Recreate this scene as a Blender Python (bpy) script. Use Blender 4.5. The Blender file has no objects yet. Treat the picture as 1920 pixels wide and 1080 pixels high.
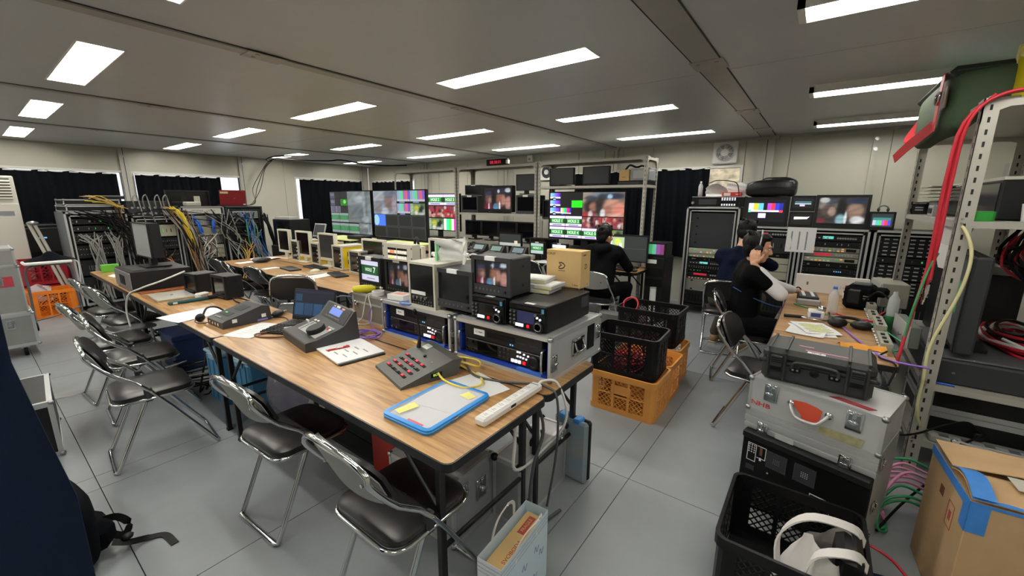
import bpy, bmesh, math, random
from mathutils import Vector, Matrix, Euler

# ---------------------------------------------------------------- camera, sky, exposure
SC = bpy.context.scene
COL = SC.collection
R = math.radians
PI = math.pi
rnd = random.Random(7)
CAM_Z = 1.56
YAW, PITCH, ROLL, FPX = 0.64121, 0.20848, 0.00465, 766.65
_f = Vector((math.cos(YAW)*math.cos(PITCH), math.sin(YAW)*math.cos(PITCH), -math.sin(PITCH)))
_r = Vector((math.sin(YAW), -math.cos(YAW), 0)); _u = _r.cross(_f)
_r2 = _r*math.cos(ROLL)+_u*math.sin(ROLL); _u2 = -_r*math.sin(ROLL)+_u*math.cos(ROLL)
cam = bpy.data.cameras.new('camera'); cam.sensor_width = 36; cam.lens = FPX/1920*36
cam.clip_start = .02
co = bpy.data.objects.new('camera', cam); COL.objects.link(co)
mw = Matrix.Identity(4)
for i in range(3):
    mw[i][0] = _r2[i]; mw[i][1] = _u2[i]; mw[i][2] = -_f[i]
mw[2][3] = CAM_Z
co.matrix_world = mw
SC.camera = co
W = bpy.data.worlds.new('sky'); SC.world = W; W.use_nodes = True
W.node_tree.nodes['Background'].inputs[0].default_value = (.92, .96, 1, 1)
W.node_tree.nodes['Background'].inputs[1].default_value = 1.6
SC.view_settings.view_transform = 'Standard'; SC.view_settings.look = 'None'
SC.view_settings.gamma = 1; SC.view_settings.use_curve_mapping = False
SC.view_settings.exposure = 0.0
SC.cycles.use_denoising = True
SC.cycles.max_bounces = 7; SC.cycles.diffuse_bounces = 4; SC.cycles.glossy_bounces = 4
SC.cycles.transmission_bounces = 6; SC.cycles.transparent_max_bounces = 8
SC.cycles.sample_clamp_indirect = 6
SC.cycles.caustics_reflective = False; SC.cycles.caustics_refractive = False
LAMP = 60.0

# ---------------------------------------------------------------- helpers
def lin(h):
    if isinstance(h, str):
        c = [int(h[i:i+2], 16)/255 for i in (0, 2, 4)]
    else:
        c = h
    return tuple((x/12.92 if x <= .04045 else ((x+.055)/1.055)**2.4) for x in c)
MC = {}
def mat(name, col='808080', rough=.5, metal=0., emit=None, es=1., noise=0., nscale=8., bump=0., bscale=60., trans=0., alpha=1., coat=0., ior=1.45, stretch=None, spec=None):
    if name in MC: return MC[name]
    m = bpy.data.materials.new(name); m.use_nodes = True
    nt = m.node_tree; b = nt.nodes['Principled BSDF']
    c = lin(col)
    b.inputs['Base Color'].default_value = (*c, 1)
    b.inputs['Roughness'].default_value = rough; b.inputs['Metallic'].default_value = metal
    b.inputs['IOR'].default_value = ior
    if spec is not None: b.inputs['Specular IOR Level'].default_value = spec
    if coat: b.inputs['Coat Weight'].default_value = coat; b.inputs['Coat Roughness'].default_value = .1
    if trans: b.inputs['Transmission Weight'].default_value = trans
    if alpha < 1: b.inputs['Alpha'].default_value = alpha
    if emit:
        b.inputs['Emission Color'].default_value = (*lin(emit), 1); b.inputs['Emission Strength'].default_value = es
    if noise or bump:
        tc = nt.nodes.new('ShaderNodeTexCoord'); src = tc.outputs['Object']
        if stretch:
            mp = nt.nodes.new('ShaderNodeMapping'); mp.inputs['Scale'].default_value = stretch
            nt.links.new(src, mp.inputs[0]); src = mp.outputs[0]
    if noise:
        n = nt.nodes.new('ShaderNodeTexNoise'); n.inputs['Scale'].default_value = nscale; n.inputs['Detail'].default_value = 5
        nt.links.new(src, n.inputs['Vector'])
        rp = nt.nodes.new('ShaderNodeValToRGB')
        rp.color_ramp.elements[0].position = .3; rp.color_ramp.elements[1].position = .7
        rp.color_ramp.elements[0].color = (*[x*(1-noise) for x in c], 1)
        rp.color_ramp.elements[1].color = (*[min(1, x*(1+noise)) for x in c], 1)
        nt.links.new(n.outputs['Fac'], rp.inputs[0]); nt.links.new(rp.outputs[0], b.inputs['Base Color'])
    if bump:
        n2 = nt.nodes.new('ShaderNodeTexNoise'); n2.inputs['Scale'].default_value = bscale
        nt.links.new(src, n2.inputs['Vector'])
        bp = nt.nodes.new('ShaderNodeBump'); bp.inputs['Strength'].default_value = bump; bp.inputs['Distance'].default_value = .01
        nt.links.new(n2.outputs['Fac'], bp.inputs['Height']); nt.links.new(bp.outputs[0], b.inputs['Normal'])
    MC[name] = m
    return m

class MB:
    """collects shapes; build() links them as one mesh object"""
    def __init__(s, m=None):
        s.v = []; s.f = []; s.fm = []; s.ms = []; s.T = None; s.k = 0
        if m: s.use(m)
    def use(s, m):
        if m not in s.ms: s.ms.append(m)
        s.k = s.ms.index(m); return s
    def add(s, vs, fs):
        o = len(s.v)
        if s.T is not None: vs = [s.T @ Vector(p) for p in vs]
        s.v.extend([tuple(p) for p in vs]); s.f.extend([tuple(i+o for i in f) for f in fs]); s.fm.extend([s.k]*len(fs))
        return s
    def box(s, x0, y0, z0, x1, y1, z1, b=0):
        if x0 > x1: x0, x1 = x1, x0
        if y0 > y1: y0, y1 = y1, y0
        if z0 > z1: z0, z1 = z1, z0
        if not b:
            return s.add([(x0,y0,z0),(x1,y0,z0),(x1,y1,z0),(x0,y1,z0),(x0,y0,z1),(x1,y0,z1),(x1,y1,z1),(x0,y1,z1)],
                  [(0,3,2,1),(4,5,6,7),(0,1,5,4),(1,2,6,5),(2,3,7,6),(3,0,4,7)])
        b = min(b, (x1-x0)*.49, (y1-y0)*.49, (z1-z0)*.49)
        vs = []; idx = {}
        for ix, X in enumerate((x0, x1)):
            for iy, Y in enumerate((y0, y1)):
                for iz, Z in enumerate((z0, z1)):
                    sx, sy, sz = (1-2*ix)*b, (1-2*iy)*b, (1-2*iz)*b
                    for a, d in enumerate(((0, sy, sz), (sx, 0, sz), (sx, sy, 0))):
                        idx[ix, iy, iz, a] = len(vs); vs.append((X+d[0], Y+d[1], Z+d[2]))
        fs = []
        for i in (0, 1):
            for a in range(3):
                q = []
                for (p, r_) in ((0,0),(1,0),(1,1),(0,1)):
                    k = [p, r_]; k.insert(a, i); q.append(idx[k[0], k[1], k[2], a])
                fs.append(q if (i == 1) == (a != 1) else q[::-1])
        for a in range(3):           # edge chamfers along axis a
            o = [t for t in range(3) if t != a]
            for p in (0, 1):
                for q_ in (0, 1):
                    q = []
                    for e in (0, 1):
                        k = [0, 0, 0]; k[o[0]] = p; k[o[1]] = q_; k[a] = e
                        q.append((idx[k[0],k[1],k[2],o[0]], idx[k[0],k[1],k[2],o[1]]))
                    fs.append((q[0][0], q[0][1], q[1][1], q[1][0]))
        for ix in (0, 1):
            for iy in (0, 1):
                for iz in (0, 1):
                    fs.append([idx[ix,iy,iz,a] for a in range(3)])
        # orient outward
        c = Vector(((x0+x1)/2, (y0+y1)/2, (z0+z1)/2)); out = []
        for f in fs:
            p = [Vector(vs[i]) for i in f]; n = (p[1]-p[0]).cross(p[2]-p[0]); m_ = sum(p, Vector())/len(p)
            out.append(tuple(f) if n.dot(m_-c) >= 0 else tuple(f[::-1]))
        return s.add(vs, out)
    def cbox(s, c, d, b=0):
        return s.box(c[0]-d[0]/2, c[1]-d[1]/2, c[2]-d[2]/2, c[0]+d[0]/2, c[1]+d[1]/2, c[2]+d[2]/2, b)
    def cyl(s, p0, p1, r, n=12, r2=None, cap=True):
        p0 = Vector(p0); p1 = Vector(p1); d = (p1-p0).normalized()
        a = d.orthogonal().normalized(); b = d.cross(a); r2 = r if r2 is None else r2
        vs = []
        for P, rr in ((p0, r), (p1, r2)):
            for i in range(n):
                t = 2*PI*i/n; vs.append(P+a*rr*math.cos(t)+b*rr*math.sin(t))
        fs = [(i, (i+1) % n, n+(i+1) % n, n+i) for i in range(n)]
        if cap: fs += [tuple(range(n))[::-1], tuple(range(n, 2*n))]
        return s.add(vs, fs)
    def tube(s, pts, r, n=6, closed=False, cap=True):
        P = [Vector(p) for p in pts]; N = len(P); vs = []; fs = []
        up = None
        for i in range(N):
            if closed: t = (P[(i+1) % N]-P[i-1])
            else: t = P[min(i+1, N-1)]-P[max(i-1, 0)]
            t = t.normalized() if t.length > 1e-9 else Vector((0, 0, 1))
            up = t.orthogonal().normalized() if up is None else (up-t*up.dot(t))
            up = up.normalized() if up.length > 1e-6 else t.orthogonal().normalized()
            b = t.cross(up); rr = r[i] if isinstance(r, (list, tuple)) else r
            for k in range(n):
                a = 2*PI*k/n; vs.append(P[i]+up*rr*math.cos(a)+b*rr*math.sin(a))
        for i in range(N if closed else N-1):
            j = (i+1) % N
            for k in range(n): fs.append((i*n+k, i*n+(k+1) % n, j*n+(k+1) % n, j*n+k))
        if cap and not closed: fs += [tuple(range(n))[::-1], tuple(range((N-1)*n, N*n))]
        return s.add(vs, fs)
    def ribbon(s, pts, w, t, side):
        """flat strap along pts, width w along vector side, thickness t"""
        P = [Vector(p) for p in pts]; N = len(P); vs = []; fs = []
        for i in range(N):
            d = (P[min(i+1, N-1)]-P[max(i-1, 0)]).normalized()
            sd = Vector(side[i] if isinstance(side, list) else side); sd = (sd-d*sd.dot(d)).normalized(); n_ = d.cross(sd)
            for a, b in ((-1, -1), (1, -1), (1, 1), (-1, 1)): vs.append(P[i]+sd*a*w/2+n_*b*t/2)
        for i in range(N-1):
            for k in range(4): fs.append((i*4+k, i*4+(k+1) % 4, i*4+4+(k+1) % 4, i*4+4+k))
        fs += [(3, 2, 1, 0), (N*4-4, N*4-3, N*4-2, N*4-1)]
        return s.add(vs, fs)
    def prism(s, poly, a0, a1, axis='z'):
        """polygon extruded from a0 to a1; poly coords are (x,y) for z, (y,z) for x, (x,z) for y"""
        def mk(p, h): return {'z': (p[0], p[1], h), 'x': (h, p[0], p[1]), 'y': (p[0], h, p[1])}[axis]
        n = len(poly); ar = sum(poly[i][0]*poly[(i+1) % n][1]-poly[(i+1) % n][0]*poly[i][1] for i in range(n))
        if (ar < 0) != (axis == 'y'): poly = poly[::-1]
        if a0 > a1: a0, a1 = a1, a0
        vs = [mk(p, a0) for p in poly]+[mk(p, a1) for p in poly]
        return s.add(vs, [tuple(range(n))[::-1], tuple(range(n, 2*n))]+[(i, (i+1) % n, n+(i+1) % n, n+i) for i in range(n)])
    def lathe(s, prof, c=(0, 0, 0), n=16, axis='z'):
        vs = []; m_ = len(prof)
        for r_, h in prof:
            for i in range(n):
                t = 2*PI*i/n; x, y = r_*math.cos(t), r_*math.sin(t)
                p = {'z': (x, y, h), 'y': (x, -h, y), 'x': (h, x, y)}[axis]
                vs.append((p[0]+c[0], p[1]+c[1], p[2]+c[2]))
        fs = []
        for j in range(m_-1):
            for i in range(n): fs.append((j*n+i, j*n+(i+1) % n, (j+1)*n+(i+1) % n, (j+1)*n+i))
        fs += [tuple(range(n))[::-1], tuple(range((m_-1)*n, m_*n))]
        return s.add(vs, fs)
    def ell(s, c, r, nu=14, nv=9):
        vs = [(c[0], c[1], c[2]-r[2])]
        for j in range(1, nv):
            p = -PI/2+PI*j/nv
            for i in range(nu):
                t = 2*PI*i/nu; vs.append((c[0]+r[0]*math.cos(p)*math.cos(t), c[1]+r[1]*math.cos(p)*math.sin(t), c[2]+r[2]*math.sin(p)))
        vs.append((c[0], c[1], c[2]+r[2])); L = len(vs)-1; fs = []
        for i in range(nu):
            fs.append((0, 1+(i+1) % nu, 1+i)); fs.append((L, L-nu+i, L-nu+(i+1) % nu))
        for j in range(nv-2):
            for i in range(nu):
                a = 1+j*nu+i; b = 1+j*nu+(i+1) % nu; fs.append((a, b, b+nu, a+nu))
        return s.add(vs, fs)
    def grid(s, fn, nu, nv, th=0., two=False):
        """surface fn(u,v) u,v in 0..1"""
        P = [[Vector(fn(i/nu, j/nv)) for i in range(nu+1)] for j in range(nv+1)]
        vs = [p for row in P for p in row]; fs = []; w = nu+1
        for j in range(nv):
            for i in range(nu): fs.append((j*w+i, j*w+i+1, (j+1)*w+i+1, (j+1)*w+i))
        if th:
            n0 = len(vs); nrm = []
            for j in range(nv+1):
                for i in range(nu+1):
                    a = P[j][min(i+1, nu)]-P[j][max(i-1, 0)]; b = P[min(j+1, nv)][i]-P[max(j-1, 0)][i]
                    n_ = a.cross(b); nrm.append(n_.normalized() if n_.length > 1e-9 else Vector((0, 0, 1)))
            vs = vs+[vs[k]-nrm[k]*th for k in range(n0)]
            fs += [tuple(n0+i for i in f[::-1]) for f in fs]
            bd = [i for i in range(nu+1)]+[j*w+nu for j in range(1, nv+1)]+[nv*w+i for i in range(nu-1, -1, -1)]+[j*w for j in range(nv-1, 0, -1)]
            for k in range(len(bd)):
                a, b = bd[k], bd[(k+1) % len(bd)]; fs.append((b, a, n0+a, n0+b))
        return s.add(vs, fs)
    def mesh(s, name, smooth=None):
        me = bpy.data.meshes.new(name); me.from_pydata(s.v, [], s.f)
        for m in s.ms: me.materials.append(m)
        me.polygons.foreach_set('material_index', s.fm)
        if smooth:
            me.shade_smooth(); me.set_sharp_from_angle(angle=R(smooth))
        me.update(); return me
    def build(s, name, parent=None, smooth=None, loc=None, rot=None):
        return link(name, s.mesh(name, smooth), parent, loc, rot)

def link(name, data, parent=None, loc=None, rot=None):
    o = bpy.data.objects.new(name, data); COL.objects.link(o)
    if parent: o.parent = parent
    if loc: o.location = loc
    if rot is not None: o.rotation_euler = (0, 0, rot) if isinstance(rot, (int, float)) else rot
    return o
def tag(o, label=None, cat=None, group=None, kind=None):
    if label: o['label'] = label
    if cat: o['category'] = cat
    if group: o['group'] = group
    if kind: o['kind'] = kind
    return o
def thing(name, label, cat, loc=(0, 0, 0), rz=0, group=None):
    o = bpy.data.objects.new(name, None); COL.objects.link(o); o.empty_display_size = .05
    o.location = loc; o.rotation_euler = (0, 0, rz) if isinstance(rz, (int, float)) else rz
    return tag(o, label, cat, group)
def dup(root, loc, rz=None, label=None, scale=None):
    r = root.copy(); COL.objects.link(r); r.location = loc
    if rz is not None: r.rotation_euler = (0, 0, rz) if isinstance(rz, (int, float)) else rz
    if label: r['label'] = label
    if scale: r.scale = scale
    for ch in list(root.children):
        c = ch.copy(); COL.objects.link(c); c.parent = r
        for g in ch.children:
            d = g.copy(); COL.objects.link(d); d.parent = c
    return r
def struct(name, mb, parent=None, smooth=None):
    o = mb.build(name, parent, smooth)
    if not parent: o['kind'] = 'structure'
    return o
def spline(pts, n=6):
    """Catmull-Rom through pts"""
    P = [Vector(p) for p in pts]; P = [P[0]*2-P[1]]+P+[P[-1]*2-P[-2]]; out = []
    for i in range(1, len(P)-2):
        a, b, c, d = P[i-1:i+3]
        for k in range(n):
            t = k/n
            out.append(.5*((2*b)+(c-a)*t+(2*a-5*b+4*c-d)*t*t+(3*b-a-3*c+d)*t**3))
    out.append(P[-2]); return out
def text(s, size, parent, loc, rot, m, name='lettering', ax='CENTER', ex=.0004, sx=1.):
    cu = bpy.data.curves.new(name, 'FONT'); cu.body = s; cu.size = size; cu.align_x = ax; cu.align_y = 'CENTER'; cu.extrude = ex
    cu.resolution_u = 2
    t = bpy.data.objects.new(name, cu); me = bpy.data.meshes.new_from_object(t)
    bpy.data.objects.remove(t); bpy.data.curves.remove(cu)
    me.materials.clear(); me.materials.append(m)
    if sx != 1:
        for v in me.vertices: v.co.x *= sx
    o = link(name, me, parent, loc, rot); return o
UP = (R(90), 0, 0)          # text upright, read from -Y
FX = -PI/2                  # thing whose front (-Y locally) looks towards -X
FYN = 0.                    # front looks towards -Y
FYP = PI                    # front looks towards +Y
def rrect(w, h, r, n=4, cx=0, cy=0):
    p = []
    for qx, qy, a0 in ((1, 1, 0), (-1, 1, 90), (-1, -1, 180), (1, -1, 270)):
        for k in range(n+1):
            a = R(a0+90*k/n); p.append((cx+qx*(w/2-r)+r*math.cos(a), cy+qy*(h/2-r)+r*math.sin(a)))
    return p

# ---------------------------------------------------------------- materials
BLK = mat('black plastic', '131416', .45, spec=.35, bump=.05, bscale=300)
BLK2 = mat('deep black', '08090a', .5, spec=.25)
BLKG = mat('black gloss', '101114', .15)
DGR = mat('dark grey plastic', '313337', .5, spec=.35, bump=.04, bscale=300)
MGR = mat('mid grey plastic', '5b5e62', .5)
LGR = mat('light grey plastic', 'a5a7a6', .5)
BEI = mat('beige plastic', 'c2bfb2', .5)
WHT = mat('white plastic', 'e6e6e4', .4)
PAP = mat('white paper', 'e9e9ea', .8)
CHR = mat('chrome', 'd6d8da', .09, 1)
STL = mat('brushed steel', 'a9abad', .32, 1)
ALU = mat('aluminium edge', 'c6c8c9', .3, .45)
VIN = mat('black vinyl', '1d1c1d', .33, bump=.05, bscale=500)
BSTL = mat('black painted steel', '17181a', .35)
YEL = mat('yellow', 'e3c81e', .5)
RED = mat('red', 'b01c24', .5)
BLU = mat('blue', '1d4fb8', .5)
CBLU = mat('case blue', '17399c', .6)
GRN = mat('green', '3a8f3c', .5)
SCR = mat('dark screen', '0b0c10', .12, coat=.3)
SCRG = mat('matt grey screen', '2d3034', .3)
LEDG = mat('green led', '50c868', .5, emit='40c860', es=.5)
LEDR = mat('red led', 'd02028', .5, emit='d82028', es=.7)
LEDA = mat('amber led', 'e8b070', .5, emit='e8a860', es=.5)
LEDW = mat('lit white button', 'f4f6ff', .5, emit='eef2ff', es=.75)
LEDB = mat('blue led', '6ab0f0', .5, emit='6ab0f0', es=.8)
DISP = mat('teal display', '6fd6c8', .3, emit='6fd6c8', es=.6)
# ---------------------------------------------------------------- setting
ZC = 2.445; XB = 6.8; YL = 9.92; YR = -1.62; XF = -2.3
FLOORM = mat('grey painted floor', '8e9397', .42, noise=.07, nscale=3.5, bump=.03, bscale=25)
CEILM = mat('ceiling steel', 'c6c9cc', .38, .1, noise=.03, nscale=2)
BEAMM = mat('beam steel', 'aaa8a4', .38, .2, noise=.05, nscale=5)
WALLM = mat('wall panel', 'bab8ab', .36, noise=.035, nscale=2.2)
COLM = mat('wall column', 'b3b2a8', .4)
DARK = mat('dark joint strip', '3a3a38', .8)  # plain dark colour of the strips along beam and column joints
fl = MB(mat('subfloor', '4a4d50', .9)).box(XF, YR, -.06, XB, YL, -.014)
floor = struct('floor', fl)
xs = [XF, .23, 2.07, 3.9, 5.73, XB]
ys = [YR, -.2, .70, .86, 1.93, 3.0, 3.16, 4.23, 5.30, 5.8, 7.6, 8.7, YL]
for i in range(len(xs)-1):
    for j in range(len(ys)-1):
        MB(FLOORM).box(xs[i]+.002, ys[j]+.002, -.014, xs[i+1]-.002, ys[j+1]-.002, 0).build('floor_panel', floor)
# ceiling: steel sheets with openings for the recessed lights
ceil = struct('ceiling', MB(CEILM).box(XF, YR, 2.6, XB, YL, 2.66))
bays = [(YR, .64), (.80, 2.87), (2.97, 5.2), (5.3, 7.57), (7.67, YL)]
lx = [(-1.24, -1.04), (.57, .77), (2.355, 2.555), (4.11, 4.31), (5.8, 6.0)]
ly = [(-1.04, .205), (1.235, 2.485), (3.52, 4.79), (5.86, 7.08), (8.18, 9.43)]
def holed(xr, yr, holes):
    X = sorted({xr[0], xr[1]} | {a for h in holes for a in h[0]}); Y = sorted({yr[0], yr[1]} | {a for h in holes for a in h[1]})
    return [(X[i], X[i+1], Y[j], Y[j+1]) for i in range(len(X)-1) for j in range(len(Y)-1)
            if not any(h[0][0]-1e-6 <= X[i] and X[i+1] <= h[0][1]+1e-6 and h[1][0]-1e-6 <= Y[j] and Y[j+1] <= h[1][1]+1e-6 for h in holes)]
for k, (y0, y1) in enumerate(bays):
    cuts = [XF]+[3.3]+[XB]
    for q in range(2):
        x0, x1 = cuts[q], cuts[q+1]
        m = MB(CEILM)
        hs = [(a, ly[k]) for a in lx if a[0] > x0 and a[1] < x1] if k else []
        for c in holed((x0+.003, x1-.003), (y0, y1), hs): m.box(c[0], c[2], ZC, c[1], c[3], ZC+.02)
        m.build('ceiling_panel', ceil)
def joint(n, y, w, z):
    m = MB(BEAMM).box(XF, y-w/2, z, XB, y+w/2, z+.06)
    m.use(DARK)
    for s in (-1, 1): m.box(XF, y+s*w/2, ZC-.004, XB, y+s*(w/2+.008), ZC+.02)
    o = struct('trim_%d' % n, m)
    for x in (1.2, 3.0, 4.75, 6.0):
        MB(BEAMM).box(x, y-w/2-.02, z-.004, x+.22, y+w/2+.02, z).build('joint_plate', o)
    for x in (1.26, 3.06, 4.81):
        b = MB(STL)
        for s in (-1, 1): b.cyl((x, y+s*w*.35, z-.008), (x, y+s*w*.35, z), .012, 8)
        b.build('bolt', o, 40)
joint(1, .72, .16, ZC-.004); joint(2, 2.92, .09, ZC-.012); joint(3, 5.25, .08, ZC-.012); joint(4, 7.62, .08, ZC-.012)

# ceiling lights
TUBE = mat('light tube', 'ffffff', .5, emit='fffbf0', es=LAMP)
REFL = mat('light reflector', 'efeee8', .35)
def ceiling_light(x0, x1, y0, y1, surface, label):
    t = thing('ceiling_light', label, 'light', ((x0+x1)/2, (y0+y1)/2, ZC), 0, 'ceiling lights')
    hw, hl = (x1-x0)/2, (y1-y0)/2
    m = MB(REFL)
    if surface:
        m.box(-.1, -hl, -.012, .1, hl, 0)
        for s in (-1, 1): m.box(s*.1, -hl, -.055, s*.092, hl, -.012); m.box(-.1, s*hl, -.055, .1, s*(hl-.03), -.012)
        m.build('housing', t)
        MB(TUBE).tube([(0, -hl+.04, -.034), (0, hl-.04, -.034)], .018, 10).build('tube', t, 50)
    else:
        # sloped reflector trough above the ceiling line
        d = .05
        for s in (-1, 1):
            m.add([(s*hw, -hl, 0), (s*hw, hl, 0), (s*.035, hl-.02, d), (s*.035, -hl+.02, d)], [(0, 1, 2, 3) if s > 0 else (3, 2, 1, 0)])
            m.add([(-hw, s*hl, 0), (hw, s*hl, 0), (.035, s*(hl-.02), d), (-.035, s*(hl-.02), d)], [(0, 1, 2, 3) if s < 0 else (3, 2, 1, 0)])
        m.box(-.036, -hl+.02, d, .036, hl-.02, d+.03)
        for s in (-1, 1):
            m.box(s*hw, -hl-.008, -.005, s*(hw+.008), hl+.008, 0); m.box(-hw, s*hl, -.005, hw, s*(hl+.008), 0)
        m.build('reflector', t)
        b = MB(TUBE); n = 8
        pr = [(.036*math.cos(PI*k/n), d-.042*math.sin(PI*k/n)) for k in range(n+1)]
        b.prism(pr, -hl+.03, hl-.03, 'y'); b.build('tube', t, 50)
    return t
rown = ['row nearest the right wall', 'first row left of the wide beam', 'second row left of the wide beam', 'third row left of the wide beam', 'row nearest the left wall']
posn = ['behind the camera', 'nearest the camera', 'second from the camera', 'third from the camera', 'closest to the fan wall']
for j in range(5):
    for i in range(5):
        ceiling_light(*lx[i], *ly[j], j == 0, ('surface mounted tube light, ' if j == 0 else 'recessed trough light, ')+rown[j]+', '+posn[i])

# walls with window openings
def wall(name, axis, at, th, rng, holes, joints):
    """axis 'x': plane x=at, runs in y. holes: (a0,a1,z0,z1)"""
    root = None
    cuts = [rng[0]]+joints+[rng[1]]
    base = MB(mat('wall core', '8d8b82', .8))
    for (a0, a1, z0, z1) in holed((rng[0], rng[1]), (0, 2.6), [((h[0], h[1]), (h[2], h[3])) for h in holes]):
        s = 1 if th > 0 else -1
        if axis == 'x': base.box(at+s*.012, a0, z0, at+th, a1, z1)
        else: base.box(a0, at+s*.012, z0, a1, at+th, z1)
    root = struct(name, base)
    for i in range(len(cuts)-1):
        m = MB(WALLM); c0, c1 = cuts[i]+.004, cuts[i+1]-.004
        hs = []
        for h in holes:
            a, b = max(h[0], c0), min(h[1], c1)
            if b > a: hs.append(((a, b), (h[2], h[3])))
        for (a0, a1, z0, z1) in holed((c0, c1), (0, ZC+.05), hs):
            s = .014 if th > 0 else -.014
            if axis == 'x': m.box(at, a0, z0, at+s, a1, z1)
            else: m.box(a0, at, z0, a1, at+s, z1)
        m.build('wall_panel', root)
    return root
winB = [(1.02, 3.0, .72, 2.05), (8.05, 9.65, .72, 2.05)]
winL = [(.1, 1.83, .9, 2.02), (2.0, 3.68, .9, 2.02), (4.85, 6.5, .9, 2.06)]
wb = wall('wall_back', 'x', XB, .09, (YR, YL), winB, [-.55, -.4, .45, .98, 2.28, 2.78, 3.1, 3.6, 4.4, 5.05, 5.45, 6.3, 7.2, 7.45, 7.8])
wl = wall('wall_left', 'y', YL, .09, (XF, XB), winL, [-.6, 0, 1.9, 3.8, 4.6, 6.6])
wr = wall('wall_right', 'y', YR, -.09, (XF, XB), [], [-.6, 1.2, 3, 4.8])
wf = wall('wall_front', 'x', XF, -.09, (YR, YL), [], [.7, 2.9, 5.2, 7.6])
n = 4
for y, w in ((.72, .18), (2.92, .12), (5.25, .12), (7.62, .12)):
    n += 1
    m = MB(COLM).box(XB-.05, y-w/2, 0, XB-.001, y+w/2, ZC)
    m.use(BEAMM).box(XB-.07, y-w*.7, ZC-.05, XB-.001, y+w*.7, ZC)
    m.use(DARK).box(XB-.052, y-.004, 0, XB-.049, y+.004, ZC)
    struct('trim_%d' % n, m)
for x in (1.9, 3.75, 6.6):
    n += 1
    m = MB(COLM).box(x-.06, YL-.04, 0, x+.06, YL-.001, ZC).use(DARK).box(x-.004, YL-.043, 0, x+.004, YL-.039, ZC)
    m.use(STL).cyl((x+.01, YL-.05, 2.30), (x+.01, YL-.04, 2.30), .02, 10)
    struct('trim_%d' % n, m)
m = MB(COLM).box(XB-.03, -.44, 0, XB-.001, -.38, ZC-.03).use(STL)
for z in (2.2, 2.32): m.cyl((XB-.045, -.41, z), (XB-.03, -.41, z), .022, 10)
struct('trim_%d' % (n+1), m)
m = MB(BEAMM).box(XB-.012, YR, ZC-.03, XB, YL, ZC); struct('trim_%d' % (n+2), m)
m = MB(BEAMM).box(XF, YL-.012, ZC-.02, XB, YL, ZC); struct('trim_%d' % (n+3), m)
# windows
FRM = mat('white window frame', 'd9d8d2', .4)
FROST = mat('frosted pane', 'f3f5f6', .6, trans=1., ior=1.1)
GLASS = mat('clear pane', 'ffffff', .02, trans=1., ior=1.05)
def window(nm, axis, at, a0, a1, z0, z1, glass):
    m = MB(FRM); w = .035
    def bx(p0, p1, q0, q1, d0, d1):
        if axis == 'x': m.box(at+d0, p0, q0, at+d1, p1, q1)
        else: m.box(p0, at+d0, q0, p1, at+d1, q1)
    bx(a0-w, a1+w, z1, z1+w, -.02, .06); bx(a0-w, a1+w, z0-w, z0, -.03, .06)
    for e in (a0-w, a1): bx(e, e+w, z0, z1, -.02, .06)
    bx((a0+a1)/2-.02, (a0+a1)/2+.02, z0, z1, .02, .05)
    o = struct(nm, m)
    for e in (0, 1):
        g = MB(glass); p0 = a0+e*(a1-a0)/2; p1 = p0+(a1-a0)/2
        if axis == 'x': g.box(at+.03, p0, z0, at+.034, p1, z1)
        else: g.box(p0, at+.03, z0, p1, at+.034, z1)
        g.build('pane', o)
k = 1
for h in winB: window('window_%d' % k, 'x', XB, *h, GLASS if k == 1 else FROST); k += 1
for h in winL: window('window_%d' % k, 'y', YL, *h, FROST); k += 1
# dry bank of earth and brush outside the fan-wall window
bank = MB(mat('dry hillside', 'b9a98c', .95, noise=.45, nscale=6, bump=.6, bscale=12))
bank.grid(lambda u, v: (XB+1.5+v*3+.12*math.sin(u*23+v*7), -3+u*8, -.3+v*3.4+.15*math.sin(u*31)*math.cos(v*9)), 40, 14)
struct('hills', bank)
# curtains
CUR = mat('black curtain cloth', '0b0d12', .85, spec=.08, bump=.15, bscale=220)
CURN = mat('navy curtain cloth', '182135', .85, spec=.1, bump=.12, bscale=260)
def curtain(label, axis, at, a0, a1, z0, z1, m_, folds, amp=.03, scal=.012, group=None):
    nu = folds*8
    def fn(u, v):
        ph = u*folds*2*PI
        d = amp*(.55+.45*(1-v))*math.sin(ph+.6*math.sin(u*9+v*2))
        z = z0+(z1-z0)*v+(scal*math.cos(ph*.5)*(v**8))
        a = a0+(a1-a0)*u
        return (at+d, a, z) if axis == 'x' else (a, at+d, z)
    m = MB(m_).grid(fn, nu, 12, .004)
    rail = MB(FRM)
    o = m.build('curtain', None, 60); tag(o, label, 'curtain', group)
    if axis == 'x': rail.box(at-.004, a0, z1-.012, at+.012, a1, z1+.004)
    else: rail.box(a0, at-.004, z1-.012, a1, at+.012, z1+.004)
    rail.build('curtain_rail', o)
    return o
curtain('black curtain on the left wall beside the white air conditioner', 'y', YL-.09, .15, 1.76, .35, 2.0, CUR, 9)
curtain('black curtain behind the dark red laptop', 'y', YL-.09, 2.0, 3.3, .35, 2.0, CUR, 8, .045)
curtain('black curtain in the far corner of the left wall, behind the wall-sized screens', 'y', YL-.09, 4.9, 6.52, .5, 2.05, CUR, 10)
curtain('short black curtain on the fan wall next to the far corner', 'x', XB-.09, 8.1, 9.62, .5, 2.04, CUR, 9)
curtain('long black curtain hanging under and beside the wall fan', 'x', XB-.1, 1.4, 3.6, .72, 2.05, CUR, 13, .04)
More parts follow.
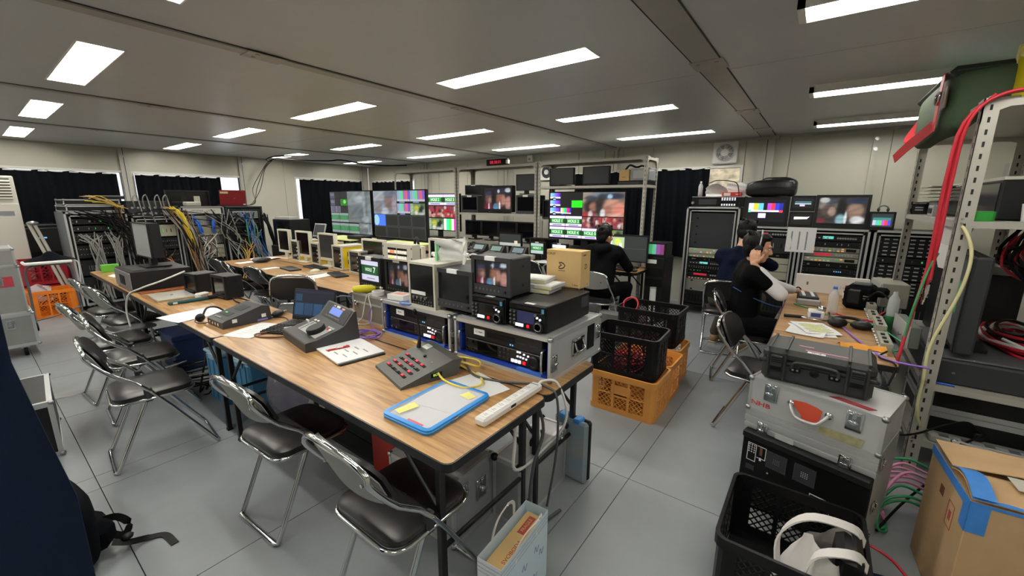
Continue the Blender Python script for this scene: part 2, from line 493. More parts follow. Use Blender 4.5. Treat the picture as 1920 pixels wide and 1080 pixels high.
# ---------------------------------------------------------------- tables
def wood(name, c1, c2, c3):
    m = bpy.data.materials.new(name); m.use_nodes = True; nt = m.node_tree; b = nt.nodes['Principled BSDF']
    tc = nt.nodes.new('ShaderNodeTexCoord'); mp = nt.nodes.new('ShaderNodeMapping'); mp.inputs['Scale'].default_value = (14, 1.1, 14)
    nt.links.new(tc.outputs['Object'], mp.inputs[0])
    n1 = nt.nodes.new('ShaderNodeTexNoise'); n1.inputs['Scale'].default_value = 2.2; n1.inputs['Detail'].default_value = 7; n1.inputs['Distortion'].default_value = .9
    nt.links.new(mp.outputs[0], n1.inputs['Vector'])
    mp2 = nt.nodes.new('ShaderNodeMapping'); mp2.inputs['Scale'].default_value = (90, 3, 90)
    nt.links.new(tc.outputs['Object'], mp2.inputs[0])
    n2 = nt.nodes.new('ShaderNodeTexNoise'); n2.inputs['Scale'].default_value = 2; n2.inputs['Detail'].default_value = 4
    nt.links.new(mp2.outputs[0], n2.inputs['Vector'])
    mx = nt.nodes.new('ShaderNodeMath'); mx.operation = 'MULTIPLY_ADD'; mx.inputs[1].default_value = .35
    nt.links.new(n2.outputs['Fac'], mx.inputs[0]); nt.links.new(n1.outputs['Fac'], mx.inputs[2])
    rp = nt.nodes.new('ShaderNodeValToRGB'); e = rp.color_ramp.elements
    e[0].position = .5; e[0].color = (*lin(c1), 1); e[1].position = .84; e[1].color = (*lin(c3), 1)
    k = rp.color_ramp.elements.new(.66); k.color = (*lin(c2), 1)
    nt.links.new(mx.outputs[0], rp.inputs[0]); nt.links.new(rp.outputs[0], b.inputs['Base Color'])
    b.inputs['Roughness'].default_value = .3
    MC[name] = m
    return m
WOOD = wood('teak laminate', '8c6640', 'ab8152', 'c49c6a')
def table(label, x0, x1, y0, y1, group='long folding tables', h=.7):
    t = thing('folding_table', label, 'table', ((x0+x1)/2, (y0+y1)/2, 0), 0, group)
    w, l = (x1-x0)/2, (y1-y0)/2
    MB(WOOD).prism(rrect(2*w-.012, 2*l-.012, .03), h-.03, h).build('tabletop', t)
    m = MB(BSTL)
    po = rrect(2*w, 2*l, .035); pi = rrect(2*w-.012, 2*l-.012, .03); n = len(po)
    vs = [(*p, h-.034) for p in po]+[(*p, h-.001) for p in po]+[(*p, h-.001) for p in pi]+[(*p, h-.034) for p in pi]
    fs = []
    for i in range(n):
        j = (i+1) % n
        for a in range(4): b_ = (a+1) % 4; fs.append((a*n+i, a*n+j, b_*n+j, b_*n+i))
    m.add(vs, fs); m.build('edge_band', t)
    for s in (-1, 1): MB(BSTL).box(s*(w-.07)-.012, -l+.08, h-.06, s*(w-.07)+.012, l-.08, h-.034).build('underframe', t)
    for e in (-1, 1):
        ye = e*(l-.1)
        for s in (-1, 1):
            xl = s*(w-.055)
            MB(BSTL).box(xl-.014, ye-.014, .012, xl+.014, ye+.014, h-.034, .003).use(BLK2).box(xl-.016, ye-.016, 0, xl+.016, ye+.016, .014).build('leg', t)
            MB(BSTL).cyl((xl, ye, h*.62), (xl, ye-e*.22, h-.05), .009, 8).build('brace', t)
        for z in (.28, h-.06): MB(BSTL).cyl((-w+.06, ye, z), (w-.06, ye, z), .011, 8).build('crossbar', t, 40)
    # wire rack slats under the top
    for k in range(6): MB(BSTL).cyl((-w+.09, -l+.25+k*(2*l-.5)/5, h-.075), (w-.09, -l+.25+k*(2*l-.5)/5, h-.075), .006, 6).build('rack_bar', t)
    return t
table('nearest long folding table with wood grain top, blue zip folder on it', .835, 1.46, .885, 3.0)
table('long folding table under the row of flight cases and monitors nearest the camera', 1.462, 1.95, .885, 3.0)
table('long folding table carrying the closed silver laptop', .84, 1.44, 3.01, 5.1)
table('long folding table at the left end by the cable racks, past the big black printer', .85, 1.45, 5.11, 7.05)
table('middle row folding table with the papers and the cream mouse near its front edge', 2.1, 2.7, 2.65, 4.74)
table('middle row folding table at its far end with the open papers', 2.1, 2.7, 4.75, 6.85)
table('folding table set against the back of the middle row, behind the cream monitors', 2.71, 3.3, 2.65, 4.74)
table('folding table at the back of the middle row, by its left end', 2.71, 3.3, 4.75, 6.85)
table('folding table under the left large reflecting screen', 3.75, 4.35, 5.9, 7.95)
table('folding table under the large screen with the blank black tiles', 3.75, 4.35, 3.78, 5.88)
table('control desk where the man in the black hoodie sits', 4.9, 5.48, 1.75, 3.85)
table('control desk in front of the shelf bay with four black monitors', 4.9, 5.48, 3.86, 5.95)
table('folding table where the man with the headset works', 2.88, 4.98, -.44, .17)

# ---------------------------------------------------------------- folding chairs
def chair_parts(t, folded=False, shell='black', pad=True):
    r = .011; w = .195
    SH = {'black': VIN, 'grey': mat('grey steel shell', '8f908c', .45, .15), 'silver': STL}[shell]
    # long tubes: back hoop down to the front feet, closed by the floor bar
    def hoop():
        top = []
        for k in range(13):
            a = PI*k/12; top.append((-w*math.cos(a)*.97, -.25-.02*math.sin(a), .715+.075*math.sin(a)**.6))
        return [(-w, .25, .03), (-w, -.02, .46)]+[(-w, -.165, .60)]+top+[(w, -.165, .60), (w, -.02, .46), (w, .25, .03)]
    MB(CHR).tube(spline(hoop(), 3), r, 8).build('back_frame', t, 60)
    MB(CHR).tube(spline([(-w, .245, .04), (-w+.005, .262, .013), (-w+.04, .265, .012), (w-.04, .265, .012), (w-.005, .262, .013), (w, .245, .04)], 3), r, 8).build('front_bar', t, 60)
    rl = [(-w+.022, -.02, .455), (-w+.022, -.2, .05), (-w+.03, -.225, .014), (-w+.06, -.23, .012), (w-.06, -.23, .012), (w-.03, -.225, .014), (w-.022, -.2, .05), (w-.022, -.02, .455)]
    MB(CHR).tube(spline(rl, 3), r, 8).build('rear_leg', t, 60)
    for s in (-1, 1):
        MB(DGR).box(s*(w-.01)-.016, -.05, .40, s*(w-.01)+.016, -.012, .485, .006).build('hinge', t)
    m = MB(CHR); pts = [(p[0], p[1], .415) for p in rrect(.39, .38, .07, 4)]
    m.tube(pts, .009, 8, closed=True); m.build('seat_frame', t, 60)
    m = MB(VIN); rings = []
    base = [(.0, .372, .358, .418), (.0, .382, .372, .428), (0, .38, .37, .446), (0, .34, .33, .458), (0, .2, .2, .462)]
    vs = []; fs = []; nn = 24
    for (_, a, b, z) in base:
        p = rrect(a, b, min(a, b)*.19, 5); nn = len(p); vs += [(q[0], q[1], z) for q in p]
    for j in range(len(base)-1):
        for i in range(nn): fs.append((j*nn+i, j*nn+(i+1) % nn, (j+1)*nn+(i+1) % nn, (j+1)*nn+i))
    fs += [tuple(range(nn))[::-1], tuple(range((len(base)-1)*nn, len(base)*nn))]
    m.add(vs, fs); m.build('seat', t, 50)
    # curved back shell with a pad in front
    def bk(off, dz):
        def fn(u, v):
            a = (u-.5)*2; x = a*w*.98
            zt = .715+.07*max(0, 1-abs(a)**3)**.6; zb = .60+.015*abs(a)**2-.02*(1-a*a)
            return (x, -.172-.08*((zb+(zt-zb)*v-.6)/.19)-.03*(1-a*a)+off, zb+(zt-zb)*v)
        return fn
    MB(SH).grid(bk(-.004, 0), 16, 6, .004).build('back_shell', t, 60)
    if pad: MB(VIN).grid(bk(.012, 0), 16, 6, .014).build('back_pad', t, 60)
    m = MB(CHR)
    for s in (-1, 1):
        m.cyl((s*.11, -.235, .675), (s*.11, -.22, .675), .007, 8)
        m.cyl((s*(w+.012), -.02, .46), (s*(w-.034), -.02, .46), .006, 8)
    tag(m.build('rivet', t, 40), kind='stuff')
chairs = {}
def chair(label, x, y, rz, shell='black'):
    if shell not in chairs:
        t = thing('folding_chair', label, 'chair', (x, y, 0), rz, 'folding pipe chairs'); chair_parts(t, shell=shell); chairs[shell] = t
    else: t = dup(chairs[shell], (x, y, 0), rz, label)
    return t
F = -PI/2
chair('grey backed folding chair pushed under the nearest table corner, closest to the camera', .86, 1.17, F, 'grey')
chair('grey backed folding chair second from the camera, pushed under the nearest table', .85, 2.0, F+R(3), 'grey')
chair('folding chair pulled away from the tables, its whole seat and front bar in view', .55, 3.22, F-R(5), 'grey')
chair('folding chair side by side behind the pulled out one, in front of the silver laptop', .66, 3.95, F-R(3), 'grey')
chair('folding chair whose rear legs stand by the clear floor tape', .62, 4.5, F+R(4), 'grey')
chair('folding chair beside the big black printer on the table', .86, 5.22, F+R(8), 'grey')
chair('folding chair farthest left along the first table row, past the printer', .84, 5.85, F+R(4), 'grey')
chair('folding chair farthest left at the middle table row, near the cable racks', 2.22, 6.45, F+R(5), 'black')
chair('folding chair second from the left at the middle table row', 2.2, 5.98, F-R(8), 'black')
chair('folding chair third from the left at the middle table row', 2.24, 5.36, F+R(6), 'black')
chair('silver backed folding chair half hidden behind the monitor that shows HOLE 7', 2.2, 3.05, F+R(3), 'silver')
chair('folding chair at the control desk left of the tan carton', 4.75, 3.1, F, 'black')
chair('folding chair at the control desk just left of the tan carton, nearer the hoodie man', 4.7, 2.62, F, 'black')
chair('folding chair at the control desk, farther left behind the cream monitor', 4.7, 4.3, F, 'black')
chair('grey backed folding chair under the man in the black hoodie', 4.42, 2.02, F+R(4), 'grey')
chair('folding chair under the man in the navy jacket', 4.75, .72, F+R(8), 'black')
chair('folding chair under the man with the headset', 4.0, .42, PI+R(10), 'black')
chair('empty folding chair next to the stack of flight cases, behind the black hard case', 3.13, .2, PI-R(4), 'black')
# folded chair standing between the two table rows
t = thing('folding_chair', 'folded chair standing upright between table rows, white label on its grey seat underside', 'chair', (1.7, 3.72, 0), R(130), 'folding pipe chairs')
m = MB(CHR); w = .2
m.tube(spline([(-w, 0, .03), (-w, 0, .6), (-w, 0, .80), (-w*.8, 0, .885), (0, 0, .905), (w*.8, 0, .885), (w, 0, .80), (w, 0, .6), (w, 0, .03)], 4), .011, 8); m.build('back_frame', t, 60)
m = MB(CHR).tube(spline([(-w, 0, .03), (-w*.95, 0, .013), (w*.95, 0, .013), (w, 0, .03)], 3), .011, 8); m.build('front_bar', t, 60)
m = MB(CHR).tube(spline([(-w+.024, -.03, .5), (-w+.024, -.035, .05), (-w+.06, -.035, .013), (w-.06, -.035, .013), (w-.024, -.035, .05), (w-.024, -.03, .5)], 4), .011, 8); m.build('rear_leg', t, 60)
MB(VIN).prism(rrect(.39, .2, .09, 5, 0, .785), -.016, .012, 'y').build('back_pad', t)
m = MB(mat('grey steel shell', '8b8c8a')).prism(rrect(.33, .37, .05, 5, 0, .44), -.05, -.03, 'y'); m.build('seat', t)
m = MB(CHR).tube([(p[0], -.045, p[1]) for p in rrect(.35, .39, .06, 5, 0, .44)], .009, 8, closed=True); m.build('seat_frame', t, 60)
MB(PAP).box(-.035, -.0525, .38, .035, -.05, .47).build('paper_label', t)

# ---------------------------------------------------------------- slotted angle shelving
ANG = mat('grey slotted angle', 'b6b4ac', .4, .2)
SLOT = mat('slot hole', '1c1c1c', .8)
def shelf_unit(label, x0, x1, y0, y1, h, decks, slots=True, wide=.04):
    t = thing('steel_shelf', label, 'shelf', ((x0+x1)/2, (y0+y1)/2, 0), 0)
    a, b = (x1-x0)/2, (y1-y0)/2
    for sx in (-1, 1):
        for sy in (-1, 1):
            X, Y = sx*a, sy*b; m = MB(ANG); w = wide; th = .003
            m.box(X, Y, 0, X-sx*th, Y-sy*w, h); m.box(X, Y, 0, X-sx*w, Y-sy*th, h)
            p = m.build('post', t)
            s = MB(SLOT); n = int(h/.058)
            for k in range(n):
                z = .04+k*.058
                # slots: faces turned to the room
                s.box(X+sx*.0004, Y-sy*(w*.58), z, X-sx*th*1.2, Y-sy*(w*.42), z+.026)
                s.box(X-sx*(w*.42), Y+sy*.0004, z, X-sx*(w*.58), Y-sy*th*1.2, z+.026)
            tag(s.build('slot_row', p), kind='stuff')
            bo = MB(STL)
            for z in decks:
                for dz in (-.012, .012):
                    bo.cyl((X+sx*.004, Y-sy*w*.3, z+dz), (X-sx*.004, Y-sy*w*.3, z+dz), .006, 6)
            tag(bo.build('bolt', p), kind='stuff')
    for z in decks:
        m = MB(ANG).box(-a+.004, -b+.004, z-.004, a-.004, b-.004, z)
        for s in (-1, 1):
            m.box(s*(a-.0035), -b+.004, z-.035, s*(a-.006), b-.004, z)
            m.box(-a+.004, s*(b-.0035), z-.035, a-.004, s*(b-.006), z)
        m.build('deck', t)
    # corner gussets at the top
    m = MB(ANG)
    for sx in (-1, 1):
        for sy in (-1, 1):
            for s in ((sx*a, 'x'), ):
                X, Y = sx*a, sy*b
                m.prism([(Y, h), (Y-sy*.12, h), (Y-sy*.12, h-.035), (Y-sy*.06, h-.06), (Y-sy*.035, h-.12), (Y, h-.12)], X-sx*.0055, X-sx*.003, 'x')
                m.prism([(X, h), (X-sx*.12, h), (X-sx*.12, h-.035), (X-sx*.06, h-.06), (X-sx*.035, h-.12), (X, h-.12)], Y-sy*.0055, Y-sy*.003, 'y')
    tag(m.build('gusset', t), kind='stuff')
    return t
SX = 5.55
shelf_unit('grey slotted steel shelf bay holding the wall monitor above the hoodie man', SX, SX+.45, 1.93, 3.64, 2.16, [.86, 1.79, 2.15])
shelf_unit('grey slotted steel shelf bay under the red clock, with a row of four black monitors', SX, SX+.45, 3.67, 5.4, 2.16, [.88, 1.36, 2.15])
shelf_unit('grey slotted steel shelf bay farthest left, behind the large screens', SX, SX+.45, 5.43, 7.2, 2.16, [.86, 2.15])
shelf_unit('grey slotted steel shelf in the foreground, red cables and a green bag on top', 3.14, 4.9, -1.17, -.57, 2.07, [.21, .56, 1.47, 2.06], wide=.06)
# ---------------------------------------------------------------- device builders (front looks to -Y locally)
def E_(h, s=1.): return mat('glow %s %.2f' % (h, s), h, .5, emit=h, es=s)
def soft_picture(g):
    n = 'soft picture %.2f' % g
    if n not in MC:
        m = mat(n, '050505', .4); b = m.node_tree.nodes['Principled BSDF']; a = m.node_tree.nodes.new('ShaderNodeVertexColor'); a.layer_name = 'col'
        m.node_tree.links.new(a.outputs[0], b.inputs['Emission Color']); b.inputs['Emission Strength'].default_value = g
    return MC[n]
class Pic:
    """flat picture of a screen, built in layers on the plane y=-d; x to the right, z up"""
    def __init__(s, w, h, bg='0a0b0e', gain=1.): s.m = MB(); s.areas = []; s.d = 0.; s.w = w; s.h = h; s.g = gain; s.rect(0, 0, 1, 1, bg)
    def poly(s, pts, c):
        s.d += .00006; s.m.use(E_(c, s.g)); s.m.add([((p[0]-.5)*s.w, -s.d, p[1]*s.h) for p in pts], [tuple(range(len(pts)))])
    def rect(s, x0, y0, x1, y1, c): s.poly([(x0, y0), (x1, y0), (x1, y1), (x0, y1)], c)
    def ell(s, cx, cy, rx, ry, c, n=12, clip=None):
        p = [(cx+rx*math.cos(2*PI*k/n), cy+ry*math.sin(2*PI*k/n)) for k in range(n)]
        if clip: p = [(min(max(a, clip[0]), clip[2]), min(max(b, clip[1]), clip[3])) for a, b in p]
        s.poly(p, c)
    def sub(s, x0, y0, x1, y1):
        o = s
        class Q:
            def blur(q, bg, blobs): o.areas.append((x0, y0, x1, y1, bg, blobs))
            def poly(q, pts, c): o.poly([(x0+(x1-x0)*min(max(p[0], 0), 1), y0+(y1-y0)*min(max(p[1], 0), 1)) for p in pts], c)
            def rect(q, a, b, c_, d, c): q.poly([(a, b), (c_, b), (c_, d), (a, d)], c)
            def ell(q, cx, cy, rx, ry, c, n=12): q.poly([(cx+rx*math.cos(2*PI*k/n), cy+ry*math.sin(2*PI*k/n)) for k in range(n)], c)
        return Q()
    def build(s, parent, loc, name='screen_picture'):
        pc = s.m.build(name, parent, None, loc)
        s.d += .0001
        for (x0, y0, x1, y1, bg, blobs) in s.areas:
            m = MB(soft_picture(s.g)); cols = []
            nx = max(10, int(70*(x1-x0)*min(1, s.w*1.6))); ny = max(8, int(nx*(y1-y0)*s.h/((x1-x0)*s.w)))
            bl = [(b[0], b[1], b[2], b[3], lin(b[4])) for b in blobs]; c0 = lin(bg)
            m.grid(lambda u, v: ((x0+(x1-x0)*u-.5)*s.w, -s.d, (y0+(y1-y0)*v)*s.h), nx, ny)
            for j in range(ny+1):
                for i in range(nx+1):
                    u, v = i/nx, j/ny; c = list(c0); k = .86+.14*math.sin(9*u+7*v+3*math.sin(13*v-5*u))
                    for (cx, cy, rx, ry, cc) in bl:
                        dd = ((u-cx)/rx)**2+((v-cy)/ry)**2
                        if dd < 4: a = 1/(1+math.exp((dd-1)*5)); c = [p+(q_-p)*a for p, q_ in zip(c, cc)]
                    cols += [c[0]*k, c[1]*k, c[2]*k, 1]
            me = m.mesh('picture_area'); at = me.color_attributes.new('col', 'FLOAT_COLOR', 'POINT'); at.data.foreach_set('color', cols)
            link('picture_area', me, pc)
        return pc
def bars(q, dim=1):
    c = ['c8c8c8', 'c8c81e', '1ec8c8', '1ec81e', 'c81ec8', 'c81e1e', '1e1ec8']
    for i, k in enumerate(c): q.rect(i/7, .3, (i+1)/7, 1, k)
    q.rect(0, .18, 1, .3, 'e8e8f0'); q.rect(0, 0, 1, .18, '202028'); q.rect(.1, .02, .3, .14, '3a50d0')
def bars_cam(q):
    for i, k in enumerate(['a8a8d8', '58b8d8', '60a0e0', '7070e0', '7a50d8', '6a38c8', '4828a0']): q.rect(i/7, .42, (i+1)/7, 1, k)
    q.rect(0, .22, 1, .42, 'e6e6f2'); q.rect(0, 0, 1, .22, '16161c'); q.ell(.4, .2, .2, .16, '16161c'); q.rect(.3, .02, .55, .2, 'a8b8e8')
def hole(q): 
    q.rect(0, 0, 1, 1, 'd6c8ee'); q.rect(0, .25, 1, .75, '1f6a2e'); q.rect(.12, .3, .88, .7, '2e8f3e')
    q.poly([(0, .25), (.1, .25), (.16, .5), (.08, .75), (0, .75)], '123c18'); q.poly([(1, .25), (.92, .25), (.85, .5), (.93, .75), (1, .75)], '123c18')
    q.rect(.2, .06, .8, .16, '7a6a9a')
def faces(q, v=0):
    """two blurred spectators in caps, close up"""
    q.blur('8a7a6e', [(.1, .8, .3, .3, 'b0a48c'), (.5, .9, .3, .2, '7c8a94'), (.22, .42, .2, .36, '241c1e'), (.27, .4, .1, .18, 'a87464'), (.2, .76, .16, .1, '3a4252'), (.12, .05, .2, .14, 'b83a40'), (.2, .08, .05, .14, 'e6dcdc'), (.46, .45, .14, .5, '2a2426'), (.72, .42, .2, .34, 'd09a84'), (.62, .25, .1, .2, 'b87a68'), (.74, .84, .28, .13, '28344e'), (.66, .82, .06, .09, 'a8cae4'), (.9, .25, .16, .3, 'e8907e'), (.5, .1, .06, .2, 'ece8ec'), (.8, .05, .2, .1, 'f0b0a0')])
def faces2(q):
    q.blur('1b1a20', [(.2, .5, .13, .28, '6a4a48'), (.24, .42, .07, .14, 'a07868'), (.18, .74, .13, .1, '2c3450'), (.17, .1, .14, .2, '7a2034'), (.2, .1, .025, .2, 'e0dce6'), (.42, .5, .12, .5, '0e0e12'), (.64, .46, .16, .36, '94624e'), (.74, .4, .08, .2, 'ba8a74'), (.64, .82, .22, .14, '20263c'), (.56, .84, .04, .08, 'c4c8d4'), (.46, .1, .1, .16, '5e88a8'), (.6, .14, .03, .22, 'f2f4f8'), (.92, .28, .12, .3, 'bc8880'), (.9, .88, .1, .1, 'c8d0d8')])
def crowd(q, sd=0):
    r = random.Random(sd); q.blur('9a4850', [(r.random(), r.random(), r.uniform(.05, .13), r.uniform(.1, .28), r.choice(['b02838', 'e0a898', '30283a', 'e8e4e4', 'c83a48', '503038', 'd8a890', '201c20'])) for _ in range(22)])
def tennis(q):
    q.blur('6a8a58', [(.1, .5, .14, .7, 'b8c8a8'), (.42, .6, .16, .26, 'd6d84a'), (.4, .2, .12, .18, 'e8e6dc'), (.75, .55, .16, .34, '20222a'), (.74, .12, .2, .1, 'e6e6ea'), (.62, .8, .1, .14, '88a060'), (.9, .3, .08, .2, 'b0b8b0')])
def black(q): q.rect(0, 0, 1, 1, '0b0b0e')

def knobs(m, pts, r, d, n=10):
    for (x, z) in pts: m.cyl((x, 0, z), (x, -d, z), r, n)
def grid_pts(x0, x1, z0, z1, nx, nz): return [(x0+(x1-x0)*i/max(1, nx-1), z0+(z1-z0)*j/max(1, nz-1)) for j in range(nz) for i in range(nx)]
def stuff(o): o['kind'] = 'stuff'; return o
def box_part(name, parent, m, *b, bev=0.): return MB(m).box(*b, bev).build(name, parent)

def edge_case(t, w, d, h, skin, corner=True, open_front=False, e=.018):
    """flight case shell with aluminium edge strips; front at y=0"""
    m = MB(skin)
    if open_front:
        for b in ((-w/2, 0, 0, w/2, d, .012), (-w/2, 0, h-.012, w/2, d, h), (-w/2, 0, .012, -w/2+.012, d, h-.012), (w/2-.012, 0, .012, w/2, d, h-.012), (-w/2, d-.012, .012, w/2, d, h-.012)): m.box(*b)
    else: m.box(-w/2, 0, 0, w/2, d, h)
    m.build('case_shell', t)
    k = .0025
    for z in (0, h):
        z0, z1 = (-k*0, e) if z == 0 else (h-e, h+k)
        for y in (0, d): 
            y0, y1 = (-k, e*.7) if y == 0 else (d-e*.7, d+k)
            MB(ALU).box(-w/2-k, y0, z0, w/2+k, y1, z1).build('edge_strip', t)
        for s in (-1, 1): MB(ALU).box(s*(w/2+k), e*.7, z0, s*(w/2-e*.7), d-e*.7, z1).build('edge_strip', t)
    for s in (-1, 1):
        for y in (0, d):
            y0, y1 = (-k, e*.7) if y == 0 else (d-e*.7, d+k)
            MB(ALU).box(s*(w/2+k), y0, e, s*(w/2-e*.7), y1, h-e).build('edge_strip', t)
    if corner:
        for s in (-1, 1):
            for y in (0, d):
                for z in (0, h): MB(STL).ell((s*(w/2-.004), y+(.004 if y == 0 else -.004), z+(.012 if z == 0 else -.006)), (.016, .016, .014), 8, 6).build('corner_cap', t, 60)
def butterfly(t, loc, rot, s=1.):
    """recessed latch plate with twist wing; plate in XZ facing -Y"""
    m = MB(CHR).box(-.03*s, -.004, -.045*s, .03*s, 0, .045*s, .003).use(STL).box(-.022*s, -.007, -.034*s, .022*s, -.003, .034*s, .004)
    m.use(CHR).cyl((0, -.004, 0), (0, -.016*s, 0), .012*s, 10).box(-.018*s, -.02*s, -.006*s, .018*s, -.013*s, .006*s, .003).box(-.008*s, -.014, .012*s, .008*s, -.006, .045*s, .002)
    return m.build('latch', t, 40, loc, rot)
def recessed_handle(t, loc, rot, w=.13, h=.09):
    m = MB(CHR)
    for b in ((-w/2, -.005, -h/2, w/2, .001, -h/2+.014), (-w/2, -.005, h/2-.014, w/2, .001, h/2), (-w/2, -.005, -h/2, -w/2+.014, .001, h/2), (w/2-.014, -.005, -h/2, w/2, .001, h/2)): m.box(*b, .002)
    m.use(BLK2).box(-w/2+.012, -.001, -h/2+.012, w/2-.012, .001, h/2-.012)
    m.use(CHR).tube(spline([(-w*.33, -.004, h*.28), (-w*.33, -.018, -h*.1), (-w*.2, -.024, -h*.22), (w*.2, -.024, -h*.22), (w*.33, -.018, -h*.1), (w*.33, -.004, h*.28)], 4), .006, 8)
    return m.build('handle', t, 50, loc, rot)
def bail(t, pts, r=.005, m=None, name='handle'): return MB(m or CHR).tube(spline(pts, 4), r, 8).build(name, t, 60)

# two recorder flight cases
def recorder_case(label, y_r, y_l, lbl):
    w = y_l-y_r; d, h = .55, .225; yc = (y_l+y_r)/2
    t = thing('recorder_case', label, 'flight case', (1.58, yc, .7), FX, 'open recorder flight cases')
    edge_case(t, w, d, h, mat('grey case laminate', 'a6a9ad', .45, bump=.08, bscale=400), open_front=True)
    MB(CBLU).box(-w/2+.013, .004, .013, w/2-.013, d-.014, .03).box(-w/2+.013, .02, .03, -w/2+.03, d-.014, h-.014).box(w/2-.03, .02, .03, w/2-.013, d-.014, h-.014).build('foam_lining', t)
    MB(mat('light blue foam', '3c6fd0', .8)).box(w/2-.2, -.001, .013, w/2-.05, .02, .034).build('foam_block', t)
    # the deck
    a = w/2-.055
    m = MB(BLK).box(-a, .035, .035, a, d-.03, h-.02).build('recorder_body', t)
    p = MB(mat('warm black panel', '211c1a', .4)).box(-a+.004, .02, .04, a-.004, .036, .118, .004).build('control_panel', t)
    q = MB(mat('tray panel', '19191b', .35)).box(-a+.004, .018, .122, a-.004, .036, h-.026, .003).build('drive_panel', t)
    MB(BLK2).box(-a+.17, .014, .15, a-.17, .019, .178).build('disc_slot', q)
    stuff(MB(DGR).box(a-.15, .0165, .155, a-.1, .0185, .163).box(a-.075, .0165, .155, a-.025, .0185, .163).build('card_slot', q))
    MB(PAP).box(-a+.075, .015, .148, -a+.15, .0182, .182).build('paper_label', q)
    text(lbl, .014, q, (-a+.1125, .0148, .165), UP, BLK2)
    stuff(MB(LEDB).box(a-.185, .0165, .134, a-.178, .0178, .142).box(a-.2, .0165, .134, a-.193, .0178, .142).build('status_light', q))
    MB(SCR).box(-a+.1, .0165, .05, -a+.235, .021, .112).build('display', p)
    jm = MB(BLK).lathe([(.036, 0), (.036, .012), (.03, .018), (.02, .018), (.017, .014)], (a-.05, .02, .075), 20, 'y'); jm.build('jog_dial', p, 40)
    b = MB(LEDW)
    for k in range(3): b.box(a-.19+k*.022, .014, .05, a-.174+k*.022, .021, .066)
    for (x, z) in ((a-.15, .11), (a-.135, .11), (a-.11, .104), (a-.085, .1), (a-.15, .086), (a-.132, .086), (a-.115, .084), (a-.095, .082)): b.box(x-.005, .015, z-.004, x+.005, .021, z+.004)
    b.use(LEDR).box(a-.118, .014, .05, a-.1, .021, .066)
    b.use(CHR)
    knobs_ = grid_pts(-a+.03, -a+.075, .06, .105, 2, 2)
    for (x, z) in knobs_: b.cyl((x, .02, z), (x, .008, z), .008, 8)
    b.use(DGR)
    for (x, z) in grid_pts(-a+.255, -a+.31, .06, .105, 3, 3): b.box(x-.006, .015, z-.005, x+.006, .021, z+.005)
    stuff(b.build('button', p))
    for s in (-1, 1):
        bail(t, [(s*(a+.012), .03, .04), (s*(a+.012), .0, .045), (s*(a+.012), -.012, .06), (s*(a+.012), -.012, .14), (s*(a+.012), .0, .155), (s*(a+.012), .03, .16)], .006)
        butterfly(t, (s*(w/2+.003), .03, h*.42), (0, 0, s*PI/2), .9)
        butterfly(t, (s*(w/2+.003), d-.04, h*.6), (0, 0, s*PI/2), .9)
        recessed_handle(t, (s*(w/2+.003), d*.5, h*.52), (0, 0, s*PI/2))
    box_part('black_label', t, BLK2, w/2-.001, d*.7, .06, w/2+.0035, d*.85, h-.03)
    return t
recorder_case('open recorder flight case at the table end, two small black recorders on it', .95, 1.58, '112 704Y1')
recorder_case('grey flight case left of its twin, open front recorder, waveform monitor on top', 1.62, 2.25, 'PDW 2')
# half-width disc decks
def disc_deck(label, yc, lit):
    w, d, h = .222, .46, .138
    t = thing('disc_recorder', label, 'recorder', (1.605, yc, .93), FX, 'small disc recorders')
    MB(BLK).box(-w/2, .012, .006, w/2, d, h, .004).build('body', t)
    f = MB(BLK2).box(-w/2+.002, 0, .008, w/2-.002, .014, .1, .004).build('front_panel', t)
    MB(BLK2).box(-w/2+.002, -.003, .103, w/2-.002, .014, h-.002, .004).build('drive_panel', t)
    MB(BLK).box(-w/2+.05, -.0045, .112, w/2-.035, .0, .122).build('disc_slot', t)
    box_part('blue_sticker', t, mat('blue sticker', '4a90c0', .5), w/2-.024, -.0045, .103, w/2-.01, -.002, .125)
    box_part('paper_label', t, PAP, -.02, .005, h, .035, .03, h+.0008)
    MB(SCR if not lit else mat('dim lcd', '1c2038', .2, emit='28305a', es=.5)).box(-w/2+.052, -.003, .04, w/2-.066, .002, .096).build('display', f)
    jm = MB(BLK).lathe([(.028, 0), (.028, .012), (.024, .016), (.02, .014)], (w/2-.04, -.0, .034), 18, 'y').use(STL).lathe([(.021, .0145), (.0195, .0155), (.018, .0145)], (w/2-.04, 0, .034), 18, 'y')
    jm.build('jog_dial', f, 40)
    b = MB(LEDW)
    for k in range(3): b.box(-w/2+.044+k*.0165, -.006, .018, -w/2+.057+k*.0165, 0, .033)
    b.cyl((w/2-.05, 0, .077), (w/2-.05, -.005, .077), .006, 8).cyl((w/2-.033, 0, .07), (w/2-.033, -.005, .07), .006, 8)
    b.use(LEDR).box(-w/2+.112, -.006, .018, -w/2+.126, 0, .033)
    b.use(MGR)
    for (x, z) in grid_pts(-w/2+.012, -w/2+.036, .03, .09, 2, 4): b.cyl((x, 0, z), (x, -.008, z), .0055, 8)
    b.cyl((w/2-.058, 0, .09), (w/2-.058, -.01, .09), .007, 8)
    stuff(b.build('button', f))
    for x in (-w/2+.03, w/2-.03):
        for y in (.03, d-.04): box_part('foot', t, BLK2, x-.012, y-.012, 0, x+.012, y+.012, .007)
    m = MB(mat('grey spec plate', '3a3d40', .4)).box(w/2-.0005, d-.1, .06, w/2+.0008, d-.02, .12); m.build('rating_plate', t)
    return t
disc_deck('small black disc recorder with the disc cases and tan carton on it', 1.105, True)
disc_deck('small black disc recorder with a dark screen, box monitor standing on it', 1.36, False)

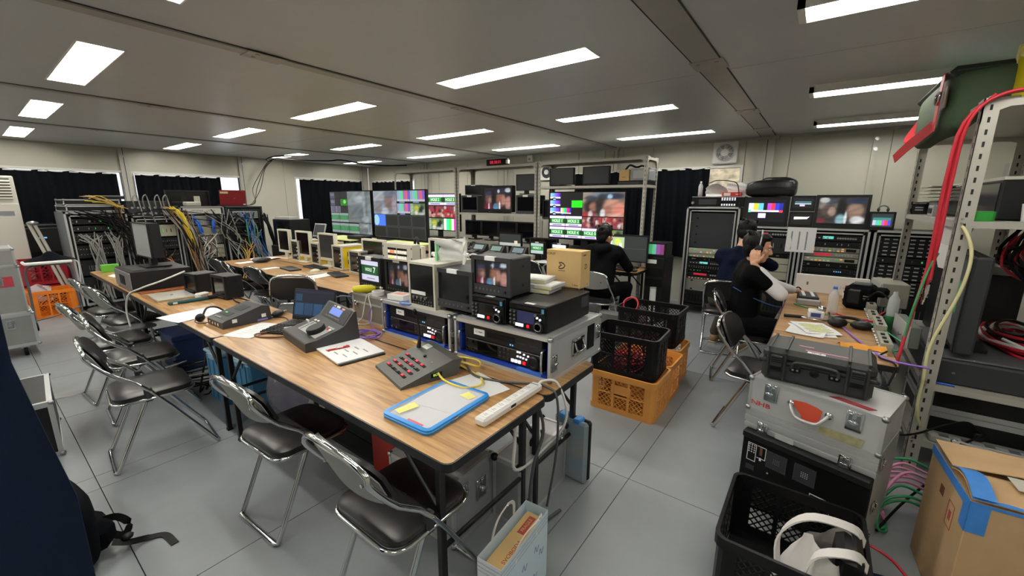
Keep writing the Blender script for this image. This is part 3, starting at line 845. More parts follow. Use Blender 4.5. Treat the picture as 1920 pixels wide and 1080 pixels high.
# box monitors
def box_monitor(name, label, w, h, d, loc, rz, pic, bez=.02, strip=.045, col=None, group=None, foot=0., lab=True, gain=1., dome=False):
    t = thing(name, label, 'monitor', loc, rz, group); col = col or DGR
    z0 = foot
    m = MB(col).box(-w/2, .012, z0, w/2, d, z0+h, .006); m.build('body', t)
    m = MB(col)
    for b in ((-w/2-.002, -.002, z0, w/2+.002, .014, z0+strip), (-w/2-.002, -.002, z0+h-bez, w/2+.002, .014, z0+h+.002), (-w/2-.002, -.002, z0+strip, -w/2+bez, .014, z0+h-bez), (w/2-bez, -.002, z0+strip, w/2+.002, .014, z0+h-bez)): m.box(*b)
    m.build('bezel', t)
    sw, sh = w-2*bez, h-bez-strip
    s = MB(SCR).box(-sw/2, .006, z0+strip, sw/2, .012, z0+strip+sh).build('screen', t)
    if pic:
        P = Pic(sw*.94, sh*.94, '0a0b0e', gain); pic(P.sub(0, 0, 1, 1)); P.build(t, (0, .0055, z0+strip+sh*.03))
    if strip > .03:
        b = MB(MGR)
        for k in range(7): b.box(-w/2+.03+k*(w-.08)/7, -.005, z0+strip*.4, -w/2+.03+k*(w-.08)/7+.009, 0, z0+strip*.62)
        b.use(BLK); b.cyl((w/2-.03, 0, z0+strip*.5), (w/2-.03, -.01, z0+strip*.5), .007, 8)
        stuff(b.build('button', t))
    if lab: box_part('paper_label', t, PAP, -w*.14, -.004, z0+h-bez*.9, w*.12, .014, z0+h+.0035)
    for s_ in (-1, 1):
        for zz in (.25, .75): MB(BLK2).cyl((s_*w/2, d*.6, z0+h*zz), (s_*(w/2+.0015), d*.6, z0+h*zz), .008, 8).build('side_screw', t)
    if foot:
        MB(BLK).box(-w*.3, .02, 0, w*.3, d*.8, .012, .004).box(-.03, d*.3, .01, .03, d*.5, z0+.01).build('foot_stand', t)
    else:
        for s_ in (-1, 1): box_part('foot', t, BLK2, s_*w*.35-.015, .02, -.006, s_*w*.35+.015, .06, .001)
    return t
box_monitor('box_monitor', 'charcoal box monitor on the small recorder, showing two blurred people in caps', .262, .2, .19, (1.63, 1.36, 1.075), FX, faces2, .02, .05)
box_monitor('box_monitor', 'charcoal box monitor with a blank screen, left of the small recorders', .3, .225, .22, (1.62, 1.63, .926), FX, None, .022, .045, foot=.03)
box_monitor('box_monitor', 'black monitor showing a blurred face, under the beige button panel', .27, .235, .14, (1.77, 2.32, .926), FX, faces2, .022, .05, BLK, gain=.55)
th7 = box_monitor('box_monitor', 'black monitor showing the green HOLE 7 caption, on the silver case', .27, .235, .14, (1.78, 2.66, .915), FX, None, .024, .055, BLK)
P = Pic(.22, .15, 'c9c8e6', .6); P.rect(0, .3, 1, .78, '123f22'); P.rect(.2, .34, .85, .74, '1a5230'); P.rect(.3, .1, .75, .14, '6f6c96')
pp = P.build(th7, (0, .0054, .057))
text('HOLE', .036, pp, (-.018, -.0008, .082), UP, E_('dfeadf', .8), sx=.9); text('7', .06, pp, (.052, -.0008, .082), UP, E_('f4f8f4', .85))
# waveform monitor, beige case
t = thing('waveform_monitor', 'beige upright waveform monitor with a dark screen above a row of knobs', 'monitor', (1.6, 1.87, .928), FX)
w, h, d = .235, .275, .42
MB(BEI).box(-w/2, .01, 0, w/2, d-.1, h, .004).build('body', t)
m = MB(BEI)
for b in ((-w/2, -.003, 0, w/2, .012, .014), (-w/2, -.003, h-.014, w/2, .012, h), (-w/2, -.003, .014, -w/2+.014, .012, h-.014), (w/2-.014, -.003, .014, w/2, .012, h-.014)): m.box(*b)
m.build('bezel', t)
fp = MB(BLKG).box(-w/2+.014, .002, .014, w/2-.014, .011, h-.014).build('front_panel', t)
MB(SCR).box(-w/2+.022, 0, .1, w/2-.022, .003, h-.022).build('screen', fp)
MB(PAP).box(-w/2+.02, -.001, .078, .03, .003, .1).build('paper_label', fp)
m = MB(STL)
for k in range(4): m.cyl((-.07+k*.035, .003, .062), (-.07+k*.035, -.012, .062), .009, 10)
m.use(MGR)
for (x, z) in grid_pts(-.08, .08, .024, .042, 8, 2): m.box(x-.005, -.003, z-.004, x+.005, .003, z+.004)
stuff(m.build('knob', fp, 40))
for z in (.08, .2): bail(t, [(w/2, .03, z-.02), (w/2+.014, .03, z-.016), (w/2+.014, .03, z+.016), (w/2, .03, z+.02)], .004, CHR, 'hinge')
MB(BEI).box(-w/2+.02, -.02, -.003, w/2+.1, d-.05, 0).build('base_plate', t)
# beige button panel on the monitors
t = thing('router_panel', 'beige router panel of white, orange and yellow lit buttons on top of the monitors', 'control panel', (1.74, 2.27, 1.164), FX); t.scale = (.8, .5, 1.15)
w, h = .36, .098
MB(BEI).box(-w/2, .006, 0, w/2, .16, h, .003).build('body', t)
f = MB(BEI).box(-w/2-.018, 0, 0, w/2+.018, .007, h).build('front_panel', t)
stuff(MB(BLK2).box(-.125, -.002, .062, -.01, .001, .074).box(.0, -.002, .062, .13, .001, .074).box(-.125, -.002, .03, -.01, .001, .04).box(0, -.002, .03, .13, .001, .04).build('label_strip', f))
lw = mat('white lit key', 'f4f0e4', .5, emit='efe9d8', es=.35); lo = mat('orange lit key', 'ff8a60', .5, emit='ff7a50', es=.8); ly_ = mat('yellow lit key', 'e8f060', .5, emit='e8f060', es=.8)
for j, z in enumerate((.043, .01)):
    for k in range(8):
        x = -.108+k*.03+(.008 if k > 3 else 0)
        mm = lo if (j == 0 and k in (1, 2)) else ly_ if (j == 1 and k in (1, )) else lw
        MB(mm).box(x-.0125, -.008, z, x+.0125, 0, z+.017, .002).build('button', f)
for s in (-1, 1):
    stuff(MB(DGR).cyl((s*(w/2+.006), .001, .02), (s*(w/2+.006), -.003, .02), .006, 8).cyl((s*(w/2+.006), .001, .078), (s*(w/2+.006), -.003, .078), .006, 8).build('screw', f))
# silver case by the laptop
t = thing('silver_case', 'grey brown metal case on the table, white earphone cord hanging over its front', 'flight case', (1.655, 2.5, .7), FX)
edge_case(t, .41, .3, .205, mat('grey brown case skin', '86817a', .4, .2, bump=.05, bscale=200), e=.014)
box_part('lid_seam', t, ALU, -.207, -.004, .132, .207, .304, .146)
for s in (-1, 1): butterfly(t, (s*.16, -.003, .12), (0, 0, 0), .6)
t = thing('squeeze_bottle', 'yellow green tapered bottle lying on the grey metal case', 'bottle', (1.69, 2.6, .934), R(-35))
MB(mat('yellow green plastic', 'd8cf2c', .4)).lathe([(.004, -.085), (.02, -.08), (.028, -.04), (.03, .0), (.026, .05), (.012, .075), (.008, .08)], (0, 0, 0), 16, 'x').build('bottle_body', t, 50)
MB(mat('olive tip', '4c5220', .5)).lathe([(.013, .075), (.01, .1), (.005, .105)], (0, 0, 0), 12, 'x').build('tip', t, 50)
MB(WHT).ell((.115, 0, 0), (.013, .013, .013)).build('cap', t, 60)
t = thing('tape_roll', 'roll of white tape on the grey metal case beside the yellow bottle', 'tape', (1.7, 2.45, .907))
MB(mat('white tape', 'e3dcda', .6)).lathe([(.03, 0), (.045, 0), (.045, .03), (.03, .03), (.03, 0)], (0, 0, 0), 20).build('tape', t, 40)
t = thing('white_box', 'flat white product box on the left recorder case', 'box', (1.66, 2.16, .928), FX+R(8))
MB(WHT).box(-.07, -.045, 0, .07, .05, .036, .002).build('box_body', t); box_part('red_print', t, mat('faded red print', 'd8a090', .6), -.03, -.03, .036, .05, .03, .0366)
MB(mat('blue cable', '2f6fd8', .4)).tube([(.035*math.cos(a*.7)*(1+.05*math.sin(a*3)), .05*math.sin(a*.7), .004+.0016*(a % 3)) for a in range(0, 40)], .0035, 6).build('cable_coil', None, 60, (1.6, 2.02, .928))
tag(bpy.data.objects['cable_coil'], 'small coil of bright blue cable on the left recorder case', 'cable')
# plastic bag and paper roll on top of the waveform monitor
def crumple(n, w, h, d, sd, amp=.03):
    r = random.Random(sd); ph = [(r.uniform(4, 17), r.uniform(4, 17), r.uniform(0, 6)) for _ in range(6)]
    def f(u, v):
        q = sum(math.sin(a*u+b*v+c) for a, b, c in ph)/6
        return q*amp
    return f
f_ = crumple(0, 1, 1, 1, 3, .05)
bagm = mat('clear crinkled film', 'e8e8e6', .3, alpha=.75, bump=.25, bscale=30)
m = MB(bagm).grid(lambda u, v: (-.09+.22*u+f_(u, v)*.3, -.02+.08*math.sin(PI*u)+f_(v, u), .12*v+.03*u*v+f_(u, v)*.4), 22, 14, .003)
o = m.build('plastic_bag', None, 50, (1.74, 1.76, 1.206), FX); tag(o, 'crumpled clear plastic bag with a green edge on the waveform monitor', 'bag')
MB(mat('pale green strip', '8fcf9a', .5)).box(-.1, -.035, 0, -.085, -.01, .12).build('green_edge', o)
t = thing('paper_roll', 'white rolled papers lying on the waveform monitor', 'paper', (1.86, 1.9, 1.206), FX+R(12))
MB(PAP).cyl((-.13, 0, .014), (.12, .05, .014), .014, 12).build('roll', t, 40); MB(PAP).cyl((-.08, -.05, .01), (.06, -.04, .01), .01, 10).build('roll', t, 40)
MB(WHT).box(-.02, -.09, 0, .1, -.07, .012).build('marker', t)
# disc cases and carton on the end recorder
cl = mat('clear disc case', 'd5d7de', .25, alpha=.8); yl = mat('cream sleeve', 'e6e2b4', .6)
for k, (dx, dy, rz, lb) in enumerate(((0, 0, 6, 'bottom disc case of the stack of three in front of the carton'), (.012, -.01, 3, 'middle disc case of the stack of three in front of the carton'), (.04, .05, 10, 'top disc case of the stack of three, pushed to the left'))):
    t = thing('disc_case', lb, 'disc case', (1.83+dx, 1.21+dy, 1.0695+k*.0225), FX+R(rz), 'disc cases in front of the carton')
    MB(cl).box(-.085, 0, 0, .085, .17, .021, .002).build('case', t); MB(yl).box(-.02, -.001, .002, .084, .03, .019).build('label_sleeve', t); MB(WHT).box(-.07, .03, .0205, .07, .15, .0216).build('cover_sheet', t)
card = mat('carton brown', 'cfae78', .75, noise=.05, nscale=14)
t = thing('carton', 'tan carton with a dark curved emblem, standing on the small black recorder', 'box', (2.075, 1.175, 1.0695), FX)
MB(card).box(-.115, 0, 0, .115, .115, .212, .002).build('carton_body', t)
MB(mat('light carton top', 'd8b878', .75)).box(-.114, .001, .212, .114, .114, .213).build('top_flap', t)
ink = mat('dark brown print', '2c1c12', .8)
text('SONY', .02, t, (-.085, -.0006, .19), UP, ink, sx=1.2); text('SONY', .012, t, (.1156, .04, .19), (R(90), 0, R(90)), ink, sx=1.2)
text('5 discs', .014, t, (.08, -.0006, .018), UP, ink, sx=1.); text('x5', .01, t, (.1156, .085, .018), (R(90), 0, R(90)), ink)
def emblem(s, loc, rot):
    m = MB(ink); pts = [(-.9, .8), (-.2, .85), (.6, .55), (1, 0), (.6, -.6), (-.2, -.9), (-.9, -.9), (-.95, -.5), (-.45, -.1), (-.05, .1), (-.5, .3)]
    m.tube([(x*s, 0, z*s) for x, z in pts], s*.16, 6, closed=True)
    for i in range(len(m.v)): v = m.v[i]; m.v[i] = (v[0], v[1]*.05, v[2])
    return m.build('emblem', t, None, loc, rot)
emblem(.021, (-.01, -.0008, .125), (0, 0, 0)); emblem(.015, (.1156, .06, .125), (0, 0, R(90)))
text('professional', .009, t, (-.01, -.0006, .095), UP, ink)
# desk items ---------------------------------------------------
t = thing('power_strip', 'white seven outlet power strip along the near end of the front table', 'power strip', (1.085, .967, .7), R(0))
MB(WHT).box(0, -.028, 0, .415, .028, .034, .008).build('body', t)
slot = mat('outlet slot', '8e8e8c', .6)
for k in range(7):
    x = .04+k*.05
    o = MB(WHT).box(x-.019, -.019, .034, x+.019, .019, .0355).build('outlet', t)
    stuff(MB(slot).box(x-.006, -.008, .0355, x-.004, .006, .036).box(x+.004, -.008, .0355, x+.006, .006, .036).cyl((x, .012, .0355), (x, .012, .036), .002, 6).build('slot', o))
MB(mat('lavender print', '8a8ab0', .6)).box(.385, -.02, .034, .393, .02, .0344).build('print_strip', t)
MB(BLK2).box(.17, -.0286, .014, .205, -.0282, .026).build('mark', t)
wc = mat('white cable', 'dedfdd', .45)
MB(wc).tube(spline([(.414, 0, .018), (.45, -.01, .03), (.49, -.06, .02), (.5, -.11, -.1), (.49, -.1, -.2), (.44, -.06, -.27), (.36, -.02, -.33)], 6), .0065, 8).build('cord', t, 60)
# blue zip folder
t = thing('zip_folder', 'clear zip folder with a blue border and yellow notes on the front table', 'folder', (1.1, 1.21, .7), FX+R(2))
bl = mat('blue vinyl', '2f8fe0', .3); film = mat('clear vinyl', 'e6e8ee', .15, alpha=.25)
w, d = .27, .385
po = rrect(w, d, .03, 5); pi = rrect(w-.036, d-.036, .02, 5); nn = len(po)
m = MB(bl); vs = [(*p, .001) for p in po]+[(*p, .02) for p in po]+[(*p, .021) for p in pi]+[(*p, .001) for p in pi]
m.add(vs, [(a*nn+i, a*nn+(i+1) % nn, ((a+1) % 4)*nn+(i+1) % nn, ((a+1) % 4)*nn+i) for a in range(4) for i in range(nn)]); m.build('blue_border', t)
MB(PAP).box(-.112, -.17, .004, .112, .172, .013).build('paper_stack', t)
m = MB(PAP).grid(lambda u, v: (-.11+.22*u, -.06+.22*v+.03*u, .0145+.004*math.sin(PI*v)), 6, 8, .0008); m.build('curled_sheet', t)
MB(film).box(-.118, -.175, .0205, .118, .176, .0211).build('clear_cover', t)
ynote = mat('yellow note', 'e9e48c', .7)
MB(ynote).prism([(-.10, -.15), (-.06, -.16), (-.04, -.07), (-.085, -.06)], .0212, .0218).build('sticky_note', t); MB(ynote).prism([(.03, .1), (.09, .09), (.1, .13), (.04, .15)], .0212, .0218).build('sticky_note', t)
MB(mat('faded red label', 'd8626c', .6)).prism([(.0, -.172), (.085, -.172), (.085, -.163), (.0, -.163)], .0212, .0217).build('red_label', t)
MB(mat('zip tape', '5aa8ea', .4)).tube([(p[0]*1.004, p[1]*1.004, .0105) for p in po], .0025, 6, closed=True).build('zipper', t)
MB(CHR).box(.135, -.05, .007, .14, -.03, .015, .001).use(bl).box(.136, -.07, .004, .139, -.05, .013, .001).build('zip_pull', t)
def sheet(label, cx, cy, rz, w=.21, d=.297, lines=6, name='paper_sheet', z=.7008, curl=.003):
    t = thing(name, label, 'paper', (cx, cy, z), rz)
    m = MB(PAP).grid(lambda u, v: ((u-.5)*w, (v-.5)*d, .0009+curl*(abs(u-.5)*2)**3*(.5+.5*math.sin(v*5))), 8, 8, .0007); m.build('sheet', t, 60)
    if lines:
        r = random.Random(int(cx*1000)); ml = MB(mat('grey print', '8b8d92', .8))
        for k in range(lines):
            y = d*.4-k*d*.8/lines; ml.box(-w*.36, y-.0012, .0011, -w*.36+w*r.uniform(.3, .7), y+.0012, .0013)
        stuff(ml.build('print_line', t))
    return t
sheet('creased blank white sheet sticking out behind the blue folder', 1.35, 1.215, R(-14), .2, .26, 0, z=.7006)
# talkback panel
t = thing('talkback_panel', 'grey wedge talkback panel with red lit keys and a gooseneck microphone', 'intercom', (1.145, 1.625, .7), R(-106))
pm = mat('grey metal panel', '4d4e4b', .45)
w, d, h = .34, .33, .085
MB(pm).prism([(0, 0), (.004, .012), (d-.05, h), (d, h*.94), (d-.03, .0)], -w/2, w/2, 'x').build('body', t)
sl = math.atan2(h-.012, d-.054)
pl = link('key_plate', None, t, (0, .004, .0125), (sl, 0, 0)) if 0 else None
def onplane(x, s): return (x, .004+s*math.cos(sl), .0125+s*math.sin(sl))
rk = mat('red lit key', 'c01830', .4, emit='c01030', es=.55); dk = mat('dark key', '17171a', .4)
for j in range(4):
    for i in range(4):
        x = -.1+i*.06-j*.0+.012*(3-j)*0; s = .05+j*.036
        lit = (i+j*2) % 3 != 1 if j else i in (0, 3)
        o = MB(BLK2).box(-.025, -.008, -.001, .025, .008, .003, .003).build('key_bed', t, None, onplane(x, s), (sl, 0, 0))
        MB(rk if lit else dk).box(-.022, -.006, .003, .006, .006, .008, .002).build('key', o)
MB(mat('silver label', '8f938f', .3, .4)).box(-.03, -.02, 0, .03, .02, .001).build('maker_plate', t, None, onplane(-.09, .27), (sl, 0, 0))
o = MB(BLK2).cyl((0, 0, 0), (0, 0, .008), .008, 8).build('volume_knob', t, None, onplane(.0, .21), (sl, 0, 0))
o = MB(CHR).cyl((0, 0, 0), (0, 0, .004), .004, 8).build('pilot_lamp', t, None, onplane(.1, .2), (sl, 0, 0))
gx = onplane(-.13, .235)
MB(BLK).tube(spline([gx, (gx[0]-.004, gx[1]+.01, gx[2]+.06), (gx[0]-.02, gx[1]+.012, gx[2]+.14), (gx[0]-.03, gx[1]+.005, gx[2]+.18)], 5), [.013, .012, .011, .01, .009]+[.005]*11, 8).use(BLK2).ell((gx[0]-.032, gx[1], gx[2]+.195), (.015, .012, .018), 10, 8).build('gooseneck_microphone', t, 60)
lb = MB(BLK2).box(-.03, -.0008, -.011, .03, 0, .011).build('side_label', t, None, (w/2, .185, .03), (0, 0, R(90))); 
text('BDS', .017, lb, (0, -.0014, 0), UP, E_('c8f060', .7), sx=1.2)
# clipboard of papers and red pen
t = thing('clipboard', 'black clipboard stacked with printed white sheets on the front table', 'clipboard', (1.235, 2.095, .7), R(-99))
MB(BLK2).box(-.165, -.125, 0, .175, .135, .006, .002).build('board', t)
MB(PAP).box(-.18, -.13, .006, .155, .14, .014).build('paper_stack', t)
ml = MB(mat('grey print', '8b8d92', .8))
for k in range(9): ml.box(-.1+(k % 3)*.07, -.1+k*.02, .014, -.05+(k % 3)*.075, -.092+k*.02, .0143)
stuff(ml.build('print_block', t))
t = thing('red_pen', 'red ballpoint pen lying on the printed sheets', 'pen', (1.21, 2.155, .7195), R(-17))
MB(RED).cyl((-.06, 0, 0), (.055, 0, 0), .005, 10).build('barrel', t, 40); MB(RED).cyl((-.075, 0, 0), (-.06, 0, 0), .001, 10, .005).build('tip', t, 40); MB(WHT).box(-.02, -.0035, .002, .02, .0035, .0055).build('print_band', t); MB(RED).box(.02, -.001, .005, .055, .001, .008).build('clip', t)
# replay controller
t = thing('replay_controller', 'charcoal replay controller with a big jog wheel and blue display', 'controller', (1.1, 2.475, .7), R(-98))
cg = mat('charcoal casing', '323335', .5, bump=.04, bscale=250)
w = .40
prof = [(0, 0), (.0, .05), (.005, .056), (.07, .062), (.2, .098), (.235, .112), (.3, .19), (.312, .192), (.325, .0)]
MB(cg).prism(prof, -w/2, w/2, 'x').build('body', t)
s1 = math.atan2(.036, .13); s2 = math.atan2(.078, .065)
def p1(x, s, dz=.0): return (x, .07+s*math.cos(s1), .0625+s*math.sin(s1)+dz)
def p2(x, s): return (x, .235+s*math.cos(s2)-.001, .1125+s*math.sin(s2))
MB(LGR).box(-.13, 0, 0, .16, .1, .001).build('jog_plate', t, None, p1(0, 0), (s1, 0, 0))
MB(BLK).lathe([(.055, 0), (.055, .025), (.05, .031), (.0, .031)], (0, 0, 0), 24).build('jog_wheel', t, 40, p1(.06, .05), (s1, 0, 0))
MB(BLK).box(-.005, 0, 0, .005, .09, .0015).use(WHT).cyl((0, .06, 0), (0, .06, .03), .005, 8).box(-.02, .055, .028, .02, .065, .036, .002).build('lever', t, None, p1(-.1, .005), (s1, 0, 0))
for x, s, c in ((-.12, .115, WHT), (-.08, .118, WHT), (-.06, .09, LGR), (.1, .115, LGR), (.13, .115, LGR), (.16, .115, LGR), (.12, .098, RED), (.15, .098, WHT)):
    MB(c).box(-.012, -.007, 0, .012, .007, .005, .001).build('key', t, None, p1(x, s), (s1, 0, 0))
pn = MB(BLK).box(-.17, 0, 0, .18, .1, .0015).build('display_panel', t, None, p2(0, 0), (s2, 0, 0))
MB(mat('blue lcd', '4864b4', .3, emit='4a66c0', es=.75)).box(-.08, .032, .001, .08, .08, .003).build('display', pn)
stuff(MB(MGR).box(-.1, .012, .0015, -.09, .02, .004).add([], []).build('softkey_row', pn)) if 0 else None
m = MB(MGR)
for k in range(10): m.box(-.1+k*.022, .012, .0015, -.086+k*.022, .02, .005)
stuff(m.build('softkey', pn))
text('EVS', .014, pn, (-.06, .089, .0018), (0, 0, 0), WHT, sx=1.2); MB(WHT).box(-.03, .084, .0015, .02, .098, .002).build('paper_label', pn); MB(mat('pink label', 'd8a088', .6)).box(.05, .084, .0015, .09, .095, .002).build('pink_label', pn)
# open black laptop
t = thing('laptop', 'open black laptop with a dark blue screen behind the replay controller', 'laptop', (1.4, 2.83, .7), R(-70))
lb2 = MB(BLK).box(-.18, -.2, 0, .18, .0, .016, .003).build('base', t)
m = MB(DGR)
for (x, y) in grid_pts(-.145, .145, -.12, -.03, 14, 5): m.box(x-.008, y-.008, .016, x+.008, y+.008, .018)
stuff(m.build('keys', lb2)); MB(STL).box(-.18, -.201, .006, .18, -.199, .012).build('trim_line', lb2)
sc = MB(BLK).box(-.18, 0, 0, .18, .008, .225, .003).build('screen_lid', t, None, (0, 0, .016), (R(-14), 0, 0))
P = Pic(.34, .195, '0d1420', .8); P.rect(0, .92, 1, 1, '1a1530'); P.rect(.03, .6, .2, .85, '16304a')
for k in range(4): P.rect(.03+k*.24, .08, .25+k*.24, .52, '1c3a58' if k % 2 == 0 else '1a324e')
P.build(sc, (0, -.0005, .022)); text('SAMSUNG', .008, sc, (0, -.0006, .012), UP, LGR)
t = thing('keypad', 'black numeric keyboard beside the replay controller', 'keyboard', (1.2, 2.81, .7), R(-66))
MB(BLK).box(-.12, -.085, 0, .12, .085, .014, .003).build('base', t)
for (x, y) in grid_pts(-.1, .1, -.065, .065, 8, 5): MB(BLK2).box(x-.011, y-.013, .014, x+.011, y+.013, .02, .003).build('key', t)
t = thing('metal_connector', 'short silver adapter lying on the numeric keyboard', 'connector', (1.2, 2.74, .731), R(-30))
MB(STL).cyl((-.03, 0, 0), (.02, 0, 0), .01, 12).cyl((.02, 0, 0), (.032, 0, 0), .007, 12).build('barrel', t, 40)
sheet('printed sheet lying across the joint of the two front tables', 1.085, 2.97, R(-68), .22, .31, 8)
sheet('white sheet overhanging the table edge in front of the closed silver laptop', .975, 3.76, R(-78), .29, .38, 0, z=.7006)
# left talkback wedge
t = thing('intercom_wedge', 'charcoal wedge intercom with a green display, beside the coiled black headset', 'intercom', (.95, 3.28, .7), R(-88))
w = .25
MB(cg).prism([(0, 0), (0, .045), (.02, .055), (.13, .08), (.26, .118), (.31, .105), (.32, 0)], -w/2, w/2, 'x').build('body', t)
s3 = math.atan2(.025, .11)
for k in range(4): MB(CHR).cyl((-.07+k*.045, 0, .025), (-.07+k*.045, -.006, .025), .011, 10).build('socket', t, 40)
MB(BLK).box(-.06, 0, 0, .06, .05, .001).use(LEDG).box(-.05, .03, .001, -.02, .042, .0018).build('display', t, None, (-.02, .065, .0655), (s3, 0, 0))
stuff(MB(LGR).box(-.06, 0, 0, -.045, .012, .004).box(-.035, 0, 0, -.02, .012, .004).box(-.01, 0, 0, .005, .012, .004).box(.015, 0, 0, .03, .012, .004).build('key', t, None, (-.02, .03, .0575), (s3, 0, 0)))
MB(BLK).box(-.06, 0, 0, .05, .07, .001).build('upper_panel', t, None, (0, .15, .0866), (math.atan2(.038, .13), 0, 0))
for y in (.06, .25): MB(PAP).box(w/2-.001, y, .03, w/2+.0008, y+.03, .055).build('paper_label', t)
MB(mat('lavender label', '7c7cc0', .5)).box(w/2-.001, .22, .006, w/2+.0008, .29, .02).build('lavender_label', t)
t = thing('headset', 'black single ear headset lying beside the charcoal intercom', 'headset', (.93, 3.5, .7), R(20))
MB(BLK).ell((0, 0, .03), (.035, .02, .03), 12, 8).build('ear_cup', t, 60); MB(BLK).tube(spline([(.02, 0, .04), (.08, .03, .08), (.15, .03, .07), (.19, .0, .03)], 5), .007, 6).build('headband', t, 60)
MB(BLK).tube(spline([(-.02, 0, .03), (-.06, -.03, .02), (-.06, -.08, .01), (.0, -.1, .008)], 5), .003, 6).build('microphone_boom', t, 60); MB(BLK2).ell((0, -.1, .012), (.014, .012, .011), 10, 6).build('microphone', t, 60)
# closed laptop, bar, bits
alm = mat('laptop aluminium', 'c6c2b6', .35, .35)
t = thing('closed_laptop', 'closed silver laptop on the middle table of the front row', 'laptop', (1.05, 4.64, .7), R(-92))
MB(alm).box(-.19, -.135, .002, .19, .135, .009, .003).build('base', t); MB(alm).box(-.19, -.135, .01, .19, .135, .017, .003).build('lid', t)
MB(BLKG).ell((0, 0, .0168), (.018, .014, .0006), 14, 4).build('emblem', t); stuff(MB(BLK2).box(-.17, -.12, 0, -.15, -.1, .002).box(.15, .1, 0, .17, .12, .002).box(.15, -.12, 0, .17, -.1, .002).box(-.17, .1, 0, -.15, .12, .002).build('foot', t))
t = thing('teal_bar', 'dark teal bar with a black grip lying in front of the closed silver laptop', 'tool', (1.09, 4.26, .7), R(-2))
MB(mat('dark teal', '1d4a4e', .4)).box(-.16, -.022, 0, .12, .022, .028, .008).build('bar', t); MB(BLK).cyl((.12, 0, .018), (.2, 0, .018), .017, 10).build('grip', t, 40); MB(PAP).box(-.13, -.023, .006, -.1, -.0215, .022).build('paper_label', t)
t = thing('tissue_pack', 'small white packet standing at the right corner of the closed laptop', 'packet', (1.2, 4.36, .7), R(20))
MB(WHT).box(-.05, -.03, 0, .05, .03, .05, .01).build('packet', t); MB(mat('pale pink print', 'e0c0b8', .6)).box(-.03, -.0308, .01, .03, -.03, .04).build('print', t)
# ---------------------------------------------------------------- equipment racks
def faceplate(t, z0, z1, w, style, sd, y=.03):
    """one rack unit: plate with its fittings; x centred, front at y"""
    r = random.Random(sd); h = z1-z0
    pc = {'dark': BLK, 'black': BLK2, 'grey': mat('rack grey plate', '8a8a82', .45, .2), 'beige': mat('rack beige plate', 'a9a692', .5), 'matt': SCRG, 'silver': STL, 'red': BLK, 'lcd': BLK, 'white': LGR}[style.split('-')[0]]
    o = MB(pc).box(-w/2, y, z0+.001, w/2, y+.02, z1-.001, .002).build('rack_unit', t)
    m = MB(MGR); kind = style.split('-')[1] if '-' in style else 'mix'
    if kind == 'keys':
        for (x, z) in grid_pts(-w*.42, w*.2, z0+h*.3, z0+h*.7, 9, 2 if h > .05 else 1):
            m.use(r.choice([LGR, WHT, LEDA, LGR, mat('dim green led', '4fae5a', .5, emit='4fae5a', es=.5)])); m.box(x-.012, y-.006, z-h*.12, x+.012, y, z+h*.12)
        m.use(BLK2); m.box(w*.26, y-.002, z0+h*.2, w*.44, y, z0+h*.8)
    elif kind == 'display':
        m.use(DISP); m.box(-w*.2, y-.002, z0+h*.35, w*.0, y, z0+h*.8); m.use(STL)
        for k in range(8): m.cyl((w*.08+k*w*.045, y, z0+h*.5), (w*.08+k*w*.045, y-.012, z0+h*.5), h*.16, 8)
        m.use(LGR)
        for k in range(5): m.box(-w*.44+k*.04, y-.004, z0+h*.4, -w*.44+k*.04+.02, y, z0+h*.6)
    elif kind == 'meter':
        m.use(mat('red meter', 'c03040', .4, emit='b02030', es=.5)); m.box(-w*.32, y-.002, z0+h*.25, w*.0, y, z0+h*.8); m.use(LGR)
        for k in range(6): m.cyl((w*.1+k*w*.055, y, z0+h*.5), (w*.1+k*w*.055, y-.01, z0+h*.5), h*.2, 8)
    elif kind == 'patch':
        m.use(STL)
        for (x, z) in grid_pts(-w*.44, w*.44, z0+h*.3, z0+h*.7, 16, 2 if h > .04 else 1): m.cyl((x, y, z), (x, y-.012, z), .0065, 6)
    elif kind == 'squares':
        for (x, z) in grid_pts(-w*.35, -w*.35, z0+h*.15, z0+h*.85, 1, max(2, int(h/.12))): m.use(BLK2); m.box(x-.014, y-.001, z-.01, x+.014, y+.001, z+.01)
    elif kind == 'blue':
        m.use(LEDB)
        for k in range(4): m.box(w*.1+k*.02, y-.003, z0+h*.4, w*.1+k*.02+.009, y, z0+h*.6)
        m.use(DGR)
        for s in (-1, 1): m.tube(spline([(s*w*.4, y, z0+h*.25), (s*w*.4, y-.025, z0+h*.3), (s*w*.4, y-.025, z0+h*.7), (s*w*.4, y, z0+h*.75)], 3), .005, 6)
    elif kind == 'vent':
        m.use(BLK2)
        for k in range(10): m.box(-w*.4+k*w*.08, y-.001, z0+h*.2, -w*.4+k*w*.08+w*.05, y+.001, z0+h*.8)
    elif kind == 'rows':
        m.use(LGR)
        for (x, z) in grid_pts(-w*.4, w*.4, z0+.02, z1-.02, 7, max(2, int(h/.035))): m.box(x-.02, y-.004, z-.006, x+.02, y, z+.006)
    else:
        for _ in range(10):
            x = r.uniform(-w*.44, w*.4); m.use(r.choice([MGR, LGR, STL, LEDG if r.random() < .3 else BLK2])); s = r.uniform(.005, .012); m.box(x, y-.004, z0+h*.35, x+s, y, z0+h*.65)
    if m.v: stuff(m.build('fitting', o))
    ears = MB(STL)
    for s in (-1, 1):
        for q in (.25, .75): ears.cyl((s*(w/2-.01), y+.001, z0+h*q), (s*(w/2-.01), y-.003, z0+h*q), .004, 6)
    stuff(ears.build('rack_screw', o))
    return o
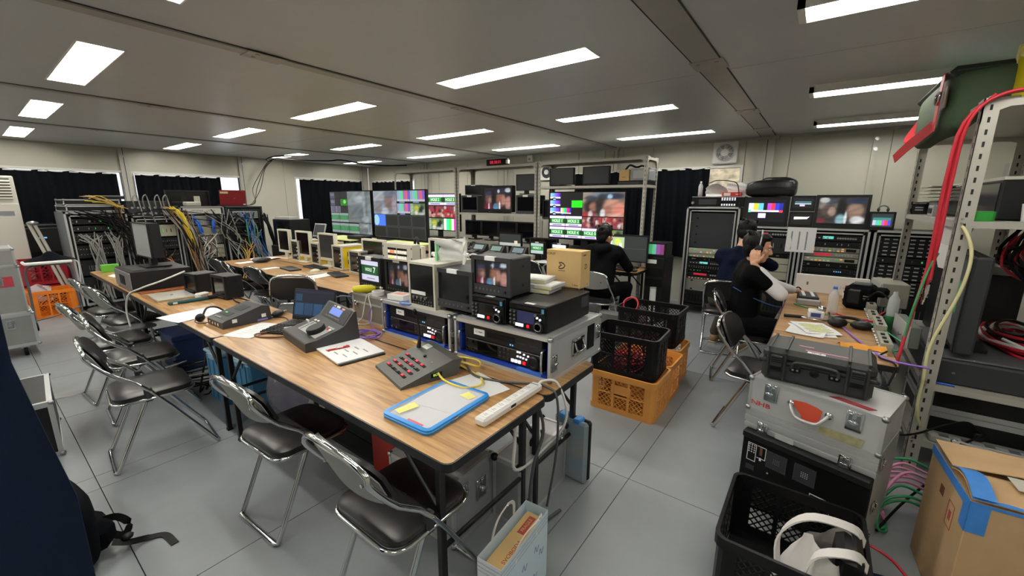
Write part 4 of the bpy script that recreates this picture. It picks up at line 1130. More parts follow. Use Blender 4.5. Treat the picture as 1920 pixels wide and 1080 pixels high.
def rack(label, x, y, rz, w, d, h, units, skin=None, base=.08, castors=True, frame=ALU, back_open=True):
    t = thing('equipment_rack', label, 'rack', (x, y, 0), rz)
    skin = skin or BLK
    for s in (-1, 1): MB(skin).box(s*w/2, .02, base, s*(w/2-.012), d, h-.03).build('side_panel', t)
    MB(skin).box(-w/2, .02, h-.03, w/2, d, h-.004).build('top_panel', t); MB(skin).box(-w/2, .02, base, w/2, d, base+.03).build('bottom_panel', t)
    MB(BLK2).box(-w/2+.02, d-.02, base, w/2-.02, d, h-.03).build('back_panel', t)
    # double aluminium frame round the front
    for i, (o, e) in enumerate(((0, .022), (.045, .016))):
        for s in (-1, 1): MB(frame).box(s*(w/2-o), -.004+i*.012, base, s*(w/2-o-e), .03, h-o).build('frame_post', t)
        MB(frame).box(-w/2+o, -.004+i*.012, h-o-e, w/2-o, .03, h-o).build('frame_rail', t)
    for s in (-1, 1): MB(BLK2).box(s*(w/2-.022), .006, base, s*(w/2-.045), .03, h-.022).build('rubber_strip', t)
    if castors:
        for s in (-1, 1):
            for yy in (.1, d-.1): MB(BLK2).cyl((s*(w/2-.1)-.015, yy, .04), (s*(w/2-.1)+.015, yy, .04), .04, 12).use(STL).box(s*(w/2-.1)-.03, yy-.03, .06, s*(w/2-.1)+.03, yy+.03, base).build('castor', t, 40)
    for k, (z0, z1, st) in enumerate(units): faceplate(t, z0, z1, w-.13, st, int(x*31+y*17)+k, .03)
    return t
XR = 6.1
rack('tall rack with a blank grey plate above lit units, nearest the wall fan', XR, 1.19, FX, .66, .62, 1.5,
     [(.94, 1.42, 'matt-squares'), (.86, .935, 'beige-keys'), (.81, .857, 'grey-keys'), (.765, .805, 'black'), (.70, .76, 'lcd-display'), (.65, .695, 'dark-patch'), (.60, .645, 'black'), (.545, .595, 'red-meter'), (.505, .54, 'dark-keys'), (.33, .50, 'grey-squares'), (.14, .325, 'dark-vent')], base=.1)
rack('rack with red meters, behind the man in the navy jacket', XR, .52, FX, .64, .62, 1.265,
     [(1.14, 1.2, 'red-meter'), (.93, 1.13, 'matt'), (.88, .925, 'black'), (.80, .875, 'beige-rows'), (.70, .795, 'beige-rows'), (.60, .695, 'beige-rows'), (.54, .595, 'dark-blue'), (.48, .535, 'dark-blue'), (.40, .475, 'dark'), (.14, .39, 'dark-vent')])
rack('rack with a red display strip under the large portrait of two blurred people', XR, -.14, FX, .64, .62, 1.265,
     [(1.12, 1.19, 'dark-display'), (1.05, 1.115, 'dark'), (.99, 1.045, 'grey-keys'), (.93, .985, 'grey-meter'), (.87, .925, 'beige-keys'), (.80, .865, 'black'), (.73, .795, 'dark-blue'), (.66, .725, 'dark-blue'), (.58, .655, 'dark'), (.14, .57, 'dark-vent')])
rack('rack at the right end of the fan wall, partly hidden by the foreground shelf', XR, -.82, FX, .66, .62, 1.265,
     [(.98, 1.19, 'dark-rows'), (.90, .97, 'dark'), (.72, .89, 'dark-rows'), (.55, .71, 'dark-rows'), (.14, .54, 'dark')])
# on top of the racks
t = thing('button_panel', 'black control panel with white lit keys on top of the tall rack', 'control panel', (6.12, 1.14, 1.503), FX)
MB(BLK).box(-.33, .012, 0, .31, .3, .135, .004).build('body', t); f = MB(BLK2).box(-.33, 0, 0, .31, .014, .135, .003).build('front_panel', t)
MB(DGR).box(-.24, -.002, .03, -.02, .002, .1).build('drive_bay', f)
m = MB(LEDW)
for (x, z) in grid_pts(.05, .2, .088, .115, 6, 3)+grid_pts(.05, .2, .02, .035, 6, 2): m.box(x-.009, -.004, z-.0045, x+.009, .001, z+.0045)
stuff(m.build('button', f)); MB(STL).box(-.33, -.004, .125, .31, .002, .135).build('trim', t); MB(STL).cyl((-.31, 0, .05), (-.31, -.04, .05), .018, 12).build('knob', t, 40)
def bottle(label, x, y, z, h, r, cap, liq, fill, rz=0):
    t = thing('bottle', label, 'bottle', (x, y, z), rz)
    pet = mat('clear bottle', 'e8eef0', .08, alpha=.42)
    pr = [(r*.8, 0), (r, .01), (r, h*.2), (r*.94, h*.35), (r, h*.5), (r, h*.66), (r*.7, h*.8), (r*.38, h*.88), (r*.36, h*.93)]
    if liq: MB(liq).lathe([(r*.74, .003), (r*.93, .012), (r*.93, h*fill), (.001, h*fill)], (0, 0, 0), 14).build('drink', t, 50)
    MB(pet).lathe(pr, (0, 0, 0), 16).build('bottle_body', t, 50)
    MB(cap).lathe([(r*.42, h*.92), (r*.42, h*.995), (r*.36, h)], (0, 0, 0), 14).build('cap', t, 50)
    return t
bottle('clear bottle with a white cap and amber drink on the tall rack', 6.2, 1.39, 1.64, .2, .03, WHT, mat('amber tea', '8a4a1c', .2), .3)
f_ = crumple(0, 1, 1, 1, 5, .06)
o = MB(mat('white poly bag', 'e4e4e2', .4, bump=.4, bscale=20)).grid(lambda u, v: (-.17+.34*u+f_(u, v)*.25, .0+.12*math.sin(PI*v)*math.sin(PI*u)-f_(v, u)*.4, .0+.17*v*math.sin(PI*min(1, u+.15))**.5+f_(u, v)*.2), 18, 12, .004).build('carrier_bag', None, 50, (6.25, 1.16, 1.64), FX)
tag(o, 'white plastic carrier bag beside the bottle on the tall rack', 'bag')
t = thing('red_box', 'red and white product box next to the white bag on the tall rack', 'box', (6.24, 1.0, 1.64), FX+R(5))
MB(mat('box red', 'c23a3a', .5)).box(-.12, 0, 0, .11, .14, .055, .002).build('box_body', t); MB(WHT).box(-.1, -.0008, .008, -.02, .001, .045).build('white_print', t); MB(mat('pale print', 'e8b0a8', .6)).box(.04, -.0008, .02, .09, .001, .035).build('pale_print', t)
f2 = crumple(0, 1, 1, 1, 8, .05)
o = MB(mat('clear crinkled film', '')).grid(lambda u, v: (-.14+.3*u+f2(u, v)*.2, -f2(v, u)*.5, .15*v+f2(u, v)*.3), 14, 10, .003).build('plastic_bag', None, 50, (6.32, .95, 1.67), FX)
tag(o, 'clear plastic bag standing behind the red box on the tall rack', 'bag')
MB(BLK2).tube(spline([(6.28, 1.3, 1.82), (6.22, 1.2, 1.85), (6.2, 1.05, 1.84), (6.22, .95, 1.8), (6.15, .9, 1.62), (6.09, .88, 1.5)], 6), .006, 6).build('cable', None, 60)
tag(bpy.data.objects['cable'], 'black cable looped over the white bag on the tall rack', 'cable')
# monitors on the right racks
def flat_monitor(label, w, h, loc, rz, pic, bez=.025, d=.07, group=None, foot=.0, col=None, gain=1., chin=None, tilt=0., stand='block', name='flat_monitor', cat='monitor'):
    t = thing(name, label, cat, loc, rz, group); col = col or BLK; chin = chin or bez
    z0 = foot
    MB(col).box(-w/2, .012, z0, w/2, d, z0+h, .005).build('body', t)
    m = MB(col)
    for b in ((-w/2, -.002, z0, w/2, .013, z0+chin), (-w/2, -.002, z0+h-bez, w/2, .013, z0+h), (-w/2, -.002, z0+chin, -w/2+bez, .013, z0+h-bez), (w/2-bez, -.002, z0+chin, w/2, .013, z0+h-bez)): m.box(*b)
    m.build('bezel', t)
    sw, sh = w-2*bez, h-bez-chin
    s = MB(SCR).box(-sw/2, .004, z0+chin, sw/2, .012, z0+chin+sh).build('screen', t)
    if pic == 'matt': s.data.materials[0] = SCRG
    elif pic:
        P = Pic(sw, sh, '0a0b0e', gain); pic(P.sub(0, 0, 1, 1)); P.build(t, (0, .0037, z0+chin))
    if foot:
        if stand == 'block': MB(col).box(-.04, d*.4, .015, .04, d*.9, z0+.02).build('stand_neck', t); MB(col).box(-w*.28, -.03, 0, w*.28, d+.08, .015, .004).build('stand_base', t)
    return t
def pic_sony(q):
    q.rect(0, 0, 1, 1, '0c0d12'); s = ['9a9aa8', 'c8c838', '3ab8c8']; 
    for i, c in enumerate(['dcdcf0', 'c8c83c', '60c0d8']): q.rect(.05+i*.13, .52, .18+i*.13, .84, c)
    for i, c in enumerate(['b040c8', 'd03040', '3038c8', '202890']): q.rect(.54+i*.1, .52, .64+i*.1, .84, c)
    q.rect(.05, .42, .12, .52, '60e8a8'); q.rect(.12, .44, .84, .52, 'dce0f8'); q.rect(.84, .42, .94, .52, 'e03a50'); q.rect(.32, .16, .52, .38, 'd0d0f0')
def pic_wave(q): q.rect(0, 0, 1, 1, '14161a'); q.rect(.1, .5, .9, .62, '4a7a88'); q.rect(.1, .35, .9, .44, 'b8c8c8'); q.rect(.35, .16, .6, .32, 'd8c8f0')
def pic_scope(q): q.rect(0, 0, 1, 1, '101214'); q.poly([(.15, .45), (.8, .5), (.92, .75), (.8, .7), (.15, .7)], 'f0f0e8')
def pic_faces(q):
    q.blur('3a3634', [(.2, .7, .2, .2, '8a8078'), (.24, .5, .16, .26, '5a4a44'), (.3, .46, .08, .16, 'b09888'), (.26, .84, .15, .1, '3c4854'), (.5, .6, .1, .4, '0f0f10'), (.78, .5, .16, .3, 'a08270'), (.8, .86, .2, .1, '22304c'), (.5, .14, .1, .2, '90bcc4'), (.6, .2, .03, .24, 'eef2f4'), (.84, .14, .14, .14, 'e4e6e4'), (.08, .1, .1, .1, '803038'), (.12, .9, .1, .1, 'd8dcdc')])
def pic_barsmall(q):
    q.rect(0, 0, 1, 1, '2c3438')
    for i, c in enumerate(['b8b8c8', '58b8b8', '50c870', 'c050c0', 'e04040', '4848e0']): q.rect(.08+i*.14, .12, .22+i*.14, .5, c)
    q.rect(.08, .5, .92, .7, '3a7a78')
flat_monitor('black monitor with colour bars, under the black leather bag on the racks', .48, .36, (6.13, .585, 1.267), FX, pic_sony, .03, .2, chin=.06)
for k, (z, pc, lb) in enumerate(((1.267, pic_scope, 'small black monitor with a white waveform, lower of the two beside the colour bars'), (1.46, pic_wave, 'small black monitor with a blue streak, upper of the two beside the colour bars'))):
    flat_monitor(lb, .245, .185, (6.13, .205, z), FX, pc, .022, .14, chin=.04)
flat_monitor('large black monitor showing two blurred faces, on the fan wall racks', .5, .385, (6.13, -.17, 1.267), FX, pic_faces, .03, .1, chin=.06)
flat_monitor('small black monitor with a faint bar pattern, right of the two blurred faces', .22, .2, (6.13, -.535, 1.267), FX, pic_barsmall, .02, .1, chin=.035)
t = thing('headphones', 'grey headphones resting on the small bar pattern monitor', 'headphones', (6.18, -.535, 1.467), FX)
MB(MGR).tube(spline([(-.04, .0, .012), (-.035, 0, .05), (0, 0, .068), (.035, 0, .05), (.04, 0, .012)], 5), .008, 8).build('headband', t, 60)
for s in (-1, 1): MB(DGR).ell((s*.04, 0, .022), (.014, .022, .022), 10, 7).build('ear_cup', t, 60)
t = thing('leather_bag', 'bulging black leather bag on top of the racks', 'bag', (6.35, .57, 1.629), FX)
lea = mat('black leather', '17171a', .28, bump=.15, bscale=40)
fb = crumple(0, 1, 1, 1, 11, .05)
def bagfn(u, v):
    a = 2*PI*u; p = PI*(v-.5); e = lambda c: math.copysign(abs(c)**.42, c)
    return (.28*e(math.cos(a))*e(math.cos(p))+fb(u, v)*.1, .16*e(math.sin(a))*e(math.cos(p)), .105+.105*e(math.sin(p))*(1+.3*math.cos(a+.6)*(p > 0))+(fb(v, u)*.8 if 0 < u < 1 else 0))
MB(lea).grid(bagfn, 28, 14).build('bag_body', t, 60); MB(lea).tube(spline([(-.12, -.06, .2), (-.06, -.1, .235), (.06, -.1, .23), (.12, -.06, .2)], 5), .008, 6).build('handle', t, 60); MB(lea).ribbon([(-.27, -.15, .09), (0, -.17, .12), (.27, -.15, .1)], .02, .006, (0, .3, 1)).build('zip_flap', t, 60)
sheet('printed table sheet taped between two of the fan wall racks', 6.085, .175, R(0), .29, .3, 0)
o = bpy.data.objects; ps = [x for x in o if x.get('label') == 'printed table sheet taped between two of the fan wall racks'][0]
ps.location = (6.083, .175, 1.12); ps.rotation_euler = (R(90), 0, -PI/2)
m = MB(mat('grey print', ''))
for k in range(3): m.box(-.1+k*.075, -.12, .0012, -.085+k*.075, .1, .0016)
stuff(m.build('print_column', ps))
# wall fan
t = thing('wall_fan', 'square white exhaust fan high on the fan wall', 'fan', (6.8, 1.235, 2.26), FX)
MB(WHT).box(-.165, -.05, -.15, .165, 0, .15, .012).build('frame', t)
MB(mat('fan well', '4a4d4e', .6)).lathe([(.115, .051), (.115, .054), (.001, .054)], (0, 0, 0), 24, 'y').build('well', t)
for k in range(5):
    a = 2*PI*k/5; m = MB(mat('fan blade', '8c9092', .4))
    m.prism([(math.cos(a+q)*rr, math.sin(a+q)*rr) for rr, q in ((.03, -.2), (.105, -.1), (.108, .5), (.03, .55))], -.058, -.055, 'y'); m.build('blade', t)
for rr in (.118, .1, .082, .064, .05): MB(WHT).tube([(rr*math.cos(2*PI*k/28), -.064, rr*math.sin(2*PI*k/28)) for k in range(28)], .0035 if rr < .118 else .008, 5, closed=True).build('grille_ring', t)
for k in range(8):
    a = 2*PI*k/8; MB(WHT).cyl((.04*math.cos(a), -.064, .04*math.sin(a)), (.118*math.cos(a), -.06, .118*math.sin(a)), .003, 5).build('grille_spoke', t)
MB(WHT).lathe([(.052, .055), (.052, .07), (.042, .076), (.001, .077)], (0, 0, 0), 20, 'y').build('hub_cap', t, 40)
MB(LGR).box(-.09, -.052, -.158, .09, -.03, -.15).build('lip', t)

# ---------------------------------------------------------------- left wall racks
YA = 8.2
rack('cable filled rack next to the white air conditioner, grey cables hanging in front', 1.18, YA, FYN, .64, .85, 1.39, [(1.22, 1.3, 'dark'), (1.12, 1.2, 'dark'), (.95, 1.1, 'dark-patch'), (.75, .93, 'dark-patch'), (.5, .72, 'dark'), (.14, .48, 'dark')], skin=mat('silver rack side', 'b4b8bd', .3, .6))
rack('cable rack with a beige unit, behind the portrait of the silver backed screen', 1.83, YA, FYN, .58, .85, 1.32, [(1.19, 1.25, 'black'), (1.0, 1.18, 'beige'), (.8, .98, 'dark-patch'), (.55, .78, 'dark-patch'), (.14, .5, 'dark')])
rs = rack('audio rack with a pale name board and blue cable bunches', 2.44, YA, FYN, .62, .85, 1.46, [(1.15, 1.31, 'silver-patch'), (.98, 1.14, 'beige-patch'), (.84, .97, 'silver'), (.6, .82, 'beige-patch'), (.4, .58, 'dark'), (.14, .38, 'dark')], frame=STL)
nb = MB(mat('pale name board', 'c9c7c0', .4)).box(-.26, .0, 1.335, .26, .02, 1.43).build('name_board', rs)
text('STUDER', .036, nb, (-.07, -.001, 1.385), UP, mat('navy print', '26305e', .6), sx=1.25); text('VISTA FX', .03, nb, (.12, -.001, 1.385), UP, MGR)
rack('rack under the dark red laptop, full of grey and blue wiring', 3.06, YA, FYN, .58, .85, 1.455, [(1.24, 1.38, 'silver-patch'), (1.05, 1.22, 'dark-patch'), (.85, 1.03, 'dark-patch'), (.5, .83, 'dark'), (.14, .48, 'dark')], frame=DGR)
# cables in the racks: every cable a thing of its own kind, bundled by look
CG = mat('grey cable', '8a8a86', .5); CB = mat('black cable', '0b0b0c', .5, spec=.2); CY = mat('yellow cable', 'd8bc34', .45); CR = mat('red cable', 'b02030', .4); CGN = mat('green cable', '2f8a58', .45); CP = mat('pink cable', 'dd8fb4', .45); CV = mat('violet cable', '8a62c0', .45); CW = mat('white cable', ''); CBL = mat('blue cable', ''); CT = mat('tan cable', 'b8905c', .5); CBR = mat('brown cable', '6a4a34', .5)
def cable(label, pts, r, m, group=None, n=5, seg=6): 
    o = MB(m).tube(spline(pts, n), r, seg).build('cable', None, 70); return tag(o, label, 'cable', group)
def bunch(n, sd, start, mid, end, r, mats, label, group, spread=(.1, .05)):
    rr = random.Random(sd); T_ = MB()
    for k in range(n):
        a = Vector(start)+Vector([rr.uniform(-1, 1)*spread[0], rr.uniform(-1, 1)*spread[1], rr.uniform(-.06, .06)])
        c = Vector(end)+Vector([rr.uniform(-1, 1)*spread[0]*.8, rr.uniform(-1, 1)*spread[1], rr.uniform(-.04, .04)])
        b = [Vector(q)+Vector([rr.uniform(-1, 1)*spread[0]*.5, rr.uniform(-1, .6)*spread[1], rr.uniform(-.05, .05)]) for q in mid]
        T_.use(rr.choice(mats)).tube(spline([a]+b+[c], 4), r*rr.uniform(.8, 1.2), 5)
    tag(stuff(T_.build('cable_bunch', None, 70)), group, 'cables')
bunch(16, 1, (1.08, YA+.0, 1.06), [(1.1, YA-.07, .9), (1.12, YA-.05, .6)], (1.1, YA-.06, .15), .008, [CG], 'grey cable hanging down inside the rack next to the air conditioner, left half', 'grey cables hanging in the left half of the rack beside the air conditioner', (.13, .03))
bunch(14, 2, (1.32, YA+.0, 1.08), [(1.33, YA-.07, .9), (1.33, YA-.05, .55)], (1.36, YA-.06, .12), .008, [CG, CG, CB], 'cable hanging down inside the rack next to the air conditioner, right half', 'grey and black cables hanging in the right half of the rack beside the air conditioner', (.1, .03))
bunch(9, 3, (1.4, YA-.02, 1.5), [(1.42, YA-.06, 1.3), (1.5, YA-.1, .9)], (1.6, YA-.12, .3), .006, [CT, CBR, CB], 'brown or black lead running down between the first and second racks', 'brown and black leads running down between the first two left wall racks', (.05, .03))
bunch(12, 4, (1.75, YA-.02, .95), [(1.8, YA-.1, .75)], (1.75, YA-.12, .2), .008, [CB, CB, CR], 'dark cable in the lower part of the second rack', 'dark cables in the lower part of the second left wall rack', (.2, .04))
bunch(16, 5, (2.0, YA-.03, 1.40), [(2.12, YA-.1, 1.33), (2.2, YA-.14, 1.0), (2.26, YA-.15, .7)], (2.3, YA-.2, .1), .011, [CY], 'thick yellow cable pouring over the corner of the audio rack', 'thick yellow cables pouring over the corner of the audio rack', (.05, .03))
bunch(14, 6, (1.95, YA-.03, 1.4), [(2.1, YA-.12, 1.1), (2.18, YA-.15, .7)], (2.25, YA-.2, .1), .009, [CG, CBR, CB, CT], 'grey or brown cable hanging beside the yellow ones', 'grey and brown cables hanging beside the thick yellow ones', (.06, .04))
bunch(8, 7, (2.3, YA-.0, 1.28), [(2.34, YA-.07, 1.2)], (2.38, YA-.02, 1.03), .009, [CBL], 'blue cable in the left bunch of the audio rack', 'left bunch of blue cables on the audio rack', (.03, .01))
bunch(8, 8, (2.54, YA-.0, 1.28), [(2.54, YA-.07, 1.2)], (2.55, YA-.02, 1.05), .009, [CBL], 'blue cable in the right bunch of the audio rack', 'right bunch of blue cables on the audio rack', (.03, .01))
bunch(12, 9, (2.66, YA-.0, 1.25), [(2.68, YA-.1, 1.0), (2.7, YA-.12, .6)], (2.7, YA-.15, .1), .008, [CB, CB, CG], 'black cable down the right side of the audio rack', 'black cables down the right side of the audio rack', (.04, .03))
bunch(20, 10, (3.06, YA-.0, 1.3), [(3.1, YA-.1, 1.1), (3.12, YA-.12, .7)], (3.2, YA-.2, .1), .008, [CG, CG, CBL, CGN, CB], 'grey, blue or green cable in the rack under the dark red laptop', 'grey, blue and green cables in the rack under the dark red laptop', (.18, .04))
bunch(8, 11, (3.0, YA-.1, .85), [(2.95, YA-.3, .6)], (2.7, YA-.6, .05), .007, [CT, CY, CR], 'yellow, tan or red lead sloping to the floor in front of the racks', 'tan, yellow and red leads sloping to the floor before the racks', (.15, .1))
bunch(14, 12, (3.38, YA-.0, 1.3), [(3.4, YA-.12, 1.0), (3.45, YA-.15, .6)], (3.5, YA-.2, .1), .01, [CB], 'black cable hanging at the right edge of the left wall racks', 'black cables hanging at the right edge of the left wall racks', (.05, .04))
for k, (x, c) in enumerate(((3.78, 'first'), (3.86, 'second'), (3.93, 'third'))):
    cable('thin dark cable dropping from the ceiling onto the racks, %s of three from the left' % c, [(4.1+.03*k, YL-.5, 2.38), (4.0+.02*k, YL-.4, 2.2), (x, YL-.35, 1.8), (x-.3-.1*k, 8.8, 1.5), (x-.75, 8.6, 1.46)], .006, CB)
cable('black cable tied along the ceiling above the far corner', [(4.1, YL-.5, 2.36), (4.15, 9.2, 2.41), (4.35, 8.9, 2.38), (4.8, 8.4, 2.37), (5.0, 8.2, 2.39), (5.5, 8.1, 2.34), (6.1, 8.1, 2.35), (6.7, 8.2, 2.4)], .014, CB)
cable('black cable loop where the ceiling cable starts', [(4.1, YL-.5, 2.36), (3.98, 9.25, 2.38), (4.0, 8.9, 2.42), (4.3, 8.5, 2.43)], .012, CB)
bunch(26, 14, (1.2, YA-.03, 1.38), [(1.5, YA-.12, 1.1), (1.62, YA-.16, .6)], (1.7, YA-.2, .08), .007, [CB], '', 'black cables sweeping across the first two left wall racks', (.3, .05))
bunch(22, 15, (2.1, YA-.05, 1.36), [(2.2, YA-.16, .95), (2.25, YA-.2, .5)], (2.4, YA-.3, .04), .007, [CB, CB, CG, CBR], '', 'black and grey cables falling between the second rack and the audio rack', (.16, .07))
bunch(24, 16, (2.75, YA-.03, 1.36), [(2.8, YA-.12, 1.0), (2.95, YA-.18, .6)], (3.0, YA-.3, .04), .0065, [CB, CB, CG], '', 'black cables in front of the two right hand left wall racks', (.32, .06))
bunch(22, 17, (2.4, YA+.0, .95), [(2.42, YA-.08, .8)], (2.45, YA-.03, .62), .006, [CG, CB, CW, CBR], '', 'short jumper leads on the lower audio rack panels', (.24, .02))
bunch(16, 18, (1.83, YA-.01, .78), [(1.86, YA-.12, .55)], (1.8, YA-.12, .15), .007, [CR, CB, CBR, CT], '', 'red, brown and black leads low in the second left wall rack', (.22, .05))
bunch(18, 19, (3.1, YA-.02, 1.0), [(3.2, YA-.14, .8)], (3.3, YA-.2, .3), .007, [CG, CB, CG, CBL], '', 'grey leads crossing the rack under the dark red laptop', (.2, .06))
for k in range(3): cable('black cable slung along the tops of the left wall racks, %s' % ('highest', 'middle one', 'lowest')[k], [(1.0, YA-.03, 1.42-.05*k), (1.5, YA-.06, 1.36-.06*k), (1.9, YA-.08, 1.42-.1*k), (2.3, YA-.07, 1.36-.1*k), (2.8, YA-.06, 1.3-.12*k), (3.3, YA-.06, 1.2-.1*k)], .007, CB)
# on top of the left racks
t = thing('flat_case', 'flat silver edged case on the first rack, upper of two', 'flight case', (1.17, 8.24, 1.485), 0)
edge_case(t, .56, .7, .075, BLK, e=.012)
t = thing('flat_case', 'flat silver edged case on the first rack, lower of two', 'flight case', (1.19, 8.22, 1.395), R(2))
edge_case(t, .58, .7, .08, BLK, e=.014)
t = thing('black_tray', 'black tray with loose leads on the flat silver edged cases', 'tray', (1.32, 8.35, 1.567), R(-4)); MB(BLK).box(-.2, -.1, 0, .2, .25, .05, .005).build('tray_body', t); MB(STL).box(-.2, -.102, .04, .2, -.1, .05).build('rim', t)
bunch(7, 13, (1.1, 8.22, 1.58), [(1.25, 8.15, 1.56)], (1.45, 8.12, 1.45), .006, [CT, CY, CB], 'tan or black lead lying over the flat cases', 'tan and black leads lying over the flat silver edged cases', (.1, .05))
t = thing('connector_box', 'dark grey connector box with cable loops on the second rack', 'stage box', (1.76, 8.25, 1.322), 0)
MB(DGR).box(-.24, .02, .0, .27, .4, .22, .006).build('body', t); f = MB(DGR).box(-.24, 0, 0, .27, .022, .22, .004).build('front_panel', t)
for (x, z) in grid_pts(-.18, .22, .035, .12, 7, 2): MB(STL).cyl((x, 0, z), (x, -.014, z), .016, 10).build('socket', f, 40)
for k, x in enumerate((-.15, -.04, .1, .2)): MB(CG).tube(spline([(x, -.01, .12), (x-.02, -.08, .25), (x+.02, -.06, .31), (x+.05, -.02, .26), (x+.06, -.08, .05), (x+.08, -.1, -.1)], 5), .008, 6).build('cable_loop', t, 60)
t = thing('desk_phone', 'small off-white device with a tilted lid on the audio rack', 'device', (2.38, 8.35, 1.462), 0); MB(BEI).box(-.11, 0, 0, .1, .16, .07, .01).build('body', t); MB(BEI).box(.02, .02, .06, .1, .05, .16, .004).build('tilted_lid', t)
flat_monitor('dark monitor seen behind the off-white device on the left racks', .62, .26, (2.42, 8.72, 1.462), 0, None, .02, .05)
t = thing('red_laptop', 'dark red laptop lid standing open on the last left wall rack', 'laptop', (2.98, 8.42, 1.457), R(-4))
MB(BLK).box(-.2, 0, 0, .2, .24, .02, .003).build('base', t)
lid = MB(mat('dark red lid', '7c1420', .3)).box(-.2, -.006, 0, .2, .006, .265, .004).build('lid', t, None, (0, 0, .012), (R(6), 0, 0))
MB(mat('cream label', 'd8cfa0', .6)).box(-.19, -.0075, .205, -.07, -.006, .24).build('cream_label', lid); text('acer', .02, lid, (.02, -.0068, .13), UP, STL); MB(PAP).box(.15, -.0075, .01, .19, -.006, .03).build('paper_label', lid)

# ---------------------------------------------------------------- left wall corner
t = thing('air_conditioner', 'tall white floor standing air conditioner in the left corner', 'air conditioner', (.24, 8.9, 0), 0)
acm = mat('appliance white', 'd9d6cc', .4)
MB(acm).box(-.3, .01, .06, .3, .36, 1.87, .012).build('cabinet', t); MB(DGR).box(-.29, .02, 0, .29, .35, .06).build('plinth', t)
MB(acm).box(-.295, 0, .1, .295, .012, 1.5, .004).build('front_panel', t)
well = MB(mat('vent well', '6b6a64', .6)).box(-.26, .004, 1.56, .26, .02, 1.84).build('vent', t)
for k in range(7): MB(acm).add([(-.26, -.012, 1.57+k*.038), (.26, -.012, 1.57+k*.038), (.26, .01, 1.59+k*.038), (-.26, .01, 1.59+k*.038), (-.26, -.012, 1.564+k*.038), (.26, -.012, 1.564+k*.038), (.26, .01, 1.584+k*.038), (-.26, .01, 1.584+k*.038)], [(0, 1, 2, 3), (7, 6, 5, 4), (0, 4, 5, 1)]).build('louvre', well)
MB(mat('grey control window', '8a8c90', .3)).box(.1, -.003, 1.34, .24, 0, 1.4).build('control_window', t)
t = thing('tripod_legs', 'pale folded tripod leaning beside the air conditioner', 'tripod', (.72, 8.55, 0), R(10))
for dx in (-.02, .03): MB(BEI).cyl((dx+.1, -.1, .01), (dx-.12, .12, 1.25), .02, 10).build('leg', t, 40)
MB(STL).ell((-.1, .11, 1.24), (.06, .05, .03), 10, 6).build('clamp', t, 60)
t = thing('black_equipment', 'dark equipment box with a small blue light behind the tripod', 'equipment', (.68, 9.1, .0), 0)
MB(BLK2).box(-.2, 0, 0, .2, .5, 1.2, .01).build('body', t); MB(BLK).box(-.19, -.012, .8, .19, .002, 1.15, .004).build('front_panel', t); MB(LEDB).box(-.02, -.015, 1.0, .06, -.011, 1.02).build('blue_light', t)
# stack of metal cases on a cart at the far left
gcs = mat('grey painted case', '8f918f', .5, noise=.08, nscale=6)
def metal_case(label, x0, x1, y0, y1, z0, z1, hardware, e=.016, skin=None):
    t = thing('metal_case', label, 'flight case', ((x0+x1)/2, y0, z0), 0)
    edge_case(t, x1-x0, y1-y0, z1-z0, skin or mat('brushed case skin', 'a6a8a8', .35, .4, noise=.06, nscale=4), e=e)
    if hardware:
        butterfly(t, ((x1-x0)*.3, -.003, (z1-z0)*.7), (0, 0, 0)); recessed_handle(t, (0, -.003, (z1-z0)*.45), (0, 0, 0))
    return t
metal_case('small silver case on top of the far left stack', -.42, .27, 6.27, 6.75, .92, 1.09, True)
c2 = metal_case('tall grey case in the middle of the far left stack, red stencil on its side', -.45, .28, 6.28, 6.8, .45, .918, True, .014, gcs)
sl_ = MB(mat('red sticker', 'b23a48', .5)).box(.18, -.001, .27, .31, .001, .37).build('red_sticker', c2, None, (0, -.004, 0)); MB(PAP).box(.05, -.006, .1, .14, -.004, .14).build('paper_label', c2)
c3 = metal_case('low grey case with wheels at the bottom of the far left stack', -.5, .3, 6.26, 6.82, .11, .447, True, .03, gcs)
for s in (-1, 1):
    for yy in (.08, .48): MB(BLK2).cyl((s*.3-.014, yy, -.06), (s*.3+.014, yy, -.06), .049, 12).use(STL).box(s*.3-.03, yy-.03, -.03, s*.3+.03, yy+.03, 0).build('castor', c3, 40)

